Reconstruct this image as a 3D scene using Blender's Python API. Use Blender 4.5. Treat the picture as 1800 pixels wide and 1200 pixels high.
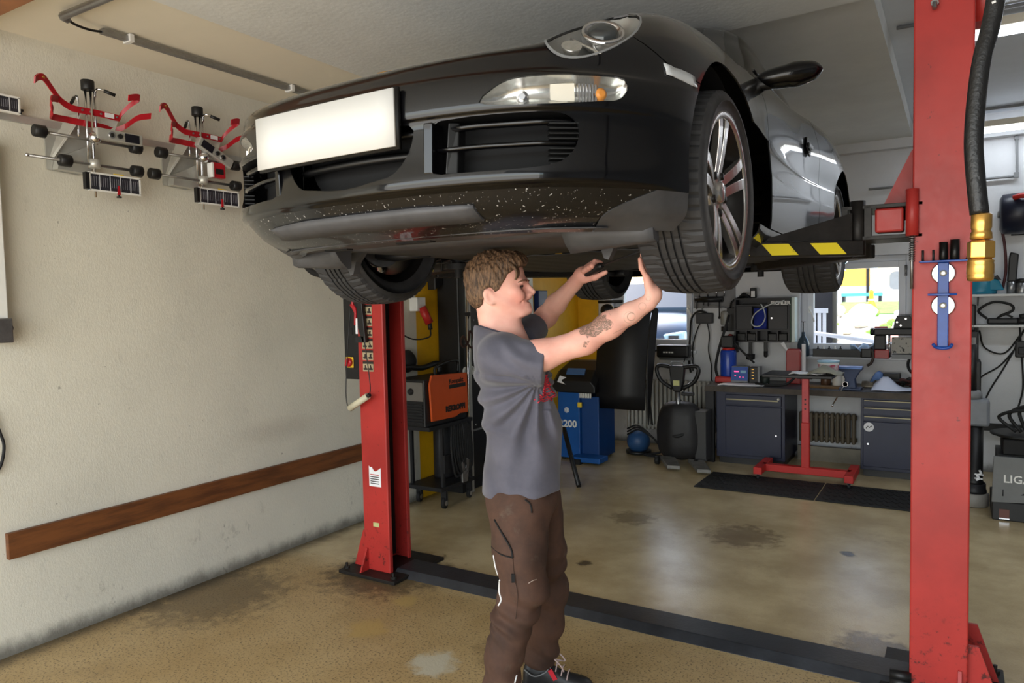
import bpy, bmesh, math, random
import numpy as np
from mathutils import Vector, Matrix, Euler
random.seed(7); rng = np.random.default_rng(7)
PI = math.pi
S = bpy.context.scene
for o in list(bpy.data.objects): bpy.data.objects.remove(o)
COL = S.collection

# ---------------------------------------------------------------- camera, world, light, exposure
cd = bpy.data.cameras.new('camera'); cam = bpy.data.objects.new('camera', cd); COL.objects.link(cam)
cd.sensor_width = 36.0; cd.lens = 1280 / 1800 * 36.0; cd.clip_start = 0.02; cd.clip_end = 300
_y = Vector((780, -85, 1280)).normalized(); _x = -Vector((-2100, -22, 1280)); _x = (_x - _y * _x.dot(_y)).normalized(); _z = _x.cross(_y)
CAMH = 1.58
_r = Vector((_x[0], _y[0], _z[0])); _d = Vector((_x[1], _y[1], _z[1])); _f = Vector((_x[2], _y[2], _z[2]))
cam.matrix_world = Matrix(((_r.x, -_d.x, -_f.x, 0), (_r.y, -_d.y, -_f.y, 0), (_r.z, -_d.z, -_f.z, CAMH), (0, 0, 0, 1)))
S.camera = cam
W = bpy.data.worlds.new('world'); S.world = W; W.use_nodes = True
_n = W.node_tree.nodes; _bg = _n['Background']
_sky = _n.new('ShaderNodeTexSky'); _sky.sky_type = 'NISHITA'; _sky.sun_disc = False
_sky.sun_elevation = math.radians(42); _sky.sun_rotation = math.radians(-60); _sky.air_density = 1.2; _sky.dust_density = 2.5
W.node_tree.links.new(_sky.outputs[0], _bg.inputs[0]); _bg.inputs[1].default_value = 0.8
sun = bpy.data.lights.new('sun', 'SUN'); sun.energy = 9.0; sun.angle = math.radians(1.0); sun.color = (1, .95, .86)
so = bpy.data.objects.new('sun', sun); COL.objects.link(so); so.rotation_euler = Euler((math.radians(40), math.radians(22), math.radians(20)))
def area(name, loc, rot, sx, sy, energy, color, portal=False):
    l = bpy.data.lights.new(name, 'AREA'); l.shape = 'RECTANGLE'; l.size = sx; l.size_y = sy; l.energy = energy; l.color = color
    o = bpy.data.objects.new(name, l); COL.objects.link(o); o.location = loc; o.rotation_euler = rot
    if portal: l.cycles.is_portal = True
    return o
# daylight entering through the open gate behind the camera
area('gate_daylight', (-1.0, -1.75, 1.5), (math.radians(90), 0, 0), 5.0, 2.7, 165, (1.0, .955, .89))
S.view_settings.view_transform = 'Standard'; S.view_settings.look = 'None'; S.view_settings.gamma = 1; S.view_settings.exposure = 0.0
S.view_settings.use_curve_mapping = False
S.cycles.use_denoising = True; S.cycles.max_bounces = 8; S.cycles.diffuse_bounces = 4; S.cycles.sample_clamp_indirect = 6.0

# ---------------------------------------------------------------- helpers
def lin(c): return tuple((v / 255 / 12.92 if v / 255 <= .04045 else ((v / 255 + .055) / 1.055) ** 2.4) for v in c)
MATS = {}
def M(name, col=(128, 128, 128), rough=.5, metal=0., var=0., scale=8., bump=0., bscale=60., coat=0., col2=None, mix=(.45, .6), spec=.5, emit=0., trans=0., ior=1.45, alpha=1., detail=4):
    if name in MATS: return MATS[name]
    m = bpy.data.materials.new(name); m.use_nodes = True; nt = m.node_tree; b = nt.nodes['Principled BSDF']
    c = lin(col) + (1,)
    b.inputs['Base Color'].default_value = c; b.inputs['Roughness'].default_value = rough; b.inputs['Metallic'].default_value = metal
    b.inputs['Coat Weight'].default_value = coat; b.inputs['Coat Roughness'].default_value = .03; b.inputs['Coat IOR'].default_value = 1.36; b.inputs['Specular IOR Level'].default_value = spec
    b.inputs['Transmission Weight'].default_value = trans; b.inputs['IOR'].default_value = ior; b.inputs['Alpha'].default_value = alpha
    if emit: b.inputs['Emission Color'].default_value = c; b.inputs['Emission Strength'].default_value = emit
    if var or bump or col2:
        tc = nt.nodes.new('ShaderNodeTexCoord')
    if var or col2:
        n = nt.nodes.new('ShaderNodeTexNoise'); n.inputs['Scale'].default_value = scale; n.inputs['Detail'].default_value = detail; n.inputs['Roughness'].default_value = .65
        nt.links.new(tc.outputs['Object'], n.inputs['Vector'])
        r = nt.nodes.new('ShaderNodeValToRGB'); nt.links.new(n.outputs['Fac'], r.inputs['Fac'])
        if col2: a, d = c, lin(col2) + (1,)
        else: a = tuple(min(1, v * (1 + var)) for v in c[:3]) + (1,); d = tuple(v * (1 - var) for v in c[:3]) + (1,)
        r.color_ramp.elements[0].position, r.color_ramp.elements[1].position = mix if col2 else (.3, .7)
        r.color_ramp.elements[0].color = a; r.color_ramp.elements[1].color = d
        nt.links.new(r.outputs[0], b.inputs['Base Color'])
    if bump:
        n2 = nt.nodes.new('ShaderNodeTexNoise'); n2.inputs['Scale'].default_value = bscale; n2.inputs['Detail'].default_value = 5
        nt.links.new(tc.outputs['Object'], n2.inputs['Vector'])
        bp = nt.nodes.new('ShaderNodeBump'); bp.inputs['Strength'].default_value = bump; bp.inputs['Distance'].default_value = .01
        nt.links.new(n2.outputs['Fac'], bp.inputs['Height']); nt.links.new(bp.outputs[0], b.inputs['Normal'])
    MATS[name] = m
    return m
BLACK = M('black plastic', (22, 22, 23), .45, var=.2); DARK = M('dark metal', (38, 38, 40), .5, .3, var=.25, scale=20)
CHROME = M('chrome', (215, 215, 218), .18, 1.); STEEL = M('brushed steel', (150, 150, 150), .35, .9, var=.12, scale=30)
ALU = M('aluminium sheet', (196, 196, 190), .38, .55, var=.08, scale=14); WHITE = M('white plastic', (228, 228, 224), .45, var=.03)
RED = M('red paint', (178, 40, 36), .4, var=.1); RUBBER = M('black rubber', (24, 24, 25), .7, var=.15, scale=30)
PAPER = M('paper', (232, 233, 236), .8, var=.03); BLUEP = M('blue paint', (22, 70, 150), .35, var=.08); GREY = M('grey plastic', (120, 122, 124), .5, var=.08)
BRASS = M('brass', (206, 160, 84), .28, .9, var=.08, scale=25); YELLOW = M('yellow paint', (238, 205, 60), .45, var=.06)

class MB:
    """collects faces for ONE mesh"""
    def __init__(s): s.v = []; s.f = []; s.sm = []
    def add(s, vs, fs, smooth=False):
        k = len(s.v); s.v += [tuple(map(float, p)) for p in vs]; s.f += [tuple(i + k for i in f) for f in fs]; s.sm += [smooth] * len(fs); return s
    def box(s, c, d, rot=None, taper=1.):
        x, y, z = d[0] / 2, d[1] / 2, d[2] / 2
        vs = [Vector((sx * x * (taper if sz > 0 else 1), sy * y * (taper if sz > 0 else 1), sz * z)) for sz in (-1, 1) for sy in (-1, 1) for sx in (-1, 1)]
        if rot is not None:
            e = Euler(rot).to_matrix() if not isinstance(rot, Matrix) else rot; vs = [e @ p for p in vs]
        vs = [p + Vector(c) for p in vs]
        return s.add(vs, [(0, 2, 3, 1), (4, 5, 7, 6), (0, 1, 5, 4), (2, 6, 7, 3), (0, 4, 6, 2), (1, 3, 7, 5)])
    def bx(s, x0, x1, y0, y1, z0, z1): return s.box(((x0 + x1) / 2, (y0 + y1) / 2, (z0 + z1) / 2), (abs(x1 - x0), abs(y1 - y0), abs(z1 - z0)))
    def rings(s, R, close=False, caps=True, smooth=True):
        n = len(R[0]); vs = [p for r in R for p in r]; fs = []
        m = len(R)
        for i in range(m if close else m - 1):
            a, b = i * n, ((i + 1) % m) * n
            for j in range(n): fs.append((a + j, a + (j + 1) % n, b + (j + 1) % n, b + j))
        k = len(s.v); s.add(vs, fs, smooth)
        if caps and not close: s.add(R[0], [tuple(range(n - 1, -1, -1))]); s.add(R[-1], [tuple(range(n))])
        return s
    def cyl(s, a, b, r, n=16, r2=None, smooth=True):
        a, b = Vector(a), Vector(b); ax = (b - a).normalized(); u = ax.orthogonal().normalized(); w = ax.cross(u)
        r2 = r if r2 is None else r2
        return s.rings([[c + (u * math.cos(t) + w * math.sin(t)) * q for t in [2 * PI * k / n for k in range(n)]] for c, q in ((a, r), (b, r2))], smooth=smooth)
    def tube(s, pts, r, n=8, close=False, rad=None, flat=None):
        pts = [Vector(p) for p in pts]; m = len(pts); R = []; u = None
        for i, p in enumerate(pts):
            if close: t = (pts[(i + 1) % m] - pts[i - 1])
            else: t = pts[min(i + 1, m - 1)] - pts[max(i - 1, 0)]
            t.normalize()
            if u is None: u = t.orthogonal().normalized()
            u = (u - t * u.dot(t)); u = u.normalized() if u.length > 1e-6 else t.orthogonal().normalized()
            w = t.cross(u); q = rad[i] if rad else r
            R.append([p + u * math.cos(a) * q + w * math.sin(a) * q for a in [2 * PI * k / n for k in range(n)]])
        return s.rings(R, close)
    def strip(s, pts, wdir, width, th):
        """flat bar following pts; width along wdir"""
        pts = [Vector(p) for p in pts]; m = len(pts); wd = Vector(wdir).normalized(); R = []
        for i, p in enumerate(pts):
            t = (pts[min(i + 1, m - 1)] - pts[max(i - 1, 0)]).normalized(); nn = t.cross(wd).normalized()
            a, b = wd * width / 2, nn * th / 2; R.append([p - a - b, p + a - b, p + a + b, p - a + b])
        return s.rings(R, smooth=False)
    def prism(s, poly, vec, o=(0, 0, 0), smooth=False):
        v = Vector(vec); P = [Vector(p) + Vector(o) for p in poly]; n = len(P)
        s.add(P + [p + v for p in P], [tuple(range(n - 1, -1, -1)), tuple(range(n, 2 * n))]); 
        k = len(s.v) - 2 * n; s.f += [(k + i, k + (i + 1) % n, k + n + (i + 1) % n, k + n + i) for i in range(n)]; s.sm += [smooth] * n
        return s
    def lathe(s, prof, c=(0, 0, 0), ax=(0, 0, 1), n=24, smooth=True, caps=True):
        ax = Vector(ax).normalized(); u = ax.orthogonal().normalized(); w = ax.cross(u); c = Vector(c)
        return s.rings([[c + ax * h + (u * math.cos(t) + w * math.sin(t)) * r for t in [2 * PI * k / n for k in range(n)]] for r, h in prof], smooth=smooth, caps=caps)
    def sphere(s, c, r, n=12, m=8, sc=(1, 1, 1)):
        c = Vector(c); R = []
        for i in range(m + 1):
            t = PI * i / m; R.append([c + Vector((sc[0] * r * math.sin(t) * math.cos(2 * PI * k / n), sc[1] * r * math.sin(t) * math.sin(2 * PI * k / n), -sc[2] * r * math.cos(t))) for k in range(n)])
        return s.rings(R, caps=False)
    def grid(s, P, smooth=True, closeu=False):
        """P: [i][j] points"""
        m, n = len(P), len(P[0]); fs = []
        for i in range(m - 1):
            for j in range(n if closeu else n - 1): fs.append((i * n + j, i * n + (j + 1) % n, (i + 1) * n + (j + 1) % n, (i + 1) * n + j))
        return s.add([p for r in P for p in r], fs, smooth)
    def mesh(s, name):
        me = bpy.data.meshes.new(name); me.from_pydata(s.v, [], s.f); me.polygons.foreach_set('use_smooth', s.sm); me.update(); return me
    def build(s, name, mat, parent=None, bevel=0., seg=2, loc=None, rot=None, fix=True, solid=0., sub=0, label=None, weld=True):
        me = s.mesh(name)
        bm = bmesh.new(); bm.from_mesh(me)
        if weld: bmesh.ops.remove_doubles(bm, verts=bm.verts, dist=1e-5)
        if fix: bmesh.ops.recalc_face_normals(bm, faces=bm.faces)
        bm.to_mesh(me); bm.free()
        o = bpy.data.objects.new(name, me); COL.objects.link(o); me.materials.append(mat)
        if parent: o.parent = parent
        if loc: o.location = loc
        if rot: o.rotation_euler = rot
        if sub: md = o.modifiers.new('sub', 'SUBSURF'); md.levels = md.render_levels = sub
        if solid: md = o.modifiers.new('solid', 'SOLIDIFY'); md.thickness = abs(solid); md.offset = -1 if solid > 0 else 1
        if bevel: md = o.modifiers.new('bevel', 'BEVEL'); md.width = bevel; md.segments = seg; md.limit_method = 'ANGLE'; md.angle_limit = math.radians(35); md.harden_normals = False
        if label: o['label'] = label
        return o
def tag(o, label=None, cat=None, group=None, kind=None):
    for k, v in (('label', label), ('category', cat), ('group', group), ('kind', kind)):
        if v: o[k] = v
    return o
def thing(name, label, cat, loc=(0, 0, 0), rz=0., group=None, parent=None):
    o = bpy.data.objects.new(name, None); COL.objects.link(o); o.location = loc; o.rotation_euler = (0, 0, rz); o.empty_display_size = .1
    return tag(o, label, cat, group)
def struct(o, label=None): o['kind'] = 'structure'; return tag(o, label)
def link_copy(o, parent=None):
    c = o.copy(); COL.objects.link(c); c.parent = parent
    for ch in list(o.children): link_copy(ch, c)
    return c
def text(s, name, size, mat, parent, loc, rot, ext=.001, bold=0., align='LEFT', sx=1.):
    cu = bpy.data.curves.new(name, 'FONT'); cu.body = s; cu.size = size; cu.extrude = ext; cu.offset = bold; cu.align_x = align; cu.resolution_u = 2
    t = bpy.data.objects.new(name, cu); COL.objects.link(t)
    dg = bpy.context.evaluated_depsgraph_get(); me = bpy.data.meshes.new_from_object(t.evaluated_get(dg)); bpy.data.objects.remove(t)
    me.name = name; me.materials.clear(); me.materials.append(mat); me.transform(Matrix.Diagonal((sx, 1, 1, 1)))
    o = bpy.data.objects.new(name, me); COL.objects.link(o); o.location = loc; o.rotation_euler = rot
    if parent: o.parent = parent
    return o
def spl(pts, n=8, close=False):
    """Catmull-Rom through pts"""
    P = [np.array(p, float) for p in pts]; m = len(P); out = []
    for i in range(m if close else m - 1):
        if close: a, b, c, d = P[i - 1], P[i], P[(i + 1) % m], P[(i + 2) % m]
        else: b, c = P[i], P[i + 1]; a = P[i - 1] if i else 2 * b - c; d = P[i + 2] if i + 2 < m else 2 * c - b
        for k in range(n):
            t = k / n; out.append(.5 * (2 * b + (c - a) * t + (2 * a - 5 * b + 4 * c - d) * t * t + (3 * b - a - 3 * c + d) * t ** 3))
    if not close: out.append(P[-1])
    return [tuple(p) for p in out]
def arc(c, r, a0, a1, n=8): return [(c[0] + r * math.cos(math.radians(a0 + (a1 - a0) * k / n)), c[1] + r * math.sin(math.radians(a0 + (a1 - a0) * k / n))) for k in range(n + 1)]
def rrect(x0, x1, y0, y1, r, n=4):
    return arc((x1 - r, y0 + r), r, -90, 0, n) + arc((x1 - r, y1 - r), r, 0, 90, n) + arc((x0 + r, y1 - r), r, 90, 180, n) + arc((x0 + r, y0 + r), r, 180, 270, n)

def root_loc(o):
    v = Vector((0, 0, 0))
    while o: v = v + o.location; o = o.parent
    return v
def wb(b, name, mat, parent, **k):
    """build a part whose coordinates were given in the room's frame"""
    r = root_loc(parent); b.v = [(p[0] - r.x, p[1] - r.y, p[2] - r.z) for p in b.v]
    return b.build(name, mat, parent, **k)
# ================================================================ ROOM
class NT:
    """tiny node-expression helper"""
    def __init__(s, m): s.t = m.node_tree; s.b = s.t.nodes['Principled BSDF']; s.tc = s.t.nodes.new('ShaderNodeTexCoord'); s.sep = None
    def co(s): return s.tc.outputs['Object']
    def xyz(s, i):
        if not s.sep: s.sep = s.t.nodes.new('ShaderNodeSeparateXYZ'); s.t.links.new(s.co(), s.sep.inputs[0])
        return s.sep.outputs[i]
    def m(s, op, a, b=0., c=0., clamp=False):
        n = s.t.nodes.new('ShaderNodeMath'); n.operation = op; n.use_clamp = clamp
        for i, v in enumerate((a, b, c)):
            if isinstance(v, (int, float)): n.inputs[i].default_value = v
            else: s.t.links.new(v, n.inputs[i])
        return n.outputs[0]
    def noise(s, scale, detail=4, rough=.6, vec=None, stretch=None):
        n = s.t.nodes.new('ShaderNodeTexNoise'); n.inputs['Scale'].default_value = scale; n.inputs['Detail'].default_value = detail; n.inputs['Roughness'].default_value = rough
        v = vec or s.co()
        if stretch:
            mp = s.t.nodes.new('ShaderNodeMapping'); mp.inputs['Scale'].default_value = stretch; s.t.links.new(v, mp.inputs[0]); v = mp.outputs[0]
        s.t.links.new(v, n.inputs['Vector']); return n.outputs['Fac']
    def step(s, v, lo, hi):
        n = s.t.nodes.new('ShaderNodeMapRange'); n.inputs[1].default_value = lo; n.inputs[2].default_value = hi; n.interpolation_type = 'SMOOTHSTEP'; s.t.links.new(v, n.inputs[0]); return n.outputs[0]
    def mix(s, f, a, b):
        n = s.t.nodes.new('ShaderNodeMix'); n.data_type = 'RGBA'
        for i, v in ((0, f), (6, a), (7, b)):
            if isinstance(v, tuple): n.inputs[i].default_value = lin(v) + (1,)
            elif isinstance(v, (int, float)): n.inputs[i].default_value = v
            else: s.t.links.new(v, n.inputs[i])
        return n.outputs[2]
    def blob(s, x, y, r, soft=.3, nz=None, i=0, j=1, ax=1.):
        d = s.m('POWER', s.m('ADD', s.m('POWER', s.m('SUBTRACT', s.xyz(i), x), 2), s.m('POWER', s.m('MULTIPLY', s.m('SUBTRACT', s.xyz(j), y), ax), 2)), .5)
        if nz is not None: d = s.m('ADD', d, s.m('MULTIPLY', s.m('SUBTRACT', nz, .5), r * 1.4))
        return s.m('SUBTRACT', 1, s.step(d, r * (1 - soft), r))
    def out(s, col=None, rough=None, bump=None, bs=.3, bd=.01):
        if col is not None: s.t.links.new(col, s.b.inputs['Base Color'])
        if rough is not None: s.t.links.new(rough, s.b.inputs['Roughness'])
        if bump is not None:
            b = s.t.nodes.new('ShaderNodeBump'); b.inputs['Strength'].default_value = bs; b.inputs['Distance'].default_value = bd; s.t.links.new(bump, b.inputs['Height']); s.t.links.new(b.outputs[0], s.b.inputs['Normal'])

XW, YB, YF, XR = -3.72, 7.6, -1.8, 3.2      # left wall, back wall, gate behind the camera, right wall
# floor material
m = M('ochre garage floor', (150, 126, 84), .42); n = NT(m)
n1 = n.noise(2.2, 6); n2 = n.noise(95, 3, .7); n3 = n.noise(.7, 5, .7); n4 = n.noise(14, 4)
col = n.mix(n.step(n1, .3, .7), (206, 187, 146), (176, 156, 116))
near = n.m('SUBTRACT', 1, n.step(n.m('ADD', n.xyz(1), n.m('MULTIPLY', n3, .5)), 3.3, 3.6))
col = n.mix(n.m('MULTIPLY', near, .55), col, (158, 126, 72))
spk = n.m('MULTIPLY', n.step(n2, .55, .62), n.m('ADD', n.m('MULTIPLY', near, .75), .06))
col = n.mix(spk, col, (66, 54, 36))
dirt = n.m('MULTIPLY', n.step(n.noise(1.3, 7, .75), .54, .78), .45); col = n.mix(dirt, col, (110, 92, 64))
for (x, y, r, c, a) in [(-2.85, 3.2, .45, (50, 42, 30), .75), (-1.95, 2.48, .13, (190, 185, 165), .9), (-1.55, 2.45, .1, (190, 185, 165), .8), (-2.5, 2.95, .09, (176, 150, 92), .8), (-2.45, 2.6, .13, (176, 148, 88), .8), (-1.2, 4.85, .3, (86, 66, 44), .6), (-1.9, 3.9, .06, (40, 34, 28), .8), (-2.0, 4.9, .2, (84, 70, 50), .5), (-3.5, 2.5, .5, (70, 58, 40), .6), (-.3, 3.55, .2, (60, 50, 40), .7), (-.55, 4.8, .06, (40, 34, 28), .8), (-1.7, 2.75, .22, (90, 72, 44), .5), (.4, 3.3, .3, (70, 60, 44), .6)]:
    col = n.mix(n.m('MULTIPLY', n.blob(x, y, r, .55, n4), a), col, c)
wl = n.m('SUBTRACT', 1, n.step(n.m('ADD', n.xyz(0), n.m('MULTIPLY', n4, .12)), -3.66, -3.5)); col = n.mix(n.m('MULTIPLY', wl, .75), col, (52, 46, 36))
n.out(col, n.m('ADD', n.m('MULTIPLY', near, .3), n.m('ADD', .14, n.m('MULTIPLY', n1, .16))), n.m('ADD', n2, n.m('MULTIPLY', n4, .4)), .25, .004)
n.b.inputs['Specular IOR Level'].default_value = .65
b = MB(); b.bx(XW - .3, XR + .3, YF - .2, YB + .3, -.12, 0); struct(b.build('floor', m))

# wall plaster
def plaster(name, c1, c2, yellow=False, dirty=1.):
    m = M(name, c1, .75); n = NT(m)
    a = n.noise(1.1, 6, .6); col = n.mix(n.step(a, .3, .75), c1, c2)
    sc = n.noise(9, 8, .72, stretch=(1, 1, .6)); low = n.m('SUBTRACT', 1, n.step(n.m('ADD', n.xyz(2), n.m('MULTIPLY', a, .5)), .1, .75))
    col = n.mix(n.m('MULTIPLY', n.m('MULTIPLY', n.step(sc, .58, .68), n.m('ADD', low, .12)), .75 * dirty), col, (92, 90, 84))
    col = n.mix(n.m('MULTIPLY', n.step(n.noise(26, 3, .5), .735, .77), .5 * dirty), col, (96, 90, 80))
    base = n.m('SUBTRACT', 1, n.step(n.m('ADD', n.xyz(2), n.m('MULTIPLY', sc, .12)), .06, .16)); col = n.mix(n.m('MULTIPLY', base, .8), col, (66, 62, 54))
    col = n.mix(n.m('MULTIPLY', n.blob(3.2, .8, .45, .95, i=1, j=2, ax=4.), .2), col, (120, 96, 80))
    n.out(col, None, n.noise(130, 3, .7, stretch=(1, 1, .5)), .35, .004); return m
wallm = plaster('scuffed white plaster', (222, 218, 203), (206, 203, 190)); backm = plaster('white back wall plaster', (214, 216, 220), (196, 198, 200), dirty=.5)
yel = M('yellow wall paint', (226, 172, 22), .5, var=.12, scale=3)
b = MB(); b.bx(XW - .25, XW, YF, 4.62, 0, 3.2); struct(b.build('wall_left', wallm))
b = MB(); b.bx(XW - .25, XW, 4.62, YB, 0, 3.2); struct(b.build('wall_left', yel))
# back wall with two window openings
b = MB(); w1 = (-3.31, -2.36, 1.03, 2.0); w2 = (-1.31, -.34, 1.0, 1.95); y0, y1 = YB, YB + .3
xs = [XW - .25, w1[0], w1[1], w2[0], w2[1], XR]
b.bx(xs[0], xs[1], y0, y1, 0, 3.2); b.bx(xs[2], xs[3], y0, y1, 0, 3.2); b.bx(xs[4], xs[5], y0, y1, 0, 3.2)
for w in (w1, w2): b.bx(w[0], w[1], y0, y1, 0, w[2]); b.bx(w[0], w[1], y0, y1, w[3], 3.2)
struct(b.build('wall_back', backm, weld=False))
b = MB(); b.bx(XW, -3.47, YB - .02, YB - .001, 0, 2.98); struct(b.build('wall_corner', yel))
b = MB(); b.bx(XR, XR + .2, YF, YB, 0, 3.2); struct(b.build('wall_right', M('grey right wall paint', (128, 134, 142), .8, var=.06)))
# unseen front wall: lintel and a pier either side of the open gate
b = MB(); b.bx(XW - .25, XR + .2, YF - .25, YF, 2.85, 3.2); b.bx(XR - 1.2, XR + .2, YF - .25, YF, 0, 2.85); b.bx(XW - .25, XW + .1, YF - .25, YF, 0, 2.85); struct(b.build('wall_front', M('dark unseen front wall', (70, 68, 64), .6, var=.1), weld=False))  # unseen wall, coloured dark to deepen the car's reflections
# ceiling: cream strip by the wall, grey slab over the bay, higher white strip at the right
slab = M('grey slab paint', (214, 216, 214), .8, var=.06, scale=2.5, bump=.15, bscale=40); cream = M('cream ceiling paint', (228, 221, 203), .8, var=.03, scale=2); cwhite = M('white ceiling paint', (200, 206, 214), .7, var=.03)
b = MB(); b.prism([(XW, YF - .2, 2.87), (-2.86, YF - .2, 2.92), (-2.86, YF - .2, 3.3), (XW, YF - .2, 3.3)], (0, YB - YF + .4, 0)); struct(b.build('ceiling', cream))
b = MB(); b.prism([(-2.88, YF - .2, 2.875), (-1.59, YF - .2, 2.86), (-.335, YF - .2, 2.885), (-.335, YF - .2, 3.3), (-2.88, YF - .2, 3.3)], (0, 3.64 - YF + .2, 0)); struct(b.build('ceiling', slab))
b = MB(); b.bx(-2.88, -.345, 3.64, YB, 2.985, 3.3); struct(b.build('ceiling', slab))
b = MB(); b.bx(-.36, XR + .2, YF - .2, YB + .2, 3.1, 3.3); struct(b.build('ceiling', cwhite))
b = MB(); b.bx(-2.86, XR, YB - .1, YB, 2.9, 3.1); struct(b.build('trim_1', backm), 'cornice above the back windows')
b = MB(); b.bx(0, 3.2, -.14, 0, 0, .058); o = b.build('roof_timber', M('stained wood', (150, 98, 60), .5, var=.15, scale=9), loc=(XW + .002, 1.533, 2.80), bevel=.004); tag(o, 'brown timber beam under the ceiling in the top left corner', 'timber')
# wooden guard rail on the left wall
wood = M('worn brown board', (132, 84, 46), .5); n = NT(wood); g = n.noise(3, 6, .65, stretch=(1, 1, 9)); n.out(n.mix(n.step(g, .35, .7), (118, 72, 38), (84, 50, 28)), None, g, .1)
b = MB(); b.bx(0, .028, 0, 2.55, 0, .122); o = b.build('guard_board', wood, loc=(XW + .001, 1.59, .453), bevel=.003); tag(o, 'long brown wooden guard board screwed along the white wall', 'board')
# windows
frame = M('white window frame', (205, 210, 218), .4, var=.02); glass = M('window glass', (235, 245, 250), .02, trans=1., ior=1.01, alpha=.25)
def window(nm, w, mull):
    x0, x1, z0, z1 = w; e = bpy.data.objects.new(nm, None); COL.objects.link(e); struct(e); e.location = (x0, YB + .1, z0)
    W_, H_ = x1 - x0, z1 - z0; t = .055
    b = MB(); b.bx(0, t, 0, .07, 0, H_); b.bx(W_ - t, W_, 0, .07, 0, H_); b.bx(t, W_ - t, 0, .07, 0, t); b.bx(t, W_ - t, 0, .07, H_ - t, H_); b.build('window_frame', frame, e, bevel=.004, weld=False)
    b = MB(); s = .06; b.bx(t, t + s, -.02, .05, t, H_ - t); b.bx(W_ - t - s, W_ - t, -.02, .05, t, H_ - t); b.bx(t + s, W_ - t - s, -.02, .05, t, t + s); b.bx(t + s, W_ - t - s, -.02, .05, H_ - t - s, H_ - t); b.build('sash', frame, e, bevel=.004, weld=False)
    b = MB(); b.bx(t + s, W_ - t - s, .015, .02, t + s, H_ - t - s); b.build('pane', glass, e)
    b = MB(); b.bx(-.02, W_ + .02, -.13, .0, -.03, 0); b.build('window_sill', frame, e, bevel=.005)
    b = MB(); hx = t + s / 2 if mull else W_ - t - s / 2
    b.box((hx, -.03, .45), (.024, .02, .07)); b.tube([(hx, -.04, .45), (hx, -.075, .45), (hx + .02, -.08, .42), (hx + .045, -.08, .33)], .009); b.build('window_handle', WHITE, e)
    b = MB(); b.cyl((W_ - t, -.03, H_ - .2), (W_ - t, -.03, H_ - .1), .011) if mull else b.cyl((t, -.03, .1), (t, -.03, .2), .011); b.build('hinge', STEEL, e)
    return e
window('window_1', w1, False); window('window_2', w2, True)
area('window_portal', (-2.83, YB + .35, 1.5), (math.radians(-90), 0, 0), .95, .97, 1, (1, 1, 1), True); area('window_portal', (-.82, YB + .35, 1.5), (math.radians(-90), 0, 0), .97, .95, 1, (1, 1, 1), True)
# fluorescent tube fittings under the right-hand ceiling
tubem = M('lit fluorescent tube', (236, 244, 255), .4, emit=9.); fitm = M('cream lamp housing', (205, 198, 180), .5, var=.03)
for (x, y, z, ln, lb) in ((.02, 4.86, 2.99, 1.6, 'fluorescent ceiling lamp with conduit, the nearer one above the black hose'), (.02, 7.32, 2.92, 1.7, 'fluorescent ceiling lamp close to the back wall, the farther one')):
    t = thing('fluorescent_lamp', lb, 'lamp', (x, y, z))
    b = MB(); b.bx(0, ln, -.03, .03, .03, .08); b.build('housing', fitm, t, bevel=.004)
    b = MB(); b.cyl((.02, 0, 0), (ln - .02, 0, 0), .019, 12); b.build('tube', tubem, t)
    for q in (.01, ln - .01):
        b = MB(); b.box((q, 0, .01), (.02, .045, .06)); b.build('lamp_holder', WHITE, t)
    for q in (.1, ln - .2): b = MB(); b.bx(q, q + .04, -.02, .02, .08, 3.1 - z); b.build('hanger', fitm, t)
    area('tube_light', (x + ln / 2, y, z - .03), (0, 0, 0), ln, .05, 15 if y < 6 else 7, (.86, .93, 1.0))
t = tag(MB().cyl((-.3, 4.75, 3.085), (2.2, 4.75, 3.085), .011, 8).build('conduit', GREY), 'thin grey conduit pipe running above the nearer ceiling lamp', 'pipe')
t = tag(MB().cyl((-.3, 7.25, 3.085), (2.2, 7.25, 3.085), .011, 8).build('conduit', GREY), 'thin grey conduit pipe running above the farther ceiling lamp', 'pipe')
# steel air pipe on the back wall
b = MB(); b.tube([(-.7, 7.57, 2.56), (.38, 7.57, 2.56), (.43, 7.57, 2.56), (.435, 7.57, 2.60), (.43, 7.57, 2.9)], .011); b.box((.43, 7.57, 2.57), (.035, .03, .045)); b.box((.43, 7.57, 2.88), (.035, .03, .03)); o = b.build('air_pipe', GREY, fix=True, weld=False); tag(o, 'thin grey compressed air pipe bent along the upper back wall', 'pipe')
# cable conduit under the cream ceiling
t = thing('cable_conduit', 'metal cable conduit clipped under the cream ceiling strip', 'conduit', (-3.36, 1.95, 2.855))
b = MB(); b.bx(-.016, .016, 0, 1.36, 0, .022); b.build('channel', STEEL, t)
for q in (.12, 1.1): b = MB(); b.bx(-.03, .03, q, q + .02, -.006, .03); b.build('clip', WHITE, t)
b = MB(); b.tube(spl([(0, .02, .01), (.0, -.06, -.0), (.02, -.14, .0), (.05, -.17, .01)], 5), .006, 6); b.build('cable', BLACK, t); b = MB(); b.tube(spl([(0, 1.34, .01), (0, 1.4, 0), (-.02, 1.43, -.08)], 4), .004, 5); b.build('cable', BLACK, t, weld=False)
b = MB(); b.tube(spl([(.04, -.17, 0), (.06, -.2, 0), (.12, -.2, .0), (.3, -.2, .0), (.45, -.2, .0)], 4), .017, 8); b.build('pipe', STEEL, t)
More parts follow.
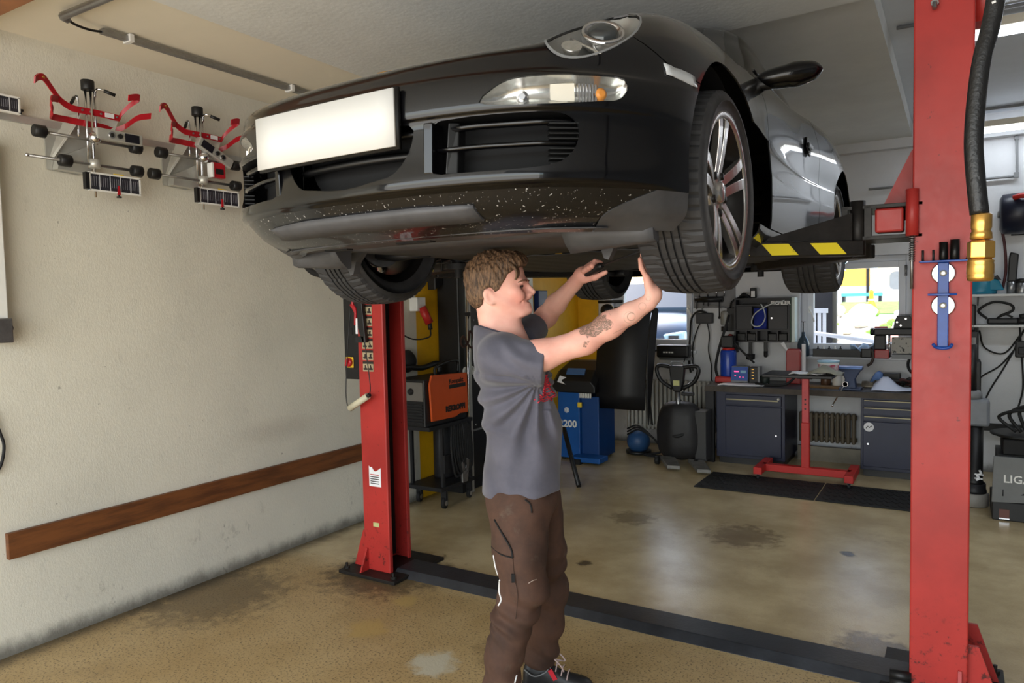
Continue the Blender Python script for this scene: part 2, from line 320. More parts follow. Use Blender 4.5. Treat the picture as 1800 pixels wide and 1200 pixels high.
# ================================================================ TWO-POST LIFT
redp = M('red lift paint', (196, 62, 54), .36, spec=.5); n = NT(redp)
a = n.noise(3, 5, .6); ch = n.noise(22, 5, .7); low = n.m('SUBTRACT', 1, n.step(n.m('ADD', n.xyz(2), n.m('MULTIPLY', a, .4)), .25, .7))
col = n.mix(n.step(a, .3, .7), (178, 50, 45), (156, 42, 38)); col = n.mix(n.m('MULTIPLY', n.step(ch, .55, .66), n.m('MULTIPLY', low, .9)), col, (44, 26, 22)); col = n.mix(n.m('MULTIPLY', n.step(n.noise(40, 3), .70, .74), .7), col, (70, 24, 24))
n.out(col, n.m('ADD', .3, n.m('MULTIPLY', ch, .25)))
grime = M('grimy black steel', (36, 33, 31), .5, .3, var=.4, scale=12, bump=.1)
lift = thing('two_post_lift', 'red two-post car lift with black swing arms holding up the black car', 'car lift', (-1.47, 3.31, 0))
def column(sx, xo, H):
    """C-section open towards the car; sx=+1 opens to +x ; xo = outer back face x"""
    d, w, t = .28, .195, .012; X = lambda q: xo + sx * q
    b = MB(); prof = [(0, 0), (w, 0), (w, .03), (w - .012, .03), (w - .012, t), (t, t), (t, d - t), (w - .07 - .012, d - t), (w - .07 - .012, d - .03), (w - .07, d - .03), (w - .07, d), (0, d)] if sx > 0 else [(0, 0), (w, 0), (w, .03), (w - .012, .03), (w - .012, t), (t, t), (t, d - t), (w - .012, d - t), (w - .012, d - .03), (w, d - .03), (w, d), (0, d)]
    poly = [(X(p), 3.17 + q, .02) for p, q in prof]; b.prism(poly, (0, 0, H - .02)); return wb(b, 'column', redp, lift, bevel=.006)
cl = column(1, -2.992, 2.45); cr = column(-1, .052, 2.75)
cl['label'] = 'red column on the left with warning stickers'; cr['label'] = 'red column in the right foreground'
for sx, xo, c in ((1, -2.992, cl), (-1, .052, cr)):
    X = lambda q: xo + sx * q
    b = MB(); b.bx(X(-.13), X(.30), 3.08, 3.55, 0, .02); wb(b, 'base_plate', grime, c, bevel=.003)
    b = MB(); b.prism([(X(-.11), 3.2, .02), (X(0), 3.2, .02), (X(0), 3.2, .24), (X(-.035), 3.2, .24)], (0, .014, 0)); wb(b, 'gusset', redp, c)
    b = MB(); b.prism([(X(-.11), 3.42, .02), (X(0), 3.42, .02), (X(0), 3.42, .24), (X(-.035), 3.42, .24)], (0, .014, 0)); wb(b, 'gusset', redp, c)
    b = MB(); b.prism([(X(.02), 3.1, .02), (X(.02), 3.17, .02), (X(.02), 3.17, .15), (X(.02), 3.16, .15)], (sx * .012, 0, 0)); wb(b, 'gusset', redp, c)
    for (bx_, by_) in ((-.10, 3.12), (-.10, 3.50), (-.10, 3.31), (.26, 3.12)):
        b = MB(); b.cyl((X(bx_), by_, .02), (X(bx_), by_, .034), .017, 6, smooth=False); b.cyl((X(bx_), by_, .034), (X(bx_), by_, .055), .008, 8); wb(b, 'anchor_bolt', grime, c, weld=False)
    # lifting carriage inside the column, slide, cylinder
    b = MB(); b.bx(X(.02), X(.15), 3.2, 3.43, 1.62, 2.2); wb(b, 'carriage', grime, lift)
    b = MB(); b.cyl((X(.11), 3.245, .72 if sx > 0 else .5), (X(.11), 3.245, 1.66), .021, 14); wb(b, 'hydraulic_rod', CHROME, lift)
    b = MB(); b.cyl((X(.10), 3.245, .05), (X(.10), 3.245, .75), .03, 14); wb(b, 'hydraulic_cylinder', BLACK, lift)
    b = MB(); b.bx(X(.03), X(.045), 3.19, 3.4, .05, 1.7); wb(b, 'dark_liner', M('black column liner', (12, 12, 12), .7), lift)
    # red cross member of the carriage, safety tube, web plate
    xc = X(.30)
    b = MB(); b.prism([(X(.12), 3.40, 1.86), (X(.33), 3.40, 1.90), (X(.32), 3.40, 1.93), (X(.21), 3.40, 2.16), (X(.12), 3.40, 2.25)], (0, .02, 0)); wb(b, 'web_plate', redp, lift)
    b = MB(); b.bx(X(.225), X(.325), 3.19, 3.27, 1.822, 1.915); wb(b, 'lock_block', redp, lift, bevel=.008)
    b = MB(); b.cyl((X(.195), 3.155, 1.80), (X(.195), 3.155, 1.975), .022, 16); wb(b, 'lock_tube', redp, lift)
    b = MB(); pts = [(X(.195) + .009 * math.cos(k * .8), 3.155 + .009 * math.sin(k * .8), 1.80 - k * .0011) for k in range(90)]; b.tube(pts, .0022, 5); wb(b, 'spring', STEEL, lift)
    b = MB(); b.cyl((X(.195), 3.155, 1.60), (X(.195), 3.155, 1.80), .006, 8); wb(b, 'pull_rod', STEEL, lift)
    b = MB(); b.bx(X(.16), X(.44), 3.17, 3.44, 1.915, 1.93); wb(b, 'carriage_plate', grime, lift, bevel=.002)
    b = MB(); b.bx(X(.16), X(.44), 3.17, 3.44, 1.795, 1.81); wb(b, 'carriage_plate', grime, lift, bevel=.002)
    for py in (3.19, 3.42):
        b = MB(); b.cyl((X(.385), py, 1.735), (X(.385), py, 1.95), .028, 16); wb(b, 'pivot_pin', grime, lift)
    b = MB(); b.bx(X(.335), X(.36), 3.17, 3.2, 1.80, 1.93); b.bx(X(.42), X(.44), 3.17, 3.2, 1.80, 1.93); wb(b, 'side_rib', grime, lift, weld=False)
    # front arm with hazard tape, rear arm
    def arm(p0, p1, z0, h, w, nm, tape, w1=None):
        p0, p1 = Vector(p0 + (z0,)), Vector(p1 + (z0,)); d = (p1 - p0); L = d.length; d.normalize(); sd = Vector((-d.y, d.x, 0))
        w1 = w1 or w
        b = MB(); b.add([p0 + sd * w / 2, p0 - sd * w / 2, p1 - sd * w1 / 2, p1 + sd * w1 / 2] + [q + Vector((0, 0, h)) for q in (p0 + sd * w / 2, p0 - sd * w / 2, p1 - sd * w1 / 2, p1 + sd * w1 / 2)], [(0, 1, 2, 3), (7, 6, 5, 4), (0, 4, 5, 1), (1, 5, 6, 2), (2, 6, 7, 3), (3, 7, 4, 0)])
        o = wb(b, nm, grime, lift, bevel=.006)
        if tape:
            for k in range(3):
                s0 = .07 + k * .19
                for sg in (-1,):
                    # tape sits on the face towards the gate
                    q = lambda s, zz: p0 + d * s + (sd * sg * (w + (w1 - w) * s / L) / 2 if (sd * sg).y < 0 else -sd * sg * (w + (w1 - w) * s / L) / 2) + Vector((0, -.0015, zz))
                    b = MB(); b.add([q(s0, .006), q(s0 + .105, .006), q(s0 + .145, h - .008), q(s0 + .04, h - .008)], [(0, 1, 2, 3)]); wb(b, 'hazard_tape', M('yellow hazard tape', (226, 205, 40), .5, var=.1, scale=30, col2=(60, 55, 30), mix=(.62, .75)), o, solid=.001)
        return o
    arm((X(.385), 3.19), (X(.94), 2.82), 1.735, .058, .10, 'swing_arm', True)
    arm((X(.70), 2.98), (X(1.03), 2.755), 1.742, .042, .075, 'arm_extension', False)
    arm((X(.385), 3.42), (X(.98), 4.35), 1.735, .058, .10, 'swing_arm', False)
    arm((X(.80), 4.05), (X(1.03), 4.42), 1.742, .042, .075, 'arm_extension', False)
    b = MB(); b.prism([(X(.40), 3.14, 1.795), (X(.72), 2.93, 1.795), (X(.40), 3.14, 1.90)], (0, .012, 0)); wb(b, 'arm_web', grime, lift)
    for px_, py_ in ((X(1.03), 2.755), (X(1.03), 4.42)):
        b = MB(); b.cyl((px_, py_, 1.70), (px_, py_, 1.79), .018, 12); b.cyl((px_, py_, 1.74), (px_, py_, 1.765), .055, 20); wb(b, 'lift_pad', RUBBER, lift, weld=False)
# crossbar on the floor
cb = M('dark painted crossbar', (44, 46, 50), .38, .0, var=.35, scale=5, bump=.1)
b = MB(); b.prism([(-2.80, 3.192, .0), (-2.80, 3.40, .0), (-2.80, 3.40, .036), (-2.80, 3.235, .036)], (2.66, 0, 0)); wb(b, 'floor_crossbar', cb, lift, bevel=.003)
# hose end bands on the right column
for q in (.02, .05, .08): b = MB(); b.cyl((-.21, 3.17, q), (-.135, 3.17, q), .02, 12); wb(b, 'hose_fitting', BLACK, lift)
# stickers on the left column
stk = M('sticker cream', (168, 154, 124), .6, var=.06); stkd = M('sticker print', (44, 36, 32), .6)
for k in range(6):
    z = 1.20 + k * .066
    b = MB(); b.bx(-2.955, -2.875, 3.1675, 3.169, z, z + .058); s_ = wb(b, 'warning_sticker', stk, cl)
    b = MB(); b.bx(-2.955, -2.875, 3.1665, 3.168, z + .044, z + .058); wb(b, 'sticker_print', stkd, s_)
    for c0 in (0, .04):
        b = MB(); zz = z + .008; x0 = -2.951 + c0
        b.prism([(x0 + .004, 3.1665, zz), (x0 + .03, 3.1665, zz), (x0 + .033, 3.1665, zz + .008), (x0 + .022, 3.1665, zz + .014), (x0 + (.026 if k % 2 else .018), 3.1665, zz + .03), (x0 + .01, 3.1665, zz + .026), (x0 + .012, 3.1665, zz + .013), (x0, 3.1665, zz + .01)], (0, .001, 0)); wb(b, 'sticker_print', stkd, s_)
b = MB(); b.bx(-2.935, -2.845, 3.1675, 3.169, .525, .615); b.prism([(-2.935, 3.1675, .615), (-2.895, 3.1675, .615), (-2.915, 3.1675, .64), (-2.925, 3.1675, .635), (-2.935, 3.1675, .645)], (0, .0015, 0)); b.prism([(-2.88, 3.1675, .615), (-2.845, 3.1675, .615), (-2.845, 3.1675, .638)], (0, .0015, 0)); s_ = wb(b, 'maker_sticker', PAPER, cl, weld=False)
for k in range(5): b = MB(); b.bx(-2.925, -2.86, 3.1665, 3.168, .54 + k * .013, .545 + k * .013); wb(b, 'sticker_print', stkd if k < 4 else RED, s_)
b = MB(); b.bx(-2.915, -2.87, 3.1675, 3.17, .285, .31); wb(b, 'inspection_label', M('pale label', (190, 190, 130), .6), cl)
b = MB(); b.cyl((-.075, 3.168, 2.645), (-.075, 3.15, 2.645), .014, 6); b.cyl((-.075, 3.15, 2.645), (-.075, 3.14, 2.62), .008, 8); wb(b, 'bolt', STEEL, cr, weld=False)
b = MB(); b.cyl((.08, 3.3, 2.58), (.08, 3.3, 2.8), .05, 20); wb(b, 'top_pulley_cover', redp, cr)
# ================================================================ SPORTS CAR : body surface (car frame: x sideways, y=0 front axle, z=0 tyre contact)
def cr_eval(P, n):
    """Catmull-Rom along axis 0 of array P (k,...) -> dense samples"""
    k = P.shape[0]; Q = np.concatenate([2 * P[:1] - P[1:2], P, 2 * P[-1:] - P[-2:-1]]); out = []
    for i in range(k - 1):
        a, b, c, d = Q[i], Q[i + 1], Q[i + 2], Q[i + 3]
        for t in np.arange(n) / n: out.append(.5 * (2 * b + (c - a) * t + (2 * a - 5 * b + 4 * c - d) * t * t + (3 * b - a - 3 * c + d) * t ** 3))
    out.append(P[-1]); return np.array(out)
_O = np.array([(0, -.87), (.2, -.862), (.4, -.824), (.545, -.765), (.655, -.672), (.74, -.55), (.795, -.43), (.826, -.30), (.846, -.12), (.85, .05), (.848, .22), (.838, .38), (.82, .6), (.808, 1.0), (.81, 1.4), (.835, 1.75), (.87, 2.1), (.885, 2.4), (.87, 2.7), (.82, 2.98), (.70, 3.2), (.45, 3.36), (0, 3.42)])
_C = np.array([(0, -.75, .626), (.2, -.745, .626), (.38, -.72, .631), (.51, -.67, .645), (.60, -.585, .692), (.65, -.475, .742), (.685, -.35, .782), (.70, -.2, .812), (.705, -.05, .832), (.706, .1, .846), (.706, .25, .856), (.706, .4, .864), (.715, .6, .87), (.73, 1.0, .88), (.74, 1.4, .885), (.77, 1.75, .89), (.79, 2.1, .885), (.78, 2.4, .86), (.74, 2.7, .80), (.67, 2.95, .72), (.55, 3.12, .68), (.35, 3.26, .66), (0, 3.32, .65)])
_L = np.array([(0, -.6, .662), (0, -.57, .668), (0, -.52, .68), (0, -.44, .70), (0, -.34, .722), (0, -.24, .745), (0, -.15, .765), (0, -.06, .785), (0, .03, .80), (0, .12, .818), (0, .25, .84), (0, .4, .865), (0, .6, .89), (0, 1.0, .90), (0, 1.4, .90), (0, 1.8, .89), (0, 2.1, .87), (0, 2.4, .84), (0, 2.6, .80), (0, 2.75, .76), (0, 2.9, .73), (0, 3.0, .71), (0, 3.1, .69)])
def car_surface(nu=8, nv=6):
    k = len(_O); T = np.gradient(_O, axis=0); T[0] = (1, 0); T[-1] = (-1, 0); T /= np.linalg.norm(T, axis=1)[:, None]; N = np.stack([T[:, 1], -T[:, 0]], 1)
    w = np.clip((np.arange(k) - 4) / 3.0, 0, 1); w = w * w * (3 - 2 * w); w[19:] = np.linspace(1, 0, 4)   # 0 at nose/tail, 1 along the sides
    rows = []
    for (f, s) in (((.20, .168), (.05, .165)), ((.078, .205), (.012, .205)), ((.020, .264), (.004, .25)), ((-.002, .284), (.0, .285)), ((.006, .36), (-.002, .37)), ((.009, .440), (-.002, .44)), ((-.001, .462), (.0, .462)), ((.002, .532), (.005, .53)), ((.014, .556), (.009, .565))):
        ins = f[0] * (1 - w) + s[0] * w; z = f[1] * (1 - w) + s[1] * w
        p = _O - N * ins[:, None]; rows.append(np.column_stack([p, z]))
    v4 = rows[-1]; C_ = _C; out3 = np.column_stack([N, np.zeros(k)])
    mid = .5 * v4 + .5 * C_ + out3 * (.022 + .012 * w)[:, None] + np.array([0, 0, 1]) * (.012)
    rows.append(mid); rows.append(C_)
    rows.append(C_ + (_L - C_) * .30 + np.array([0, 0, 1]) * (-.010 * w + .006)[:, None])
    rows.append(C_ + (_L - C_) * .65 + np.array([0, 0, 1]) * (.004)); rows.append(_L)
    net = np.array(rows).transpose(1, 0, 2)          # u,v,3
    s = cr_eval(net, nu); s = cr_eval(s.transpose(1, 0, 2), nv).transpose(1, 0, 2)
    return s
paint = M('black car paint', (6, 6, 8), .3, coat=1., spec=.15); satin = M('satin black trim', (16, 16, 17), .42, var=.1); under = M('dark underbody plastic', (66, 66, 68), .55, var=.3, scale=5, bump=.12, bscale=25)
speck = M('stone-chipped black lip', (15, 15, 16), .3, coat=.5); n = NT(speck); n.out(n.mix(n.step(n.noise(120, 2, .5), .66, .70), (14, 14, 16), (150, 148, 146)))
clear = M('clear lamp lens', (40, 42, 44), .03, alpha=.10, spec=1.); lampg = M('lamp reflector', (206, 206, 202), .22, .85, var=.15, scale=40); lampd = M('lamp dark bowl', (168, 168, 164), .3, .6, var=.1)
glassd = M('tinted car glass', (12, 14, 14), .04, spec=.8, alpha=.93); voidm = M('intake void', (6, 6, 7), .8)
car = thing('sports_car', 'black sports coupe raised on the red lift with a blank white number plate', 'car', (-1.43, 2.35, 1.60)); car.rotation_euler = (0, math.radians(-.45), 0)
def clip(VF, fld):
    V, F = VF; V = np.asarray(V, float); d = fld(V); out = []; nv = list(map(tuple, V)); cache = {}
    for f in F:
        s = [d[i] > 0 for i in f]
        if all(s): out.append(f); continue
        if not any(s): continue
        g = []
        for a, b in zip(f, f[1:] + f[:1]):
            if d[a] > 0: g.append(a)
            if (d[a] > 0) != (d[b] > 0):
                k = (min(a, b), max(a, b))
                if k not in cache:
                    t = d[a] / (d[a] - d[b]); nv.append(tuple(V[a] + (V[b] - V[a]) * t)); cache[k] = len(nv) - 1
                g.append(cache[k])
        if len(g) > 2: out.append(tuple(g))
    used = sorted({i for f in out for i in f}); mp = {o: k for k, o in enumerate(used)}
    return [nv[i] for i in used], [tuple(mp[i] for i in f) for f in out]
def sd_poly(P, poly):
    """signed distance to 2-D polygon, negative inside"""
    P = np.asarray(P, float); poly = np.asarray(poly, float); a = poly; b = np.roll(poly, -1, 0); D = np.full(len(P), 1e9); ins = np.zeros(len(P), bool)
    for p, q in zip(a, b):
        e = q - p; w = P - p; t = np.clip((w @ e) / (e @ e), 0, 1); D = np.minimum(D, np.linalg.norm(w - t[:, None] * e, axis=1))
        c = ((p[1] > P[:, 1]) != (q[1] > P[:, 1])) & (P[:, 0] < (q[0] - p[0]) * (P[:, 1] - p[1]) / (q[1] - p[1] + 1e-12) + p[0]); ins ^= c
    return np.where(ins, -D, D)
smooth_poly = lambda pts, n=5: [p[:2] for p in spl([(a, b, 0) for a, b in pts], n, True)]
_S = car_surface(9, 5); _nu, _nv = _S.shape[:2]
BODY = ([tuple(p) for p in _S.reshape(-1, 3)], [(i * _nv + j, (i + 1) * _nv + j, (i + 1) * _nv + j + 1, i * _nv + j + 1) for i in range(_nu - 1) for j in range(_nv - 1)])
hood_pl = smooth_poly([(-.02, -.742), (.2, -.738), (.36, -.712), (.445, -.64), (.475, -.5), (.50, -.25), (.545, .1), (.60, .46), (.3, .50), (-.02, .50), (-.1, 0), (-.1, -.6)], 4)
sig_pl = smooth_poly([(.424, .470), (.445, .50), (.50, .527), (.63, .535), (.70, .536), (.718, .522), (.708, .486), (.68, .474), (.567, .463)], 4)
int_pl = smooth_poly([(.285, .375), (.29, .435), (.35, .443), (.55, .445), (.605, .438), (.628, .405), (.62, .352), (.585, .317), (.50, .306), (.35, .306), (.29, .312)], 4)
cen_pl = smooth_poly([(-.05, .445), (.15, .445), (.225, .44), (.232, .41), (.215, .365), (.18, .325), (.13, .310), (-.05, .306)], 4)
HLC = np.array([.622, -.572, .668]); HLN = np.array([.42, -.60, .68]); HLN /= np.linalg.norm(HLN); HLL = np.array([.12, .30, .165]); HLL = HLL - HLN * (HLL @ HLN); HLL /= np.linalg.norm(HLL); HLS = np.cross(HLN, HLL)
def f_head(V, k=1.):     # headlight oval, seen square-on
    q = V - HLC; u = q @ HLS; w = q @ HLL
    return (np.sqrt((u / .083) ** 2 + (w / .172) ** 2) - k) * .1 + np.where(np.abs(q @ HLN) > .13, 1., 0.)
f_hood = lambda V: np.where(V[:, 2] > .585, sd_poly(V[:, :2], hood_pl), .2)
f_arch = lambda V: np.hypot(V[:, 1] + .012, V[:, 2] - .325) - .374
f_archr = lambda V: np.hypot(V[:, 1] - 2.35, V[:, 2] - .325) - .372
seam = lambda V: np.interp(V[:, 1], [-.70, -.62, -.52, -.44, -.30], [1.2, .80, .655, .600, .576]) - V[:, 2]
f_sig = lambda V: sd_poly(V[:, [0, 2]], sig_pl) + np.where(V[:, 1] > -.4, 1, 0); f_int = lambda V: sd_poly(V[:, [0, 2]], int_pl) + np.where(V[:, 1] > -.4, 1, 0); f_cen = lambda V: sd_poly(V[:, [0, 2]], cen_pl) + np.where(V[:, 1] > -.4, 1, 0)
g = .0022
def cut(*fs):
    r = BODY
    for f in fs: r = clip(r, f)
    return r
def panel(VF, name, mat, full=False, side=1, parent=car, th=.005, **k):
    V, F = VF; V = [tuple(p) for p in V]; F = list(F)
    if full:
        ce = {i: j for j, i in enumerate(i for i, p in enumerate(V) if abs(p[0]) > 1e-5)}; n0 = len(V); mp = [n0 + ce[i] if i in ce else i for i in range(n0)]
        F = F + [tuple(mp[i] for i in reversed(f)) for f in F]; V = V + [(-V[i][0], V[i][1], V[i][2]) for i in ce]
    elif side < 0: V = [(-x, y, z) for x, y, z in V]; F = [tuple(reversed(f)) for f in F]
    A = np.array(V); N = np.zeros_like(A)
    for f in F:
        p = A[list(f)]; c = np.cross(p[1] - p[0], p[2] - p[0]) + (np.cross(p[2] - p[0], p[3] - p[0]) if len(f) > 3 else 0)
        for i in f: N[i] += c
    N /= np.linalg.norm(N, axis=1)[:, None] + 1e-12
    cen = np.array([0, 1.2, .5]); sg = 1. if ((A - cen) * N).sum() > 0 else -1.; B = A - N * sg * th
    b = MB(); b.add(A, F, True); b.add(B, [tuple(reversed(f)) for f in F], True)
    E = {}
    for f in F:
        for i, j in zip(f, f[1:] + f[:1]): E[(i, j)] = 1
    for (i, j) in E:
        if (j, i) not in E: b.add([A[i], A[j], B[j], B[i]], [(0, 1, 2, 3)])
    return b.build(name, mat, parent, fix=False, weld=False)
k_b = [lambda V: seam(V) - g, lambda V: f_hood(V) - g, lambda V: f_head(V, .99), f_arch, lambda V: -.05 - V[:, 1], lambda V: f_sig(V) - g * .5, lambda V: f_int(V), lambda V: f_cen(V)]
bump_ = cut(*k_b)
panel(clip(bump_, lambda V: V[:, 2] - .262), 'front_bumper', paint, True)
chin = clip(bump_, lambda V: .262 - V[:, 2]); f_cor = lambda V: V[:, 2] - .172 - (V[:, 0] - .575) * .50
lip = panel(clip(chin, f_cor), 'bumper_chin', speck, True); lip['label'] = 'stone-chipped lower edge of the bumper'
for sd in (1, -1): panel(clip(chin, lambda V: -f_cor(V) - .002), 'spoiler_corner', under, side=sd)
panel(clip(cut(lambda V: -f_hood(V) - g), lambda V: .49 - V[:, 1]), 'hood', paint, True)
fend = cut(lambda V: -seam(V) - g, lambda V: f_hood(V) - g, lambda V: f_head(V, .99), f_arch, lambda V: .615 - V[:, 1], lambda V: V[:, 2] - .235)
door = cut(lambda V: V[:, 1] - .62, lambda V: 1.62 - V[:, 1] + .10 * np.sin((V[:, 2] - .2) * 4), lambda V: V[:, 2] - .24, lambda V: .9 - V[:, 2] + np.where(V[:, 0] < .70, -1, 0), f_archr)
sill = cut(lambda V: .235 - V[:, 2], lambda V: V[:, 1] - .0, lambda V: 2.3 - V[:, 1], f_arch, f_archr)
quar = cut(lambda V: V[:, 1] - 1.625 - .10 * np.sin((V[:, 2] - .2) * 4), f_archr, lambda V: np.where((V[:, 1] < 2.2) & (V[:, 0] < .70), -1., 1.), lambda V: np.where(V[:, 1] < 2.35, V[:, 2] - .24, 1.))
for sd in (1, -1):
    panel(fend, 'fender', paint, side=sd); d_ = panel(door, 'door', paint, side=sd); panel(sill, 'sill', paint, side=sd); panel(quar, 'rear_quarter', paint, side=sd)
    X = lambda x: sd * x
    # arch lip
    for cy, cz, rr, nm, xx in ((-.012, .325, .376, 'arch_liner', .80), (2.35, .325, .374, 'arch_liner', .83)):
        b = MB(); P = []
        for a in np.linspace(-20, 200, 40): ca, sa = math.cos(math.radians(a)), math.sin(math.radians(a)); P.append([(X(x), cy + (rr + .004) * ca, cz + (rr + .004) * sa) for x in (.47, xx - .03)])
        b.grid(P); b.build(nm, voidm, car)
        b = MB(); b.prism([(X(.47), cy + rr * math.cos(math.radians(a)), cz + rr * math.sin(math.radians(a))) for a in range(-8, 189, 7)], (X(.01), 0, 0)); b.build('arch_wall', voidm, car)
    # headlight
    hl = clip(BODY, lambda V: -f_head(V, .985)); V = np.array(hl[0]); c = HLC + HLN * float(((V - HLC) @ HLN).max() - .01); nrm = HLN
    mir = np.array([sd, 1, 1])
    hb = MB(); e = 1 - np.clip(-f_head(V) / .1, 0, 1)      # 0 centre ..1 rim
    inn = V - nrm * (.004 + .085 * (1 - e ** 3))[:, None]; hb.add(inn * mir, hl[1] if sd > 0 else [tuple(reversed(f)) for f in hl[1]], True); H = hb.build('headlight', lampd, car, fix=False); H['label'] = 'oval clear headlight with round projector'
    ax = Vector(nrm * mir); cc = Vector(c * mir)
    upn = Vector(HLL * mir); sdv = Vector(HLS * mir)
    pc = cc + upn * .055 - ax * .038 + sdv * .012
    b = MB(); b.lathe([(.056, -.03), (.060, 0), (.055, .010), (.050, .004), (.045, -.008)], pc, ax, 28); b.build('projector_ring', CHROME, H)
    b = MB(); b.lathe([(.044, -.01), (.042, .004), (.033, .014), (.02, .020), (.006, .023)], pc, ax, 24); b.build('projector_lens', M('projector glass', (60, 64, 66), .05, .3, spec=1.), H)
    pc2 = cc - upn * .068 - ax * .036 + sdv * .016 + sdv * .0
    b = MB(); b.lathe([(.027, .006), (.024, -.004), (.015, -.02), (.008, -.024)], pc2, ax, 20); b.build('reflector', lampg, H)
    b = MB(); b.tube([cc + upn * t - ax * (.046) + sdv * (.07 * math.sin(t * 18)) for t in np.linspace(-.10, .0, 9)], .004, 6); b.build('lamp_trim', lampg, H)
    b = MB(); b.tube([cc - upn * .02 - ax * .046 + sdv * t for t in np.linspace(-.06, .06, 7)], .004, 6); b.build('lamp_trim', lampg, H)
    b = MB(); b.add((V + nrm * .002) * mir, hl[1] if sd > 0 else [tuple(reversed(f)) for f in hl[1]], True); b.build('lens', clear, H, fix=False)
    edge = clip(clip(BODY, lambda V: -f_head(V, 1.0)), lambda V: f_head(V, .955)); b = MB(); b.add((np.array(edge[0]) + nrm * .003) * mir, edge[1] if sd > 0 else [tuple(reversed(f)) for f in edge[1]], True); b.build('lens_rim', GREY, H, fix=False)
    # front light cluster
    sg = clip(BODY, lambda V: -f_sig(V)); V = np.array(sg[0]); nn = np.array([.42, -.9, .05])
    d0 = 1 - np.clip(-f_sig(V) / .02, 0, 1); b = MB(); b.add((V - nn * (.006 + .035 * (1 - d0 ** 2))[:, None]) * mir, sg[1] if sd > 0 else [tuple(reversed(f)) for f in sg[1]], True); T_ = b.build('front_light_cluster', lampg, car, fix=False); T_['label'] = 'wide clear fog and indicator lamp in the bumper'
    b = MB(); b.add((V + nn * .001) * mir, sg[1] if sd > 0 else [tuple(reversed(f)) for f in sg[1]], True); b.build('lens', clear, T_, fix=False)
    b = MB(); b.box((X(.585), -.690, .498), (.06, .012, .044), (0, 0, X(.55))); b.build('lamp_reflector_panel', M('lamp white panel', (226, 220, 205), .4), T_)
    b = MB(); b.lathe([(.016, -.014), (.016, 0), (.008, .008)], (X(.505), -.752, .488), (X(.4), -.9, 0), 14); b.build('bulb_ring', CHROME, T_)
    b = MB(); b.lathe([(.016, -.014), (.016, 0), (.008, .008)], (X(.665), -.632, .495), (X(.7), -.7, 0), 14); b.build('indicator_bulb', M('amber lens', (214, 140, 60), .2), T_)
    for q in range(6):
        t = q / 5; b = MB(); b.box((X(.622 + .03 * t), -.672 + .034 * t, .495), (.004, .012, .046), (0, 0, X(.7))); b.build('lamp_facet', CHROME, T_)
    # side marker
    b = MB(); pts = [(.773, -.455, .588), (.799, -.375, .582), (.812, -.315, .574)]; Sx = np.array(BODY[0]); sfx = lambda y, z: float(Sx[np.argmin(np.hypot(Sx[:, 1] - y, Sx[:, 2] - z) + (Sx[:, 0] < .6))][0]); yq = np.linspace(-.455, -.325, 7)
    b.grid([[(X(sfx(y, .588 - .1 * (y + .455) + dz) + .0035), y, .588 - .1 * (y + .455) + dz) for dz in (-.018, -.003, .012)] for y in yq]); b.build('side_marker', M('clear marker lens', (196, 200, 204), .12, spec=.8), car, solid=.004)
    # side intake: duct, blades, fins
    b = MB(); it = clip(BODY, lambda V: -f_int(V)); V = np.array(it[0]); b.add((V + np.array([0, .10, 0])) * mir, it[1] if sd > 0 else [tuple(reversed(f)) for f in it[1]], True); G_ = b.build('side_intake', voidm, car, fix=False)
    ol = np.array(int_pl); yb = lambda x: np.interp(x, [.2, .4, .545, .655], [-.862, -.824, -.765, -.672])
    b = MB(); b.grid([[(X(x), yb(x) + t, z) for t in (.004, .10)] for x, z in list(int_pl) + [int_pl[0]]]); b.build('intake_duct', satin, G_)
    def blade(z0, z1, x0, x1, off, th): 
        b = MB(); xs = np.linspace(x0, x1, 9); P = [[(X(x), yb(x) + off, z0 + (z1 - z0) * (x - x0) / (x1 - x0) - th), (X(x), yb(x) + off - .012, z0 + (z1 - z0) * (x - x0) / (x1 - x0)), (X(x), yb(x) + off, z0 + (z1 - z0) * (x - x0) / (x1 - x0) + th), (X(x), yb(x) + off + .05, z0 + (z1 - z0) * (x - x0) / (x1 - x0))] for x in xs]; b.rings(P, smooth=True); return b
    blade(.425, .425, .33, .61, .03, .009).build('intake_blade', paint, G_); blade(.372, .370, .295, .62, .022, .007).build('intake_blade', paint, G_)
    for q in range(9):
        z = .318 + q * .0125
        if abs(z - .371) > .006: b = MB(); b.box((X(.59), -.70, z), (.075, .03, .003), (0, 0, X(.68))); b.build('cooling_fin', satin, G_)
    b = MB(); b.prism([(X(.27), -.855, .44), (X(.295), -.85, .44), (X(.29), -.85, .31), (X(.265), -.855, .31)], (0, .05, 0)); b.build('intake_strut', paint, G_, bevel=.004)
    b = MB(); b.prism([(X(.325), -.82, .44), (X(.345), -.80, .44), (X(.335), -.80, .31), (X(.31), -.82, .31)], (0, .03, 0)); b.build('intake_strut', satin, G_, bevel=.003)
    # air guide and lip in front of the wheel
    b = MB(); xs = np.linspace(.45, .715, 8); P = []
    for x in xs: t = (x - .45) / .265; P.append([(X(x), -.47 + .02 * t + .03 * t * t, .195), (X(x), -.43 + .02 * t, .145 - .008 * math.sin(t * 3)), (X(x), -.395 + .01 * t, .118 + .018 * t), (X(x), -.378 + .01 * t, .122 + .018 * t), (X(x), -.372, .21)])
    b.rings(P, smooth=True); b.build('air_guide', under, car)
    # mirror
    mc = Vector((X(.865), .72, .842)); b = MB(); R = []
    for t in np.linspace(-1, 1, 15):
        r = max(.02, math.sqrt(max(0, 1 - t * t))) ** .75; R.append([(mc.x + X(t * .125), mc.y + .06 * r * math.cos(a) + .03 * t, mc.z + .012 * t + .06 * r * (.82 if t > 0 else .72) * math.sin(a)) for a in np.linspace(0, 2 * PI, 25)[:-1]])
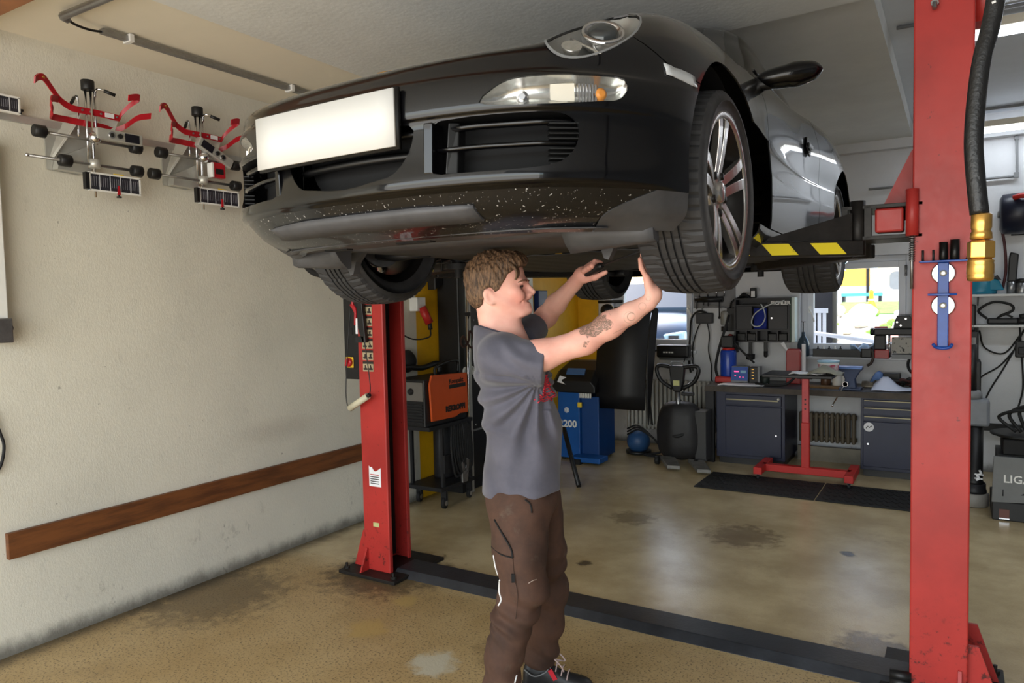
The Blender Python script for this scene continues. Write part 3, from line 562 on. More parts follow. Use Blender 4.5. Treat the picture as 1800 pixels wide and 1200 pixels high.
    b.rings(R); mo = b.build('mirror', paint, car, sub=1); 
    b = MB(); b.tube([(X(.84), .72, .825), (X(.80), .70, .815), (X(.745), .67, .815)], .022, 10, rad=[.016, .02, .03]); b.build('mirror_foot', satin, mo)
    # door handle
    b = MB(); b.lathe([(.05, 0), (.046, .006), (.03, .002)], (X(.815), 1.47, .70), (1 * sd, 0, .1), 20); b.build('handle_cup', paint, d_); b = MB(); b.box((X(.826), 1.47, .70), (.012, .11, .025), (0, 0, 0)); b.build('door_handle', paint, d_, bevel=.006)
    # door window frame line
    b = MB(); b.tube([(X(.735), y, .884) for y in np.linspace(.7, 1.65, 12)], .006, 6); b.build('belt_trim', satin, d_)
# central intake
it = clip(BODY, lambda V: -f_cen(V)); b = MB(); V = np.array(it[0]) + np.array([0, .09, 0]); b.add(V, it[1], True); b.add(V * np.array([-1, 1, 1]), [tuple(reversed(f)) for f in it[1]], True); G_ = b.build('central_intake', voidm, car, fix=False)
for z, th in ((.43, .010), (.375, .012)):
    b = MB(); b.rings([[(x, -.845 + .03 * (x / .23) ** 2 + .02, z - th), (x, -.858 + .03 * (x / .23) ** 2 + .02, z), (x, -.845 + .03 * (x / .23) ** 2 + .02, z + th), (x, -.79, z)] for x in np.linspace(-.222, .222, 13)]); b.build('intake_blade', satin, G_)
# plate (blank white) and emblem
b = MB(); cpx = -.055; P = [[(cpx + q, -.895 - .0 + .05 * abs(q) ** 2, z) for z in (.385, .532)] for q in np.linspace(-.26, .26, 9)]; b.grid(P, True); b.build('number_plate', M('blank white plate', (204, 204, 202), .5), car, solid=.008); 
b = MB(); P = [[(cpx + q, -.884 + .05 * abs(q) ** 2, z) for z in (.379, .538)] for q in np.linspace(-.265, .265, 9)]; b.grid(P, True); b.build('plate_holder', satin, car, solid=.012)
b = MB(); b.lathe([(.030, 0), (.030, .003), (.026, .006), (.004, .007)], (0, -.672, .660), (0, -.30, 1), 20); b.build('hood_emblem', BRASS, car)
# greenhouse
_gb = np.array([(0, .42, .862), (.35, .45, .866), (.60, .53, .868), (.715, .75, .878), (.725, 1.1, .882), (.73, 1.5, .887), (.70, 1.85, .90), (.55, 2.3, .87), (.3, 2.5, .85), (0, 2.55, .84)]); _gt = np.array([(0, .98, 1.24), (.28, 1.0, 1.235), (.47, 1.04, 1.21), (.53, 1.14, 1.205), (.54, 1.3, 1.21), (.53, 1.5, 1.21), (.49, 1.65, 1.22), (.4, 1.75, 1.215), (.2, 1.8, 1.22), (0, 1.82, 1.222)])
_gc = np.array([(0, 1.35, 1.27)] * 10); _on = _gb - np.array([0, 1.3, .86]); _on[:, 2] = .02; _on /= np.linalg.norm(_on, axis=1)[:, None]
net = np.array([_gb, _gb * .66 + _gt * .34 + _on * .02, _gb * .33 + _gt * .67 + _on * .022, _gt, _gt * .5 + _gc * .5 + np.array([0, 0, .014]), _gc]).transpose(1, 0, 2)
gs = cr_eval(net, 6); gs = cr_eval(gs.transpose(1, 0, 2), 5).transpose(1, 0, 2); a_, b_ = gs.shape[:2]
GH = ([tuple(p) for p in gs.reshape(-1, 3)], [(i * b_ + j, (i + 1) * b_ + j, (i + 1) * b_ + j + 1, i * b_ + j + 1) for i in range(a_ - 1) for j in range(b_ - 1)])
ui = np.repeat(np.arange(a_) / 6., b_); vi = np.tile(np.arange(b_) / 5., a_)
fw = np.minimum(np.minimum(1.75 - ui, 2.9 - vi), vi - .12); fs = np.minimum(np.minimum(np.minimum(ui - 2.35, 5.8 - ui), 2.75 - vi), vi - .12)
def clipa(VF, arr): return clip(VF, lambda V: arr)
panel(clipa(GH, fw), 'windscreen', glassd, True, th=.004)
for sd in (1, -1): panel(clipa(GH, fs), 'side_window', glassd, side=sd)
panel(clipa(GH, np.maximum(-fw, -9) * 0 + np.minimum(-fw, -fs)), 'roof', paint, True)
# cowl / cabin floor closing the body from above
b = MB(); b.grid([[(x, y, z) for x in np.linspace(-.7, .7, 5)] for y, z in ((.47, .855), (.6, .80), (1.5, .80), (2.2, .84))]); b.build('cabin_tub', voidm, car)
# underbody trays
def tray(ys, name, mat, ribs=0.):
    b = MB(); P = []
    for (y, w, z, ze) in ys: P.append([(x, y, z + (ze - z) * abs(x / w) ** 3 + ribs * (.004 if int(abs(x) * 14) % 2 else 0)) for x in np.linspace(-w, w, 41)])
    b.grid(P, not ribs); return b.build(name, mat, car, solid=.004)
def edge_y(x): return float(np.interp(abs(x), [0, .2, .39, .5, .58, .66], [-.69, -.68, -.65, -.61, -.545, -.46]))
b = MB(); xs = np.linspace(-.62, .62, 41); b.grid([[(x * (1 - .14 * t), edge_y(x) * (1 - t) + t * -.40, .176 + .014 * t - .006 * math.sin(t * PI) * (1 if abs(x) < .4 else 0)) for x in xs] for t in np.linspace(0, 1, 8)]); b.build('front_undertray', under, car, solid=.004)
tray([(-.40, .53, .190, .19), (-.2, .50, .190, .188), (.1, .48, .190, .188), (.38, .5, .188, .185)], 'axle_undertray', under)
tray([(.40, .70, .182, .178), (.8, .72, .180, .175), (1.4, .72, .178, .172), (1.95, .68, .178, .172)], 'floor_undertray', M('grey floor panel', (58, 57, 56), .55, var=.35, scale=3, bump=.2, bscale=9), 1.)
tray([(1.97, .60, .17, .2), (2.5, .55, .18, .2), (3.1, .55, .2, .22)], 'engine_undertray', satin)
# chin lip strip: centre section, hugging the chin
b = MB(); P = []
for x in np.linspace(-.40, .37, 25):
    t = abs(x / .385); yy = float(np.interp(abs(x), [0, .2, .4], [-.842, -.834, -.79])) + .012; e = .008 * max(0, 1 - t ** 6) ** .5 + .001
    P.append([(x, yy - .004, .224 + e), (x, yy + .002, .224 - e), (x, yy + .045, .196 - e * .8), (x, yy + .06, .205), (x, yy + .02, .238 + e * .3)])
b.rings(P); b.build('spoiler_lip', M('grey spoiler lip', (70, 70, 73), .5, var=.2, scale=9), car)
for x, w in ((-.33, .10), (.02, .13)): b = MB(); b.box((x, edge_y(x) + .10, .171), (w, .03, .006), (0, 0, .02)); b.build('brake_duct', voidm, car)
b = MB(); b.box((-.52, -.59, .185), (.055, .03, .004), (.5, -.1, -.5)); b.build('tow_cover', voidm, car)
for sx in (1, -1):
    b = MB(); b.tube([(sx * .42, .05, .20), (sx * .58, .02, .19), (sx * .66, 0, .20)], .022, 8); b.build('control_arm', DARK, car)
    b = MB(); b.prism([(sx * .46, -.30, .19), (sx * .56, -.30, .19), (sx * .56, -.30, .16), (sx * .53, -.30, .10), (sx * .515, -.30, .105), (sx * .50, -.30, .15)], (0, .03, .0)); b.build('brake_air_deflector', under, car)
    b = MB(); b.tube([(sx * .35, 2.35, .28), (sx * .66, 2.35, .30)], .025, 8); b.build('drive_shaft', DARK, car)
    b = MB(); b.tube([(sx * .40, 2.1, .16), (sx * .64, 2.3, .17)], .022, 8); b.build('control_arm', DARK, car)
# ---- wheels
tyrem = M('tyre rubber', (50, 50, 52), .62, var=.2, scale=18, bump=.1, bscale=90); rimm = M('machined alloy', (176, 172, 168), .25, .85, var=.06); rimd = M('dark alloy barrel', (40, 38, 37), .4, .6)
def wheel_mesh(R, Wd, rr):
    """axis along x, outer side +x, centre at origin"""
    b = MB(); hw = Wd / 2; nseg = 216
    gr = [-.30, -.10, .10, .30]; prof = []      # (x, r, kind)
    sidew = [(-hw * .80, rr - .012), (-hw * .93, rr + .012), (-hw * 1.0, rr + .04), (-hw * .99, R - .045), (-hw * .93, R - .02)]
    prof += [(x, r, 0) for x, r in sidew]
    xs = [-.86]
    for gx in gr: xs += [gx - .034, gx - .030, gx + .030, gx + .034]
    xs.append(.86)
    for i, q in enumerate(xs):
        x = q * hw; crown = R - .012 * abs(q) ** 2.6
        inside = any(abs(q - gx) < .032 for gx in gr); prof.append((x, crown - (.010 if inside else 0), 0 if inside else (1 if abs(q) < .5 else 2)))
        if i == 0 or i == len(xs) - 2: prof.append((q * hw * (.62 if i == 0 else .62) if i == 0 else .62 * hw, R - .004, 2))
    prof.sort(key=lambda p: 0) if False else None
    prof += [(-x, r, 0) for x, r in reversed(sidew)]
    rings = []
    for k in range(nseg):
        a = 2 * PI * k / nseg; ring = []
        for x, r, kd in prof:
            sk = a
            if kd == 2 and k % 4 == 0: r = r - .005
            if kd == 1 and (k + 2) % 8 == 0: r = r - .003
            ring.append((x, r * math.cos(sk + .25 * abs(x)), r * math.sin(sk + .25 * abs(x))))
        rings.append(ring)
    n = len(prof); vs = [p for r in rings for p in r]; fs = [(k * n + j, ((k + 1) % nseg) * n + j, ((k + 1) % nseg) * n + j + 1, k * n + j + 1) for k in range(nseg) for j in range(n - 1)]
    b.add(vs, fs, True); b.sm = [not (4 <= j <= n - 7) for k in range(nseg) for j in range(n - 1)]; return b
def spokes(Rr, x0):
    b = MB()
    for k in range(5):
        for sg in (-1, 1):
            R_ = []
            for t in np.linspace(0, 1, 7):
                r = .045 + (Rr - .045) * t; wo = .036 + .004 * math.sin(t * 3) + .022 * t ** 3; wi = .003 + .014 * t ** 1.5 if t < .95 else .020
                cx = x0 - .030 * (1 - t) ** 1.5 * 1.0 + .0; th = .022 + .012 * (1 - t)
                if t < .12: wi = .0
                R_.append([(cx, r, sg * wi), (cx, r, sg * wo), (cx - th, r, sg * (wo - .004)), (cx - th, r, sg * (wi + .003))])
            a = math.radians(95 + 72 * k) - PI / 2; ca, sa = math.cos(a), math.sin(a)
            b.rings([[(x, y * ca - z * sa, y * sa + z * ca) if False else (x, -(y * sa + z * ca) if False else y * math.cos(a + PI / 2) - z * math.sin(a + PI / 2), y * math.sin(a + PI / 2) + z * math.cos(a + PI / 2)) for x, y, z in q] for q in R_], smooth=False)
    return b
wheel_cache = {}
def wheel(sd, cx, cy, R, Wd, outer):
    """outer: x of the tyre's outer face in the car frame"""
    rr = .245; hw = Wd / 2; W0 = bpy.data.objects.new('wheel', None); COL.objects.link(W0); W0.parent = car; W0.location = (sd * (outer - hw), cy, R - .008); W0.rotation_euler = (0, 0, 0 if sd > 0 else PI)
    key = (R, Wd)
    if key in wheel_cache:
        for me, mt in wheel_cache[key]:
            o = bpy.data.objects.new(me.name, me); COL.objects.link(o); o.parent = W0
            if me.name.startswith('spokes'): md = o.modifiers.new('bevel', 'BEVEL'); md.width = .003; md.segments = 2
        return W0
    L = []
    def ad(b, nm, mt, **k): o = b.build(nm, mt, W0, **k); L.append((o.data, mt)); return o
    ad(wheel_mesh(R, Wd, rr), 'tyre', tyrem)
    b = MB(); b.lathe([(rr - .012, -hw * .80), (rr + .012, -hw * .90), (rr + .004, -hw * .84), (rr - .02, -hw * .72), (rr - .035, -hw * .3), (rr - .03, hw * .5), (rr - .012, hw * .78), (rr + .006, hw * .86), (rr + .006, hw * .90), (rr - .006, hw * .88), (rr - .022, hw * .80), (rr - .045, hw * .45), (rr - .055, 0), (rr - .045, -hw * .6)], (0, 0, 0), (1, 0, 0), 64, caps=False); ad(b, 'rim_barrel', rimd)
    b = MB(); b.lathe([(rr + .007, hw * .85), (rr + .008, hw * .905), (rr - .004, hw * .90), (rr - .016, hw * .86), (rr - .016, hw * .82)], (0, 0, 0), (1, 0, 0), 72, caps=False); ad(b, 'rim_lip', rimm)
    ad(spokes(rr - .012, hw * .86), 'spokes', rimm, bevel=.003)
    b = MB(); b.lathe([(.085, hw * .86 - .07), (.083, hw * .86 - .034), (.07, hw * .86 - .028), (.036, hw * .86 - .026), (.034, hw * .86 - .018), (.028, hw * .86 - .012), (.004, hw * .86 - .010)], (0, 0, 0), (1, 0, 0), 36); ad(b, 'hub_cap', rimm)
    for k in range(5):
        a = math.radians(95 + 36 + 72 * k); b = MB(); b.lathe([(.013, hw * .86 - .045), (.013, hw * .86 - .022), (.006, hw * .86 - .02)], (0, .065 * math.cos(a), .065 * math.sin(a)), (1, 0, 0), 10); ad(b, 'wheel_bolt', rimd)
    b = MB(); b.lathe([(.165, -.03), (.165, -.004), (.07, -.004), (.06, .01)], (0, 0, 0), (1, 0, 0), 48); ad(b, 'brake_disc', STEEL)
    wheel_cache[key] = L
    return W0
wheel(1, 0, .03, .322, .235, .82); wheel(-1, 0, .03, .322, .235, .806)
wheel(1, 0, 2.35, .322, .29, .845); wheel(-1, 0, 2.35, .322, .29, .845)
# ================================================================ PERSON (local frame: x = the way he faces, y = away from the gate, z up)
def vnoise(P, s, seed=0):
    """smooth value noise in [-1,1] for points P (n,3)"""
    q = P * s; i = np.floor(q).astype(np.int64); f = q - i; f = f * f * (3 - 2 * f); out = np.zeros(len(P), np.float32)
    for dx in (0, 1):
        for dy in (0, 1):
            for dz in (0, 1):
                h = (i[:, 0] + dx) * 374761393 + (i[:, 1] + dy) * 668265263 + (i[:, 2] + dz) * 2147483647 + seed * 974711; h = (h ^ (h >> 13)) * 1274126177; h = (h ^ (h >> 16)) & 0xffff
                out += (h / 32767.5 - 1).astype(np.float32) * (f[:, 0] if dx else 1 - f[:, 0]) * (f[:, 1] if dy else 1 - f[:, 1]) * (f[:, 2] if dz else 1 - f[:, 2])
    return out
class SDF:
    def __init__(s, lo, hi, h):
        s.lo = np.array(lo, float); s.h = h; s.n = np.ceil((np.array(hi) - s.lo) / h).astype(int) + 1; s.g = np.full(s.n, 1., np.float32)
    def region(s, lo, hi, fn, k=.01, op='u'):
        a = np.maximum(0, np.floor((np.array(lo) - s.lo) / s.h).astype(int)); b = np.minimum(s.n, np.ceil((np.array(hi) - s.lo) / s.h).astype(int) + 1)
        if (b <= a).any(): return
        ax = [s.lo[i] + s.h * np.arange(a[i], b[i]) for i in range(3)]; P = np.stack(np.meshgrid(*ax, indexing='ij'), -1).reshape(-1, 3)
        d = fn(P).astype(np.float32).reshape(b - a); v = s.g[a[0]:b[0], a[1]:b[1], a[2]:b[2]]
        if op == 'u': h = np.clip(.5 + .5 * (d - v) / k, 0, 1); r = d * (1 - h) + v * h - k * h * (1 - h)
        elif op == 's': h = np.clip(.5 - .5 * (v + d) / k, 0, 1); r = v * (1 - h) + (-d) * h + k * h * (1 - h)
        elif op == 'add': r = v + d
        else: r = np.maximum(v, d)
        s.g[a[0]:b[0], a[1]:b[1], a[2]:b[2]] = r
    def cone(s, a, b, ra, rb, k=.015, op='u', flat=None):
        a, b = np.array(a, float), np.array(b, float); m = max(ra, rb) + k * 1.5 + .02; lo = np.minimum(a, b) - m; hi = np.maximum(a, b) + m
        def fn(P):
            e = b - a; w = P - a; t = np.clip((w @ e) / (e @ e), 0, 1); q = w - t[:, None] * e
            if flat is not None: fd, fs = np.array(flat[0], float), flat[1]; c = q @ fd; q = q + (fs - 1) * c[:, None] * fd
            return np.linalg.norm(q, axis=1) - (ra + (rb - ra) * t)
        s.region(lo, hi, fn, k, op)
    def chain(s, pts, rs, k=.012):
        for i in range(len(pts) - 1): s.cone(pts[i], pts[i + 1], rs[i], rs[i + 1], k)
    def ell(s, c, r, k=.015, op='u', rot=None):
        c, r = np.array(c, float), np.array(r, float); m = r.max() + k * 1.5 + .02
        def fn(P):
            q = P - c
            if rot is not None: q = q @ rot
            l = np.linalg.norm(q / r, axis=1); g = np.linalg.norm(q / (r * r), axis=1); return l * (l - 1) / np.maximum(g, 1e-6)
        s.region(c - m, c + m, fn, k, op)
    def mesh(s, smooth=2):
        g = s.g; c = g < 0; A = c[:-1, :-1, :-1]
        cnt = np.zeros(A.shape, np.int8)
        for dx in (0, 1):
            for dy in (0, 1):
                for dz in (0, 1): cnt += c[dx:c.shape[0] - 1 + dx, dy:c.shape[1] - 1 + dy, dz:c.shape[2] - 1 + dz]
        act = (cnt > 0) & (cnt < 8); idx = np.argwhere(act); nid = np.full(act.shape, -1, np.int64); nid[act] = np.arange(len(idx))
        off = np.array([(x, y, z) for x in (0, 1) for y in (0, 1) for z in (0, 1)]); val = np.stack([g[tuple((idx + o).T)] for o in off], 1)
        acc = np.zeros((len(idx), 3)); num = np.zeros(len(idx))
        for i in range(8):
            for j in range(i + 1, 8):
                if abs(off[i] - off[j]).sum() != 1: continue
                m = (val[:, i] < 0) != (val[:, j] < 0); t = val[m, i] / (val[m, i] - val[m, j]); acc[m] += off[i] + t[:, None] * (off[j] - off[i]); num[m] += 1
        V = s.lo + s.h * (idx + acc / num[:, None]); F = []
        for ax in range(3):
            sl = [slice(None)] * 3; s2 = [slice(None)] * 3; sl[ax] = slice(0, -1); s2[ax] = slice(1, None); a, b = c[tuple(sl)], c[tuple(s2)]; e = np.argwhere(a != b); u, w = [i for i in range(3) if i != ax]
            e = e[(e[:, u] > 0) & (e[:, w] > 0) & (e[:, u] < act.shape[u]) & (e[:, w] < act.shape[w])]; fl = a[tuple(e.T)]
            q = []
            for du, dw in ((-1, -1), (0, -1), (0, 0), (-1, 0)): p = e.copy(); p[:, u] += du; p[:, w] += dw; q.append(nid[tuple(p.T)])
            q = np.stack(q, 1); ok = (q >= 0).all(1); q, fl = q[ok], fl[ok]; flip = fl if ax != 1 else ~fl; q[~flip] = q[~flip][:, ::-1]; F.append(q)
        F = np.concatenate(F)
        for _ in range(smooth):
            S_ = np.zeros_like(V); n_ = np.zeros(len(V))
            for a, b in ((0, 1), (1, 2), (2, 3), (3, 0)):
                for i, j in ((a, b), (b, a)): np.add.at(S_, F[:, i], V[F[:, j]]); np.add.at(n_, F[:, i], 1)
            V = V * .5 + .5 * S_ / np.maximum(n_, 1)[:, None]
        return V, F
def np_mesh(V, F, name, mat, parent):
    me = bpy.data.meshes.new(name); me.vertices.add(len(V)); me.vertices.foreach_set('co', np.asarray(V, np.float32).ravel()); k = F.shape[1]
    me.loops.add(F.size); me.loops.foreach_set('vertex_index', F.astype(np.int32).ravel()); me.polygons.add(len(F)); me.polygons.foreach_set('loop_start', np.arange(0, F.size, k, dtype=np.int32)); me.polygons.foreach_set('use_smooth', np.ones(len(F), bool)); me.update(calc_edges=True); me.validate()
    o = bpy.data.objects.new(name, me); COL.objects.link(o); me.materials.append(mat); o.parent = parent; return o

man = thing('person', 'man in a grey T-shirt and brown work trousers reaching up to the raised front wheel', 'person', (-1.386, 2.34, 0), math.radians(31.31))
# ---- materials
skin = M('skin', (226, 172, 150), .5, spec=.35); n = NT(skin); a = n.noise(9, 4, .6); skc = n.mix(n.step(a, .3, .7), (240, 186, 168), (228, 164, 148))
skc = n.mix(n.m('MULTIPLY', n.blob(.0, 1.60, .07, .8, i=0, j=2), .35), skc, (206, 112, 100))
n.b.inputs['Subsurface Weight'].default_value = .12; n.b.inputs['Subsurface Radius'].default_value = (.02, .008, .005); n.b.inputs['Subsurface Scale'].default_value = .5
# tattoo on the near forearm: filled leaf pattern, rings and lines
arm_s = n.m('ADD', n.m('MULTIPLY', n.m('SUBTRACT', n.xyz(0), .215), .863), n.m('MULTIPLY', n.m('SUBTRACT', n.xyz(2), 1.443), .505))      # along the forearm
arm_t = n.m('SUBTRACT', n.m('MULTIPLY', n.m('SUBTRACT', n.xyz(2), 1.443), .863), n.m('MULTIPLY', n.m('SUBTRACT', n.xyz(0), .215), .505))   # across it
nearside = n.m('LESS_THAN', n.xyz(1), -.19)
pat = n.m('ADD', .45, n.m('MULTIPLY', n.step(n.noise(230, 3, .6), .38, .55), .5))
edge_ = n.noise(34, 2, .5)
def band(v, lo, hi): return n.m('MULTIPLY', n.step(v, lo, lo + .004), n.m('SUBTRACT', 1, n.step(v, hi - .004, hi)))
tn = n.m('MULTIPLY', n.m('SUBTRACT', edge_, .5), .09)
leaf = n.m('MULTIPLY', band(n.m('ADD', arm_s, tn), -.005, .105), band(n.m('ADD', arm_t, n.m('MULTIPLY', tn, .7)), -.002, .06))
tat = n.m('MULTIPLY', n.m('MULTIPLY', leaf, pat), .85)
def ring(s0, t0, r, wd):
    d = n.m('POWER', n.m('ADD', n.m('POWER', n.m('SUBTRACT', arm_s, s0), 2), n.m('POWER', n.m('SUBTRACT', arm_t, t0), 2)), .5); return band(d, r - wd, r + wd)
for s0, t0, r, wd in ((.172, -.006, .013, .003), (.166, -.005, .019, .0022), (.222, .004, .012, .0022), (.252, .016, .007, .0025)): tat = n.m('MAXIMUM', tat, n.m('MULTIPLY', ring(s0, t0, r, wd), n.m('ADD', .3, n.m('MULTIPLY', n.step(edge_, .4, .55), .5))))
wav = n.m('ADD', arm_t, n.m('MULTIPLY', n.m('SINE', n.m('MULTIPLY', arm_s, 50)), .004))
tat = n.m('MAXIMUM', tat, n.m('MULTIPLY', n.m('MULTIPLY', band(wav, -.030, -.025), band(arm_s, .09, .27)), .7))
skc = n.mix(n.m('MULTIPLY', tat, nearside), skc, (82, 80, 66)); n.out(skc, None, n.noise(220, 2), .06, .002)
shirtm = M('grey cotton jersey', (104, 104, 116), .85); n = NT(shirtm); a = n.noise(6, 5); n.out(n.mix(n.step(a, .3, .7), (94, 93, 105), (76, 75, 86)), None, n.noise(400, 2), .08, .002); n.b.inputs['Sheen Weight'].default_value = .2
trom = M('brown work cloth', (104, 78, 62), .85); n = NT(trom); a = n.noise(5, 6, .65); c_ = n.mix(n.step(a, .3, .72), (86, 60, 47), (58, 41, 33)); c_ = n.mix(n.m('MULTIPLY', n.step(n.noise(14, 5, .7), .58, .7), .5), c_, (88, 76, 66)); n.out(c_, None, n.noise(300, 2), .12, .002)
hairm = M('brown hair', (96, 70, 50), .55); n = NT(hairm); a = n.noise(70, 4, .65, stretch=(2.2, 2.2, .35)); n.out(n.mix(n.step(a, .35, .65), (58, 42, 30), (128, 98, 72)), None, a, .6, .01)

# ---- body
HO = np.array([-.083, -.005, 1.646]); ha = math.radians(-12); hp = math.radians(3)
Rz = np.array([[math.cos(ha), -math.sin(ha), 0], [math.sin(ha), math.cos(ha), 0], [0, 0, 1]]); Ry = np.array([[math.cos(hp), 0, -math.sin(hp)], [0, 1, 0], [math.sin(hp), 0, math.cos(hp)]]); HR = Rz @ Ry      # head -> body
hl_ = lambda p: HO + HR @ np.array(p, float)
s = SDF((-.25, -.36, .80), (.52, .46, 1.80), .0042)
s.ell((-.045, 0, 1.27), (.10, .15, .2), .05); s.ell((-.02, 0, .99), (.095, .135, .22), .05); s.cone((-.06, -.12, 1.41), (-.04, .12, 1.42), .055, .055, .05)
s.cone(hl_((-.035, 0, -.05)), (-.085, 0, 1.42), .055, .062, .03)
s.cone((-.02, -.0, 1.42), hl_((.02, 0, -.075)), .05, .04, .03)
RS, RE, RM, RW = (-.076, -.165, 1.392), (.215, -.22, 1.443), (.30, -.232, 1.497), (.432, -.25, 1.572)
s.cone(RS, (.07, -.195, 1.396), .058, .051, .03); s.cone((.07, -.195, 1.396), RE, .051, .043, .03); s.cone(RE, RM, .042, .042, .03); s.cone(RM, (.37, -.242, 1.536), .042, .035, .03); s.cone((.37, -.242, 1.536), RW, .035, .0285, .02, flat=((.6, 0, -.8), 1.0))
LS, LE, LW = (-.024, .165, 1.42), (.112, .37, 1.519), (.223, .235, 1.652)
s.cone(LS, LE, .054, .042, .03); s.cone(LE, (.15, .31, 1.57), .042, .041, .03); s.cone((.15, .31, 1.57), LW, .041, .028, .02)
# near hand, palm flat against the tyre's inner side, fingers up
yv = np.array([.52, .854, 0]); KN = np.array([.436, -.248, 1.655]); Wp = np.array([.446, -.25, 1.592])
for q in (-.030, -.010, .010, .030): s.cone(Wp + yv * q * .55, KN + yv * q, .0185, .0125, .014)
s.ell((.455, -.25, 1.602), (.021, .028, .030), .015)
for q, L in ((-.031, .062), (-.0105, .078), (.0105, .084), (.031, .075)):
    k0 = KN + yv * q; k1 = k0 + np.array([-.018, -.010, .5 * L]); k2 = k0 + np.array([-.024, -.014, L]); s.chain([k0, k1, k2], [.0098, .0088, .0075], .005)
tb = Wp + yv * .03 + np.array([.0, 0, .012]); s.chain([tb, tb + yv * .03 + np.array([-.01, 0, .03]), tb + yv * .042 + np.array([-.016, 0, .062])], [.015, .0105, .0085], .008)
# far hand closed round the screwdriver, thumb along its underside
S0, S1 = np.array([.262, .19, 1.682]), np.array([.329, .02, 1.726]); sx = (np.array([.329, .03, 1.726]) - S0); sx = np.array([.335, .02, 1.728]) - S0; sx /= np.linalg.norm(sx)
PL = np.array([.245, .205, 1.680])
s.cone(LW, PL, .027, .031, .015); s.ell((.262, .200, 1.690), (.036, .030, .032), .015)
upv = np.array([-.35, .15, .9]); upv -= sx * (upv @ sx); upv /= np.linalg.norm(upv); ov = np.cross(sx, upv)       # around the handle
HC = np.array([.292, .135, 1.703])
for k, q in enumerate((-.036, -.014, .008, .030)):
    base = HC + sx * (q) ; pts = [base + (-upv * .2 + ov * 0) * 0 + (math.cos(t) * upv + math.sin(t) * ov) * .026 for t in (2.2, 1.1, 0.1, -1.0)]
    s.chain([PL * .45 + base * .55 + upv * .012] + pts[1:], [.013, .0105, .0095, .008], .005)
s.chain([np.array([.262, .185, 1.668]), np.array([.295, .14, 1.672]), np.array([.332, .095, 1.690])], [.017, .0118, .0092], .01)
# head (evaluated in the head's own frame)
def head_fn(P):
    q = (P - HO) @ HR; f, w, t = q[:, 0], np.abs(q[:, 1]), q[:, 2]; Q = np.stack([f, w, t], 1)
    def E(c, r): c, r = np.array(c), np.array(r); d = (Q - c); l = np.linalg.norm(d / r, axis=1); gg = np.linalg.norm(d / (r * r), axis=1); return l * (l - 1) / np.maximum(gg, 1e-6)
    def K(a, b, ra, rb): a, b = np.array(a), np.array(b); e = b - a; ww = Q - a; tt = np.clip((ww @ e) / (e @ e), 0, 1); return np.linalg.norm(ww - tt[:, None] * e, axis=1) - (ra + (rb - ra) * tt)
    def U(a, b, k): h = np.clip(.5 + .5 * (b - a) / k, 0, 1); return b * (1 - h) + a * h - k * h * (1 - h)
    def Sb(a, b, k): h = np.clip(.5 - .5 * (a + b) / k, 0, 1); return a * (1 - h) - b * h + k * h * (1 - h)
    d = E((-.005, 0, .03), (.108, .077, .090))
    d = U(d, E((.045, 0, -.035), (.062, .060, .072)), .03); d = U(d, K((.005, .048, -.052), (.085, .016, -.104), .022, .02), .025); d = U(d, E((.103, 0, -.099), (.022, .022, .018)), .018)
    d = U(d, E((.075, 0, -.066), (.040, .034, .038)), .02)
    d = U(d, K((.094, .032, .004), (.104, .006, .006), .013, .012), .014)
    d = U(d, E((.078, .046, -.032), (.022, .020, .020)), .02); d = U(d, E((.088, .038, -.048), (.019, .018, .020)), .014)
    d = Sb(d, E((.112, .033, -.016), (.020, .017, .010)), .012)
    d = U(d, K((.104, 0, .0), (.131, 0, -.034), .008, .0105), .010); d = U(d, E((.118, .011, -.042), (.012, .009, .008)), .008); d = U(d, K((.100, 0, -.03), (.112, 0, -.05), .012, .012), .012)
    d = U(d, E((.110, .0, -.056), (.010, .024, .006)), .006); d = U(d, E((.108, .0, -.076), (.011, .022, .007)), .006)
    d = Sb(d, E((.118, .0, -.0665), (.016, .027, .0045)), .004); d = Sb(d, K((.100, .034, -.050), (.092, .040, -.072), .004, .003), .006)
    # ear
    ef = np.array([-.018, .074, -.042]); ee = Q - ef; er = np.stack([ee[:, 0] * .95 + ee[:, 2] * .3, ee[:, 1] - .25 * -ee[:, 0], ee[:, 2] * .95 - ee[:, 0] * .3], 1)
    l = np.linalg.norm(er / np.array([.021, .009, .033]), axis=1); d = U(d, (l - 1) * .009, .006)
    l2 = np.linalg.norm((er - np.array([.003, .010, -.002])) / np.array([.012, .008, .020]), axis=1); d = Sb(d, (l2 - 1) * .008, .005)
    return d
s.region(HO - .19, HO + .19, head_fn, .02)
V, F = s.mesh(2); body = np_mesh(V, F, 'body', skin, man)
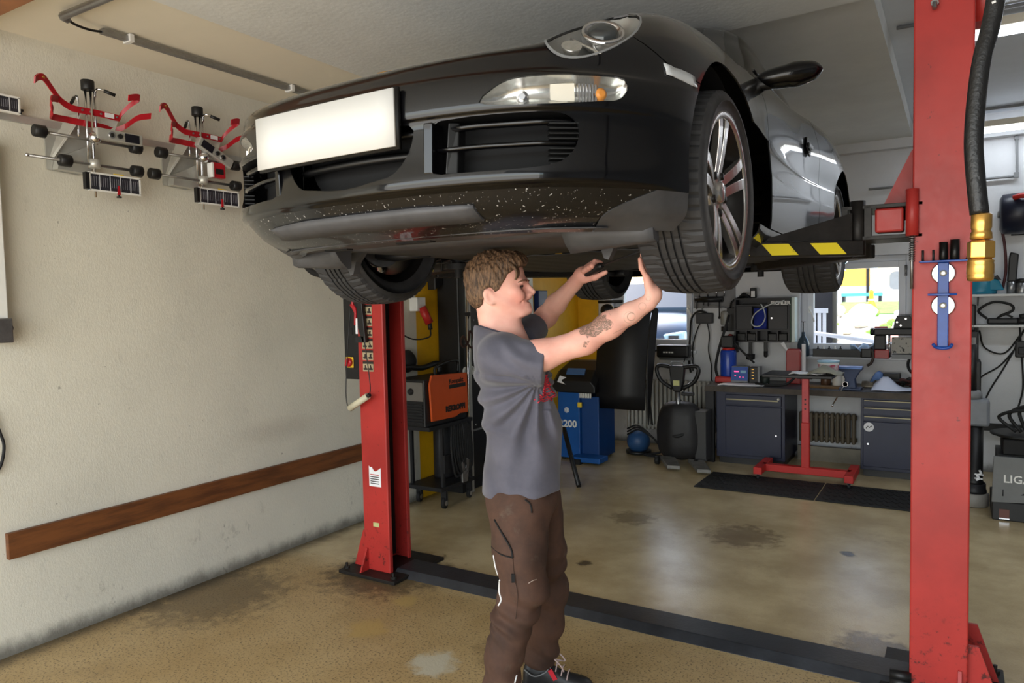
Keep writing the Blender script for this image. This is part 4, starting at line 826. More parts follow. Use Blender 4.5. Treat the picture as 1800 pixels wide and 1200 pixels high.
# ---- hair
h = SDF(HO - np.array([.17, .12, .14]), HO + np.array([.15, .12, .16]), .0028)
def hair_fn(P):
    q = (P - HO) @ HR; f, w, t = q[:, 0], np.abs(q[:, 1]), q[:, 2]; Q = np.stack([f, q[:, 1], t], 1)
    def E(c, r): c, r = np.array(c), np.array(r); d = (Q - c); l = np.linalg.norm(d / r, axis=1); gg = np.linalg.norm(d / (r * r), axis=1); return l * (l - 1) / np.maximum(gg, 1e-6)
    top = np.clip((t - .0) / .09, 0, 1)
    d = E((-.012, 0, .030), (.118, .087, .101)); d = np.minimum(d, E((.028, 0, .075), (.092, .075, .052))); d = np.minimum(d, E((-.05, 0, -.01), (.074, .076, .085)))
    st = np.stack([f * 130 + t * 70, q[:, 1] * 120, t * 16], 1)
    d = d - .0032 * vnoise(st, 1., 3) * (.7 + .5 * top) - .0045 * vnoise(np.stack([f * 48 + t * 30, q[:, 1] * 60, t * 9], 1), 1., 5) * (.3 + top)
    # hairline: keep what lies behind/above it
    line = np.interp(t, [-.12, -.075, -.05, -.02, .0, .03, .05, .065, .09], [-.07, -.055, -.048, .016, .034, .052, .076, .105, .13])
    keep = (f - line) * .8 + .004 * vnoise(np.stack([f * 0, q[:, 1] * 90, t * 50], 1), 1., 9) ; low = (-.088 - t) * .8
    ear = np.linalg.norm((np.stack([f, w, t], 1) - np.array([-.016, .085, -.045])) / np.array([.027, .03, .040]), axis=1); earf = (1 - ear) * .02
    return np.maximum(np.maximum(np.maximum(d, keep), low), earf)
h.region(HO - .3, HO + .3, hair_fn, .0001); V, F = h.mesh(1); np_mesh(V, F, 'hair', hairm, man)
# fringe strands, brows, eyes, teeth
for k in range(5):
    w0 = -.062 + .012 * k; b = MB(); pts = [hl_(p) for p in ((.068 - .004 * abs(k - 2), w0 - .006, .075), (.086, w0 - .008, .050), (.088 - .006 * k % 3 * .01, w0 - .010, .026), (.080, w0 - .012, .012))]
    b.tube(spl(pts, 4), .005, 6, rad=list(np.linspace(.009, .0015, 13))); b.build('hair_strand', hairm, man)
eye = M('dark brown eye', (120, 92, 80), .25); lash = M('dark lash', (50, 34, 28), .7); brow = M('brow hair', (112, 78, 58), .9)  # eyeball in a dark brown so that it stares less
for sg in (-1, 1):
    b = MB(); b.sphere(hl_((.0875, sg * .033, -.0165)), .0105, 14, 10); b.build('eye', eye, man)
    b = MB(); b.tube(spl([hl_(p) for p in ((.083, sg * .045, -.018), (.097, sg * .040, -.0115), (.1005, sg * .033, -.010), (.098, sg * .024, -.013))], 4), .0022, 6); b.build('eyelid', skin if False else lash, man)
    b = MB(); b.tube(spl([hl_(p) for p in ((.083, sg * .048, .002), (.101, sg * .040, .008), (.111, sg * .030, .0095), (.1135, sg * .017, .007))], 4), .004, 6, rad=[.0015] + [.0034] * 11 + [.0018]); b.build('eyebrow', brow, man)
b = MB(); b.tube(spl([hl_(p) for p in ((.094, -.022, -.0655), (.105, -.012, -.0655), (.108, 0, -.0655), (.105, .012, -.0655), (.094, .022, -.0655))], 4), .0028, 6); b.build('teeth', M('teeth', (226, 218, 206), .3), man)
# ---- T-shirt
t_ = SDF((-.26, -.33, .84), (.2, .44, 1.54), .0052)
zz = np.array([.85, .90, 1.0, 1.13, 1.22, 1.31, 1.38, 1.43, 1.47, 1.50]); uc = np.array([-.012, -.010, -.005, -.002, -.018, -.032, -.045, -.062, -.085, -.095]); aa = np.array([.152, .150, .142, .140, .142, .142, .136, .120, .094, .080]); bb = np.array([.175, .172, .165, .168, .178, .190, .195, .180, .125, .085])
def tor(P):
    z = P[:, 2]; u = P[:, 0] - np.interp(z, zz, uc); a = np.interp(z, zz, aa); b_ = np.interp(z, zz, bb); l = ((np.abs(u) / a) ** 2.3 + (np.abs(P[:, 1]) / b_) ** 2.3) ** (1 / 2.3); return (l - 1) * np.minimum(a, b_) * .9
t_.region((-.26, -.33, .84), (.2, .44, 1.54), tor, .001)
SE = np.array([.058, -.197, 1.362]); sd_ = SE - np.array(RS); sd_ /= np.linalg.norm(sd_)
t_.cone((-.075, -.168, 1.385), (.12, -.206, 1.358), .084, .070, .03)
LSE = np.array(LS) + (np.array(LE) - np.array(LS)) * .62; t_.cone((-.03, .13, 1.405), LSE, .072, .060, .03)
t_.cone((-.06, -.14, 1.405), (-.04, .14, 1.415), .058, .058, .05)
def folds(P):
    x, y, z = P.T; d = np.zeros(len(P))
    k = x * .75 + (z - 1.12) * 1.0; e = np.exp(-((z - 1.18) / .17) ** 2)      # diagonal folds radiating from the armpit
    ang = np.arctan2(z - 1.30, x - .05); rr = np.hypot(z - 1.30, x - .05)
    d += .0105 * np.sin(ang * 15 + 1.2 * vnoise(P, 7, 1)) * np.exp(-((rr - .16) / .12) ** 2) * (z < 1.33)
    d += .0025 * np.sin(x * 55 + 9 * vnoise(P, 5, 2)) * np.exp(-((z - .93) / .08) ** 2)
    d += .006 * np.sin(((x - .02) * .5 + (z - 1.36) * .86) * 95 + 3 * vnoise(P, 9, 4)) * np.exp(-((x - .0) / .09) ** 2 - ((z - 1.39) / .06) ** 2)
    d += .004 * vnoise(P, 11, 6) + .009 * np.exp(-((z - 1.13 + .2 * (x + .15)) / .016) ** 2) * np.clip((-x - .02) / .12, 0, 1)
    return -d
t_.region((-.26, -.33, .84), (.2, .44, 1.54), folds, 1, 'add')
t_.region((-.26, -.33, .84), (.2, .44, 1.54), lambda P: (.878 + .10 * (P[:, 0] + .015) * .9 + .002 * np.sin(P[:, 0] * 30 + P[:, 1] * 14)) - P[:, 2], 1, 'max')
pl = (SE + np.array([.018, 0, -.01])); ndir = np.array([.96, -.12, -.10]); ndir /= np.linalg.norm(ndir)
t_.region((-.02, -.33, 1.2), (.2, -.10, 1.5), lambda P: np.where(P[:, 1] < -.125, ((P - pl) @ ndir), -1), 1, 'max')
ld = (np.array(LE) - np.array(LS)); ld /= np.linalg.norm(ld); t_.region((-.1, .15, 1.2), (.2, .44, 1.54), lambda P: np.where(P[:, 1] > .18, (P - LSE) @ ld, -1), 1, 'max')
neck_c = np.array([-.072, 0, 1.495]); t_.cone((-.072, 0, 1.40), (-.083, 0, 1.57), .055, .080, .008, 's')
t_.region((-.26, -.33, 1.40), (.2, .44, 1.54), lambda P: np.where((P[:, 0] < .08) & (np.abs(P[:, 1]) < .14), (P[:, 2] - (1.500 - .30 * (P[:, 0] + .17))) * .95, -1), 1, 'max')
V, F = t_.mesh(2); shirt = np_mesh(V, F, 't_shirt', shirtm, man)
b = MB(); ring_ = [(-.082 + .073 * math.cos(a), .071 * math.sin(a), 1.474 - .022 * math.cos(a)) for a in np.linspace(0, 2 * PI, 33)[:-1]]; b.tube(ring_, .0055, 8, True); b.build('collar', M('collar rib', (84, 84, 96), .9), shirt)
red_p = M('red print', (196, 52, 66), .8)
SV = V
def on_shirt(y, z):
    i = np.argmin(np.hypot(SV[:, 1] - y, SV[:, 2] - z) + np.where(SV[:, 0] < .02, 1, 0)); return SV[i] + np.array([.0025, -.002, 0])
for k in range(13):
    z = 1.228 + .0075 * k; w_ = .046 * (1 - k / 13.5); b = MB(); pts = [tuple(on_shirt(-.125 + q * w_, z + .004 * math.sin(q * 7 + k))) for q in np.linspace(-1, 1, 7)]; b.tube(spl(pts, 2), .0022, 6); b.build('shirt_print', red_p, shirt)
# ---- trousers
p_ = SDF((-.25, -.29, .02), (.22, .30, .95), .006)
p_.ell((-.012, 0, .86), (.140, .168, .11), .03)
p_.chain([(-.022, -.085, .83), (-.024, -.11, .68), (-.010, -.125, .545)], [.110, .096, .085], .03); p_.chain([(-.010, -.125, .545), (-.058, -.125, .42), (-.092, -.12, .28), (-.11, -.12, .08)], [.084, .074, .069, .066], .02)
p_.chain([(.030, .085, .82), (.058, .11, .62), (.075, .14, .44)], [.112, .098, .086], .03); p_.chain([(.075, .14, .44), (.068, .16, .28), (.050, .18, .13)], [.084, .076, .066], .02)
def tf(P):
    x, y, z = P.T; d = .011 * np.sin(z * 62 + x * 22 + 6 * vnoise(P, 6, 1)) * (np.exp(-((z - .47) / .09) ** 2) + .8 * np.exp(-((z - .16) / .09) ** 2)) + .006 * vnoise(P, 9, 2) + .004 * vnoise(P, 20, 3); return -d
p_.region((-.25, -.29, .02), (.22, .30, .95), tf, 1, 'add'); p_.region((-.25, -.29, .02), (.22, .30, .95), lambda P: np.where(P[:, 1] < .03, .07, .115) - P[:, 2], 1, 'max')
p_.region((-.25, -.29, .02), (.22, .30, .95), lambda P: P[:, 2] - .915, 1, 'max')
V, F = p_.mesh(2); trous = np_mesh(V, F, 'trousers', trom, man)
TV = V
def on_leg(u, z):      # nearest trouser surface point on the camera-facing side of the near leg
    i = np.argmin(np.hypot(TV[:, 0] - u, TV[:, 2] - z) + np.where(TV[:, 1] > -.12, 1, 0)); return TV[i] + np.array([0, -.004, 0])
white_c = M('white reflective cord', (226, 226, 224), .6); black_c = M('black seam', (20, 18, 18), .8)
def seamline(pts, mat, nm, r): b = MB(); b.tube(spl([tuple(on_leg(u, z)) for u, z in pts], 4), r, 6); b.build(nm, mat, trous)
seamline([(-.112, .81), (-.085, .77), (-.055, .72), (-.050, .69)], black_c, 'pocket_edge', .0035); seamline([(-.125, .70), (-.09, .695), (-.05, .69)], black_c, 'pocket_edge', .0025)
seamline([(-.050, .69), (-.046, .62), (-.035, .56), (-.045, .47)], M('brown seam', (60, 44, 36), .9), 'side_seam', .0012); seamline([(-.118, .68), (-.112, .63), (-.105, .60)], white_c, 'reflective_cord', .003); seamline([(-.098, .585), (-.108, .57), (-.100, .54), (-.094, .52), (-.104, .50)], white_c, 'reflective_cord', .003); seamline([(-.045, .24), (-.06, .19), (-.05, .15)], white_c, 'reflective_cord', .003); seamline([(.005, .60), (.02, .603), (.035, .605)], M('worn thread', (170, 150, 136), .9), 'worn_patch', .0015)
b = MB(); q = on_leg(-.048, .615); b.box((q[0], q[1] - .002, q[2]), (.012, .005, .03)); b.build('zip_tag', black_c, trous)
seamline([(.0, .885), (.018, .87), (.022, .84)], black_c, 'fly_seam', .003)
# ---- shoes
shoem = M('black work shoe leather', (24, 23, 24), .45, var=.3, scale=20, bump=.1); lacem = M('pale lace', (186, 164, 160), .8)
def shoe(loc, rz):
    e = MB(); R_ = []
    for t, hw, zt, zc in ((0, .024, .075, .0), (.04, .036, .115, 0), (.10, .039, .125, 0), (.30, .041, .125, 0), (.42, .042, .108, 0), (.55, .046, .085, 0), (.70, .050, .070, 0), (.85, .048, .062, 0), (.95, .036, .052, 0), (1.0, .016, .036, 0)):
        y0 = -.07 + t * .285; R_.append([(y0, hw * math.cos(a) * (1 if math.sin(a) < 0 else .86), .022 + (zt - .022) * max(0, math.sin(a)) ** .8 if math.sin(a) > 0 else .022) for a in np.linspace(0, 2 * PI, 21)[:-1]])
    e.rings(R_); o = e.build('shoe', shoem, man, sub=1, loc=loc, rot=(0, 0, rz))
    e = MB(); prof = [(-.075, .02), (-.07, .038), (-.02, .042), (.06, .044), (.12, .052), (.18, .048), (.212, .03), (.217, .0)]; P = [(x, y) for x, y in prof] + [(x, -y) for x, y in reversed(prof[:-1])]
    e.prism([(x, y, 0) for x, y in P], (0, 0, .026)); e.build('sole', RUBBER, o, bevel=.005)
    for k in range(4):
        x = .045 + .022 * k; z = .128 - .0125 * k * (1 + .1 * k); e = MB(); e.tube(spl([(x, -.032, z - .022), (x + .006, -.012, z + .002), (x + .012, .012, z + .002), (x, .032, z - .022)], 4), .0028, 6); e.build('lace', lacem, o)
    e = MB(); e.tube(spl([(.045, 0, .13), (.03, -.02, .165), (.05, -.035, .16), (.09, -.042, .12), (.10, -.035, .095)], 6), .003, 6); e.build('lace_loop', lacem, o)
    e = MB(); e.tube(spl([(.045, 0, .13), (.05, .01, .16), (.085, .0, .15), (.105, -.01, .13), (.09, .01, .118), (.06, .005, .128)], 6), .003, 6); e.build('lace_loop', lacem, o)
    e = MB(); e.box((.055, -.0385, .082), (.018, .004, .046), (0, -.5, 0)); e.build('red_tab', M('red tab', (206, 40, 56), .5), o)
    e = MB(); e.tube(spl([(-.06, -.028, .095), (-.02, -.041, .075), (.02, -.040, .088), (.04, -.035, .105)], 5), .003, 6); e.build('reflective_piping', GREY, o)
    return o
shoe((.048, .18, .0), math.radians(-6)); shoe((-.11, -.12, .0), math.radians(4))
# ---- screwdriver held in the far hand
scr = thing('screwdriver', 'long black screwdriver held in the raised far hand under the car', 'tool', tuple(man.matrix_basis @ Vector((.262, .19, 1.682))) if False else (-1.386 + .262 * .8544 - .19 * .5196, 2.34 + .262 * .5196 + .19 * .8544, 1.682))
a0 = Vector((0, 0, 0)); a1l = np.array([.335, .02, 1.728]) - np.array([.262, .19, 1.682]); a2l = np.array([.445, -.27, 1.757]) - np.array([.262, .19, 1.682])
rotl = lambda q: Vector((q[0] * .8544 - q[1] * .5196, q[0] * .5196 + q[1] * .8544, q[2])); a1, a2 = rotl(a1l), rotl(a2l)
hd = a1.normalized(); b = MB(); b.lathe([(.010, -.01), (.015, .0), (.016, .03), (.0135, .06), (.016, .10), (.0145, .125), (.008, .14)], a0, hd, 12); b.build('handle', BLACK, scr); b = MB(); b.cyl(hd * .135, a2, .004, 8); b.build('shaft', DARK, scr)
# ================================================================ LEFT WALL: wheel-alignment clamps, rail, bits on the column
lred = M('red enamel', (172, 30, 40), .3, var=.08); board = M('gauge board', (42, 42, 50), .5); lite = M('gauge lines', (196, 198, 204), .5)
b = MB(); b.bx(XW + .001, XW + .016, 1.62, 3.3, 2.462, 2.497); tag(b.build('hanging_rail', ALU), 'flat aluminium rail screwed to the white wall behind the alignment clamps', 'rail')
def gauge(t, y0, y1, z0, z1, x, pointer=True):
    b = MB(); b.bx(x - .012, x, y0, y1, z0, z1); g_ = b.build('gauge_board', board, t)
    for (a, c, d, e) in ((y0, y1, z0 - .004, z0 + .004), (y0, y1, z1 - .004, z1 + .004), (y0, y0 + .007, z0, z1), (y1 - .007, y1, z0, z1)): b = MB(); b.bx(x - .013, x + .004, a, c, d, e); b.build('gauge_frame', WHITE, g_)
    for k in range(1, 5): yy = y0 + (y1 - y0) * k / 5; b = MB(); b.bx(x, x + .0015, yy - .0015, yy + .0015, z0, z1); b.build('gauge_line', lite, g_)
    for k in range(22):
        yy = y0 + .014 + (y1 - y0 - .028) * k / 21; b = MB(); b.bx(x, x + .001, yy - .001, yy + .001, z0 + .02, z1 - .016); b.build('gauge_line', M('faint gauge lines', (120, 120, 128), .5), g_)
    b = MB(); b.bx(x - .02, x + .006, y0 - .018, y0, z0 + .002, z1); b.build('end_cap', BLACK, g_)
    if pointer:
        yc = y0 + (y1 - y0) * .55; b = MB(); b.prism([(x + .003, yc - .008, z0 - .012), (x + .003, yc + .008, z0 - .012), (x + .003, yc + .003, z0 + .034), (x + .003, yc - .003, z0 + .034)], (.004, 0, 0)); b.build('pointer', lred, g_); b = MB(); b.lathe([(.012, 0), (.012, .008), (.004, .010), (.004, .016)], (x + .004, yc, z0 - .026), (0, 0, 1), 12); b.build('knob', BLACK, g_)
def clamp(Y0, lb, tilt, extra):
    t = thing('wheel_alignment_clamp', lb, 'alignment clamp', (XW, Y0, 2.30), group=None)
    def P(pts): return [(x, y, z) for x, y, z in pts]
    # arms (flat red bars)
    for pts in ([(.20, -.29, .320), (.18, -.265, .342), (.17, -.236, .348), (.14, -.19, .318), (.12, -.145, .278), (.11, -.10, .258), (.11, -.068, .252), (.11, .03, .254), (.11, .146, .251)], [(.13, -.158, .275), (.17, -.205, .262), (.19, -.222, .235), (.17, -.205, .205), (.12, -.187, .193), (.09, -.105, .199), (.09, -.06, .198)], [(.09, -.06, .198), (.09, .071, .196), (.09, .122, .189), (.13, .16, .21), (.16, .21, .258), (.18, .271, .278)], [(.11, .146, .252), (.13, .150, .275), (.16, .175, .315), (.19, .205, .348), (.20, .185, .352), (.205, .14, .336)]):
        b = MB(); b.strip(spl(pts, 4), (.25, 0, 1), .030, .006); b.build('clamp_arm', lred, t)
    b = MB(); b.bx(.114, .117, .07, .115, .242, .264); b.build('arm_label', PAPER, t)
    for y_ in (-.04, 0, .05, .13): b = MB(); b.cyl((.112, y_, .253), (.118, y_, .253), .005, 8); b.build('rivet', STEEL, t)
    b = MB(); b.tube([(.17, -.240, .352), (.175, -.24, .345)], .008, 6); b.build('arm_mark', BRASS, t)
    # bracket sheets
    b = MB(); b.prism([(.004, -.165, .165), (.004, -.165, -.035), (.004, -.02, -.045), (.004, .03, .05), (.004, .03, .17)], (.006, 0, 0)); b.build('back_sheet', ALU, t)
    b = MB(); b.prism([(.01, -.075, .235), (.085, -.035, .24), (.085, -.055, .19), (.02, -.14, .02), (.01, -.15, .02)], (.004, .003, 0)); b.build('side_sheet', ALU, t)
    b = MB(); b.prism([(.012, -.13, .02), (.012, .02, .10), (.012, .02, -.04), (.012, -.14, -.035)], (.05, 0, 0)); b.build('lower_sheet', ALU, t)
    b = MB(); b.prism([(.05, .08, .245), (.10, .14, .245), (.10, .11, .16), (.05, .07, .15)], (.004, .004, 0)); b.build('side_sheet', ALU, t)
    # rods, top knob and lever
    for (x, y, z0, z1) in ((.10, -.014, -.02, .375), (.115, .004, -.16, .36), (.10, .030, .1, .36)):
        b = MB(); b.cyl((x, y, z0), (x, y, z1), .006, 10); b.build('guide_rod', CHROME, t)
    b = MB(); b.lathe([(.029, 0), (.031, .004), (.031, .044), (.028, .048)], (.108, -.005, .355), (0, 0, 1), 10); b.build('top_knob', BLACK, t)
    b = MB(); b.tube(spl([(.105, .03, .33), (.11, .032, .362), (.13, .045, .368), (.15, .10, .350)], 4), .006, 8); b.build('lever', CHROME, t); b = MB(); b.tube([(.135, .058, .364), (.152, .105, .349)], .009, 8); b.build('lever_grip', BLACK, t)
    b = MB(); b.tube(spl([(.08, -.045, .12), (.08, -.04, .30), (.085, -.055, .32), (.11, -.08, .285)], 4), .006, 8); b.build('hook', CHROME, t); b = MB(); b.tube([(.095, -.066, .308), (.115, -.09, .275)], .008, 8); b.build('hook_grip', BLACK, t)
    # bars with rubber wheels
    for z, y0, y1, wh in ((.112, -.25, .24, (-.255, .205)), (-.005, -.305 if not extra else -.31, .235, (-.148 if not extra else -.30, .205))):
        b = MB(); b.cyl((.13, y0, z), (.13, y1, z), .0075, 10); br = b.build('cross_bar', STEEL, t)
        for y in wh: b = MB(); b.lathe([(.02, 0), (.028, .004), (.029, .05), (.02, .056)], (.13, y - .02, z), (0, 1, 0), 18); b.build('rubber_wheel', BLACK, br)
        b = MB(); b.sphere((.13, y0, z), .010, 8, 6); b.build('end_cap', CHROME, br)
    b = MB(); b.sphere((.14, .0, .125), .030, 16, 10); b.build('ball_joint', CHROME, t); b = MB(); b.lathe([(.026, -.02), (.026, .02)], (.13, -.002, 0), (0, 0, 1), 16); b.build('joint_block', ALU, t)
    # measuring head
    hc = Vector((.155, .11, .145)) if not extra else Vector((.155, .06, .155)); Rm = Matrix.Rotation(tilt, 3, 'X')
    b = MB(); b.box(hc, (.035, .235, .055), Rm); hd_ = b.build('measuring_head', ALU, t, bevel=.006)
    sgn = 1 if not extra else -1
    b = MB(); b.box(hc + Rm @ Vector((.018, .06 * sgn, 0)), (.003, .075, .042), Rm); b.build('display', M('dark display', (28, 26, 34), .2), hd_)
    for y_, r_, mt in ((-.045, .016, CHROME), (-.045, .009, BLACK), (-.005, .012, BLACK)): b = MB(); c_ = hc + Rm @ Vector((.017, y_ * sgn, 0)); b.cyl(c_, c_ + Vector((.006 if mt is CHROME else .010, 0, 0)), r_, 14); b.build('dial', mt, hd_)
    gauge(t, -.045, .215, -.13, -.048, .15)
    b = MB(); b.bx(.145, .15, .08, .13, -.047, -.038); b.build('level_vial', YELLOW, t)
    if extra:
        b = MB(); b.bx(.12, .165, .035, .045, .02, .10); b.build('box_edge', WHITE, t); b = MB(); b.bx(.12, .16, .045, .125, .02, .105); rb = b.build('red_sensor_box', lred, t, bevel=.004); b = MB(); b.bx(.16, .162, .06, .11, .04, .07); b.build('display', BLACK, rb)
    return t
clamp(2.02, 'red and chrome wheel alignment clamp on the wall, the one farther from the car', 0., False); clamp(2.62, 'red and chrome wheel alignment clamp next to the car bumper with a red sensor box', math.radians(-26), True)
t = thing('gauge_panel', 'dark striped gauge panel cut off by the left picture edge', 'gauge', (XW, 1.50, 2.30)); gauge(t, 0, .21, .18, .25, .10, False); b = MB(); b.bx(.0, .09, .05, .15, .19, .24); b.build('holder', ALU, t)
b = MB(); b.lathe([(.006, 0), (.006, .012), (.014, .014), (.014, .022)], (XW + .016, 1.75, 2.50), (0, 0, 1), 12); tag(b.build('star_knob', BLACK), 'small black star knob on the wall rail at the far left', 'knob')
# screws and plugs in the plaster
t = thing('door_edge', 'white metal door edge with a latch at the left border of the picture', 'door', (XW + .05, 1.548, 1.3))
b = MB(); b.bx(-.03, .03, -.02, .075, .26, 1.05); b.build('leaf_edge', WHITE, t, bevel=.004); b = MB(); b.bx(-.03, .045, .02, .085, .15, .26); b.build('latch', STEEL, t, bevel=.004); b = MB(); b.cyl((.0, .085, .215), (.0, .10, .215), .014, 10); b.build('stud', BLACK, t)
b = MB(); b.tube(spl([(XW + .02, 1.56, 1.15), (XW + .02, 1.585, 1.05), (XW + .02, 1.60, .98), (XW + .02, 1.585, .90), (XW + .02, 1.56, .86)], 6), .007, 6); tag(b.build('black_cable', RUBBER), 'black cable loop hanging at the left picture edge', 'cable')
# ---- things on the left column
t = thing('lift_control_box', 'black switch box with red and yellow main switch beside the left column', 'control box', (-3.09, 3.24, 1.14))
b = MB(); b.bx(-.08, .095, 0, .14, 0, .545); b.build('box', BLACK, t, bevel=.006); b = MB(); b.bx(-.065, -.005, -.006, 0, .07, .135); b.build('switch_plate', M('switch yellow', (222, 176, 40), .45), t, bevel=.003); b = MB(); b.lathe([(.027, 0), (.027, .012), (.02, .018)], (-.036, -.006, .103), (0, -1, 0), 16); b.build('rotary_switch', lred, t); b = MB(); b.box((-.036, -.028, .103), (.012, .014, .046), (0, .5, 0)); b.build('switch_handle', lred, t, bevel=.003)
b = MB(); b.bx(-.04, -.01, -.003, 0, .27, .31); b.build('label_plate', DARK, t)
t = thing('inspection_lamp', 'cream hand lamp hanging on a black cord in front of the left column', 'lamp', (-2.945, 3.115, 1.03)); b = MB(); b.cyl((-.075, 0, -.045), (.07, 0, .035), .019, 14); b.build('tube_housing', M('cream plastic', (205, 198, 172), .5), t); b = MB(); b.cyl((.07, 0, .035), (.084, 0, .043), .012, 10); b.build('end_cap', DARK, t)
b = MB(); b.tube(spl([(.082, 0, .04), (.08, .01, .10), (.05, .015, .30), (.035, .02, .38)], 5), .003, 6); b.build('cord', BLACK, t); b = MB(); b.tube(spl([(-.075, 0, -.045), (-.095, .0, -.02), (-.10, .0, .08), (-.08, .01, .35), (-.06, .02, .56)], 5), .003, 6); b.build('cord', BLACK, t)
t = thing('cable_clamp_tool', 'red and black clamp tool hung on the left column by the stickers', 'tool', (-2.94, 3.13, 1.37)); b = MB(); b.tube(spl([(-.04, 0, .27), (-.045, 0, .22), (-.025, 0, .19), (-.03, 0, .10)], 4), .008, 8); b.build('red_handle', lred, t); b = MB(); b.tube(spl([(-.06, 0, .22), (-.035, 0, .19), (-.02, .0, .16)], 4), .007, 8); b.build('red_handle', lred, t)
b = MB(); b.prism([(-.01, 0, .27), (.02, 0, .27), (.045, 0, .0), (.02, 0, .0), (-.02, 0, .10)], (0, .025, 0)); b.build('black_body', BLACK, t, bevel=.004); b = MB(); b.bx(-.035, .03, .0, .03, .0, .035); b.build('jaw', DARK, t); b = MB(); b.bx(-.025, -.01, -.004, .0, .05, .14); b.build('white_label', PAPER, t)
b = MB(); b.tube(spl([(-3.64, 3.40, 2.05), (-3.68, 3.40, 1.97), (-3.665, 3.40, 1.885), (-3.608, 3.40, 1.822), (-3.53, 3.40, 1.792), (-3.38, 3.39, 1.776), (-3.0, 3.38, 1.77)], 6), .020, 10); tag(b.build('hydraulic_hose', RUBBER), 'thick black hydraulic hose curving behind the far front wheel', 'hose')
# ---- magnetic tool holder on the right column
bl = M('blue enamel', (26, 70, 150), .3, var=.15, scale=25)
t = thing('magnetic_socket_holder', 'blue magnetic tool holder with sockets on the right red column', 'tool holder', (-.04, 3.168, 1.38))
b = MB(); b.bx(-.018, .018, -.022, -.014, .0, .315); b.build('spine', bl, t, bevel=.003)
b = MB(); b.bx(-.078, .078, -.055, -.012, .315, .322); b.build('top_shelf', bl, t, bevel=.002); b = MB(); b.prism([(-.05, -.05, .192), (-.02, -.058, .192), (.02, -.058, .192), (.045, -.05, .192), (.03, -.012, .192), (-.03, -.012, .192)], (0, 0, .008)); b.build('middle_ring', bl, t, bevel=.002); b = MB(); b.tube(spl([(-.03, -.04, .012), (-.022, -.03, .0), (0, -.028, -.004), (.022, -.03, .0), (.03, -.04, .012)], 4), .006, 8); b.build('lower_hook', bl, t)
for z in (.275, .155):
    b = MB(); b.lathe([(.040, .0), (.040, .010), (.036, .013)], (.0, -.0, z), (0, -1, 0), 28); b.build('magnet', CHROME, t); b = MB(); b.lathe([(.012, .0), (.012, .003), (.006, .006)], (.0, -.022, z), (0, -1, 0), 16); b.build('screw', ALU, t)
for x in (-.066, -.032): b = MB(); b.cyl((x, -.034, .322), (x, -.034, .362), .004, 8); b.build('peg', DARK, t)
for x, r_, h_ in ((.0, .0145, .066), (.036, .0155, .074)):
    b = MB(); b.lathe([(r_ * .8, 0), (r_, .003), (r_, h_), (r_ * .7, h_), (r_ * .65, h_ - .03)], (x, -.034, .322), (0, 0, 1), 16); b.build('socket', M('black oxide steel', (34, 33, 33), .3, .7), t)
b = MB(); b.tube([(.072, -.034, .322), (.086, -.034, .365)], .003, 6); b.build('peg', DARK, t)
# ---- black air hose with brass coupling hanging in the right foreground
t = thing('air_hose', 'thick black air hose with a brass coupling hanging in the right foreground', 'hose', (.043, 1.555, 1.60))
hp_ = [(.075, .08, 1.35), (.045, .06, .80), (.013, .036, .50), (-.006, .02, .40), (-.014, .012, .33), (-.018, .004, .25), (-.014, .0, .18), (-.008, 0, .12)]
b = MB(); b.tube(spl(hp_, 8), .0152, 16); b.build('hose', M('ribbed black hose', (20, 20, 21), .38, bump=.2, bscale=150), t)
for k, (dx, dz, w_) in enumerate(((0, 0, .006), (.001, .009, .004), (-.001, .017, .006), (.002, .026, .003), (.001, .034, .006))): b = MB(); b.box((.010 + dx + dz * .10, .0195 + dz * .05, .492 + dz), (w_, .0012, .004), (0, -.3 + .2 * (k % 2), 0)); b.build('faded_print', M('hose print', (190, 190, 190), .6), t)
b = MB(); b.lathe([(.014, .12), (.0165, .118), (.0165, .096), (.0145, .090), (.017, .086), (.0175, .076), (.013, .074)], (-.006, 0, 0), (.01, 0, 1), 20); b.build('ferrule', BRASS, t)
b = MB(); b.lathe([(.017, .073), (.0225, .070), (.0225, .042), (.018, .040)], (-.006, 0, 0), (.01, 0, 1), 6, smooth=False); b.build('hex_nut', BRASS, t, bevel=.0015)
b = MB(); b.lathe([(.019, .040), (.0215, .036), (.0205, .033), (.0215, .030), (.0215, .014), (.0205, .012), (.0215, .010), (.020, .002), (.015, .0)], (-.006, 0, 0), (.01, 0, 1), 28); b.build('coupling_sleeve', BRASS, t)
# ================================================================ BACK LEFT: welder, black cabinet, balancer, pallet truck
t = thing('welding_machine', 'orange and black welding machine on a wheeled cart by the yellow wall', 'welder', (-3.52, 4.66, 0))
orange = M('orange shell', (206, 82, 26), .4, var=.06)
b = MB(); b.bx(-.15, .15, -.40, .13, .66, 1.02); body_ = b.build('case', BLACK, t, bevel=.01)
b = MB(); b.prism([(.152, -.34, .70), (.152, -.36, .98), (.152, -.33, 1.05), (.152, .13, 1.03), (.152, .13, .71), (.152, .02, .715), (.152, -.04, .695)], (.018, 0, 0)); b.build('orange_side_panel', orange, body_, bevel=.005)
b = MB(); b.bx(-.14, .14, -.412, -.40, .86, 1.0); b.build('front_panel', M('grey fascia', (110, 106, 100), .5), body_)
for x in (-.06, .03): b = MB(); b.lathe([(.026, 0), (.026, .008), (.018, .01), (.016, .024)], (x, -.412, .93), (0, -1, 0), 16); b.build('dial', DARK, body_)
for k in range(7): b = MB(); b.bx(-.13, .13, -.408, -.40, .69 + k * .022, .70 + k * .022); b.build('vent_slat', DARK, body_)
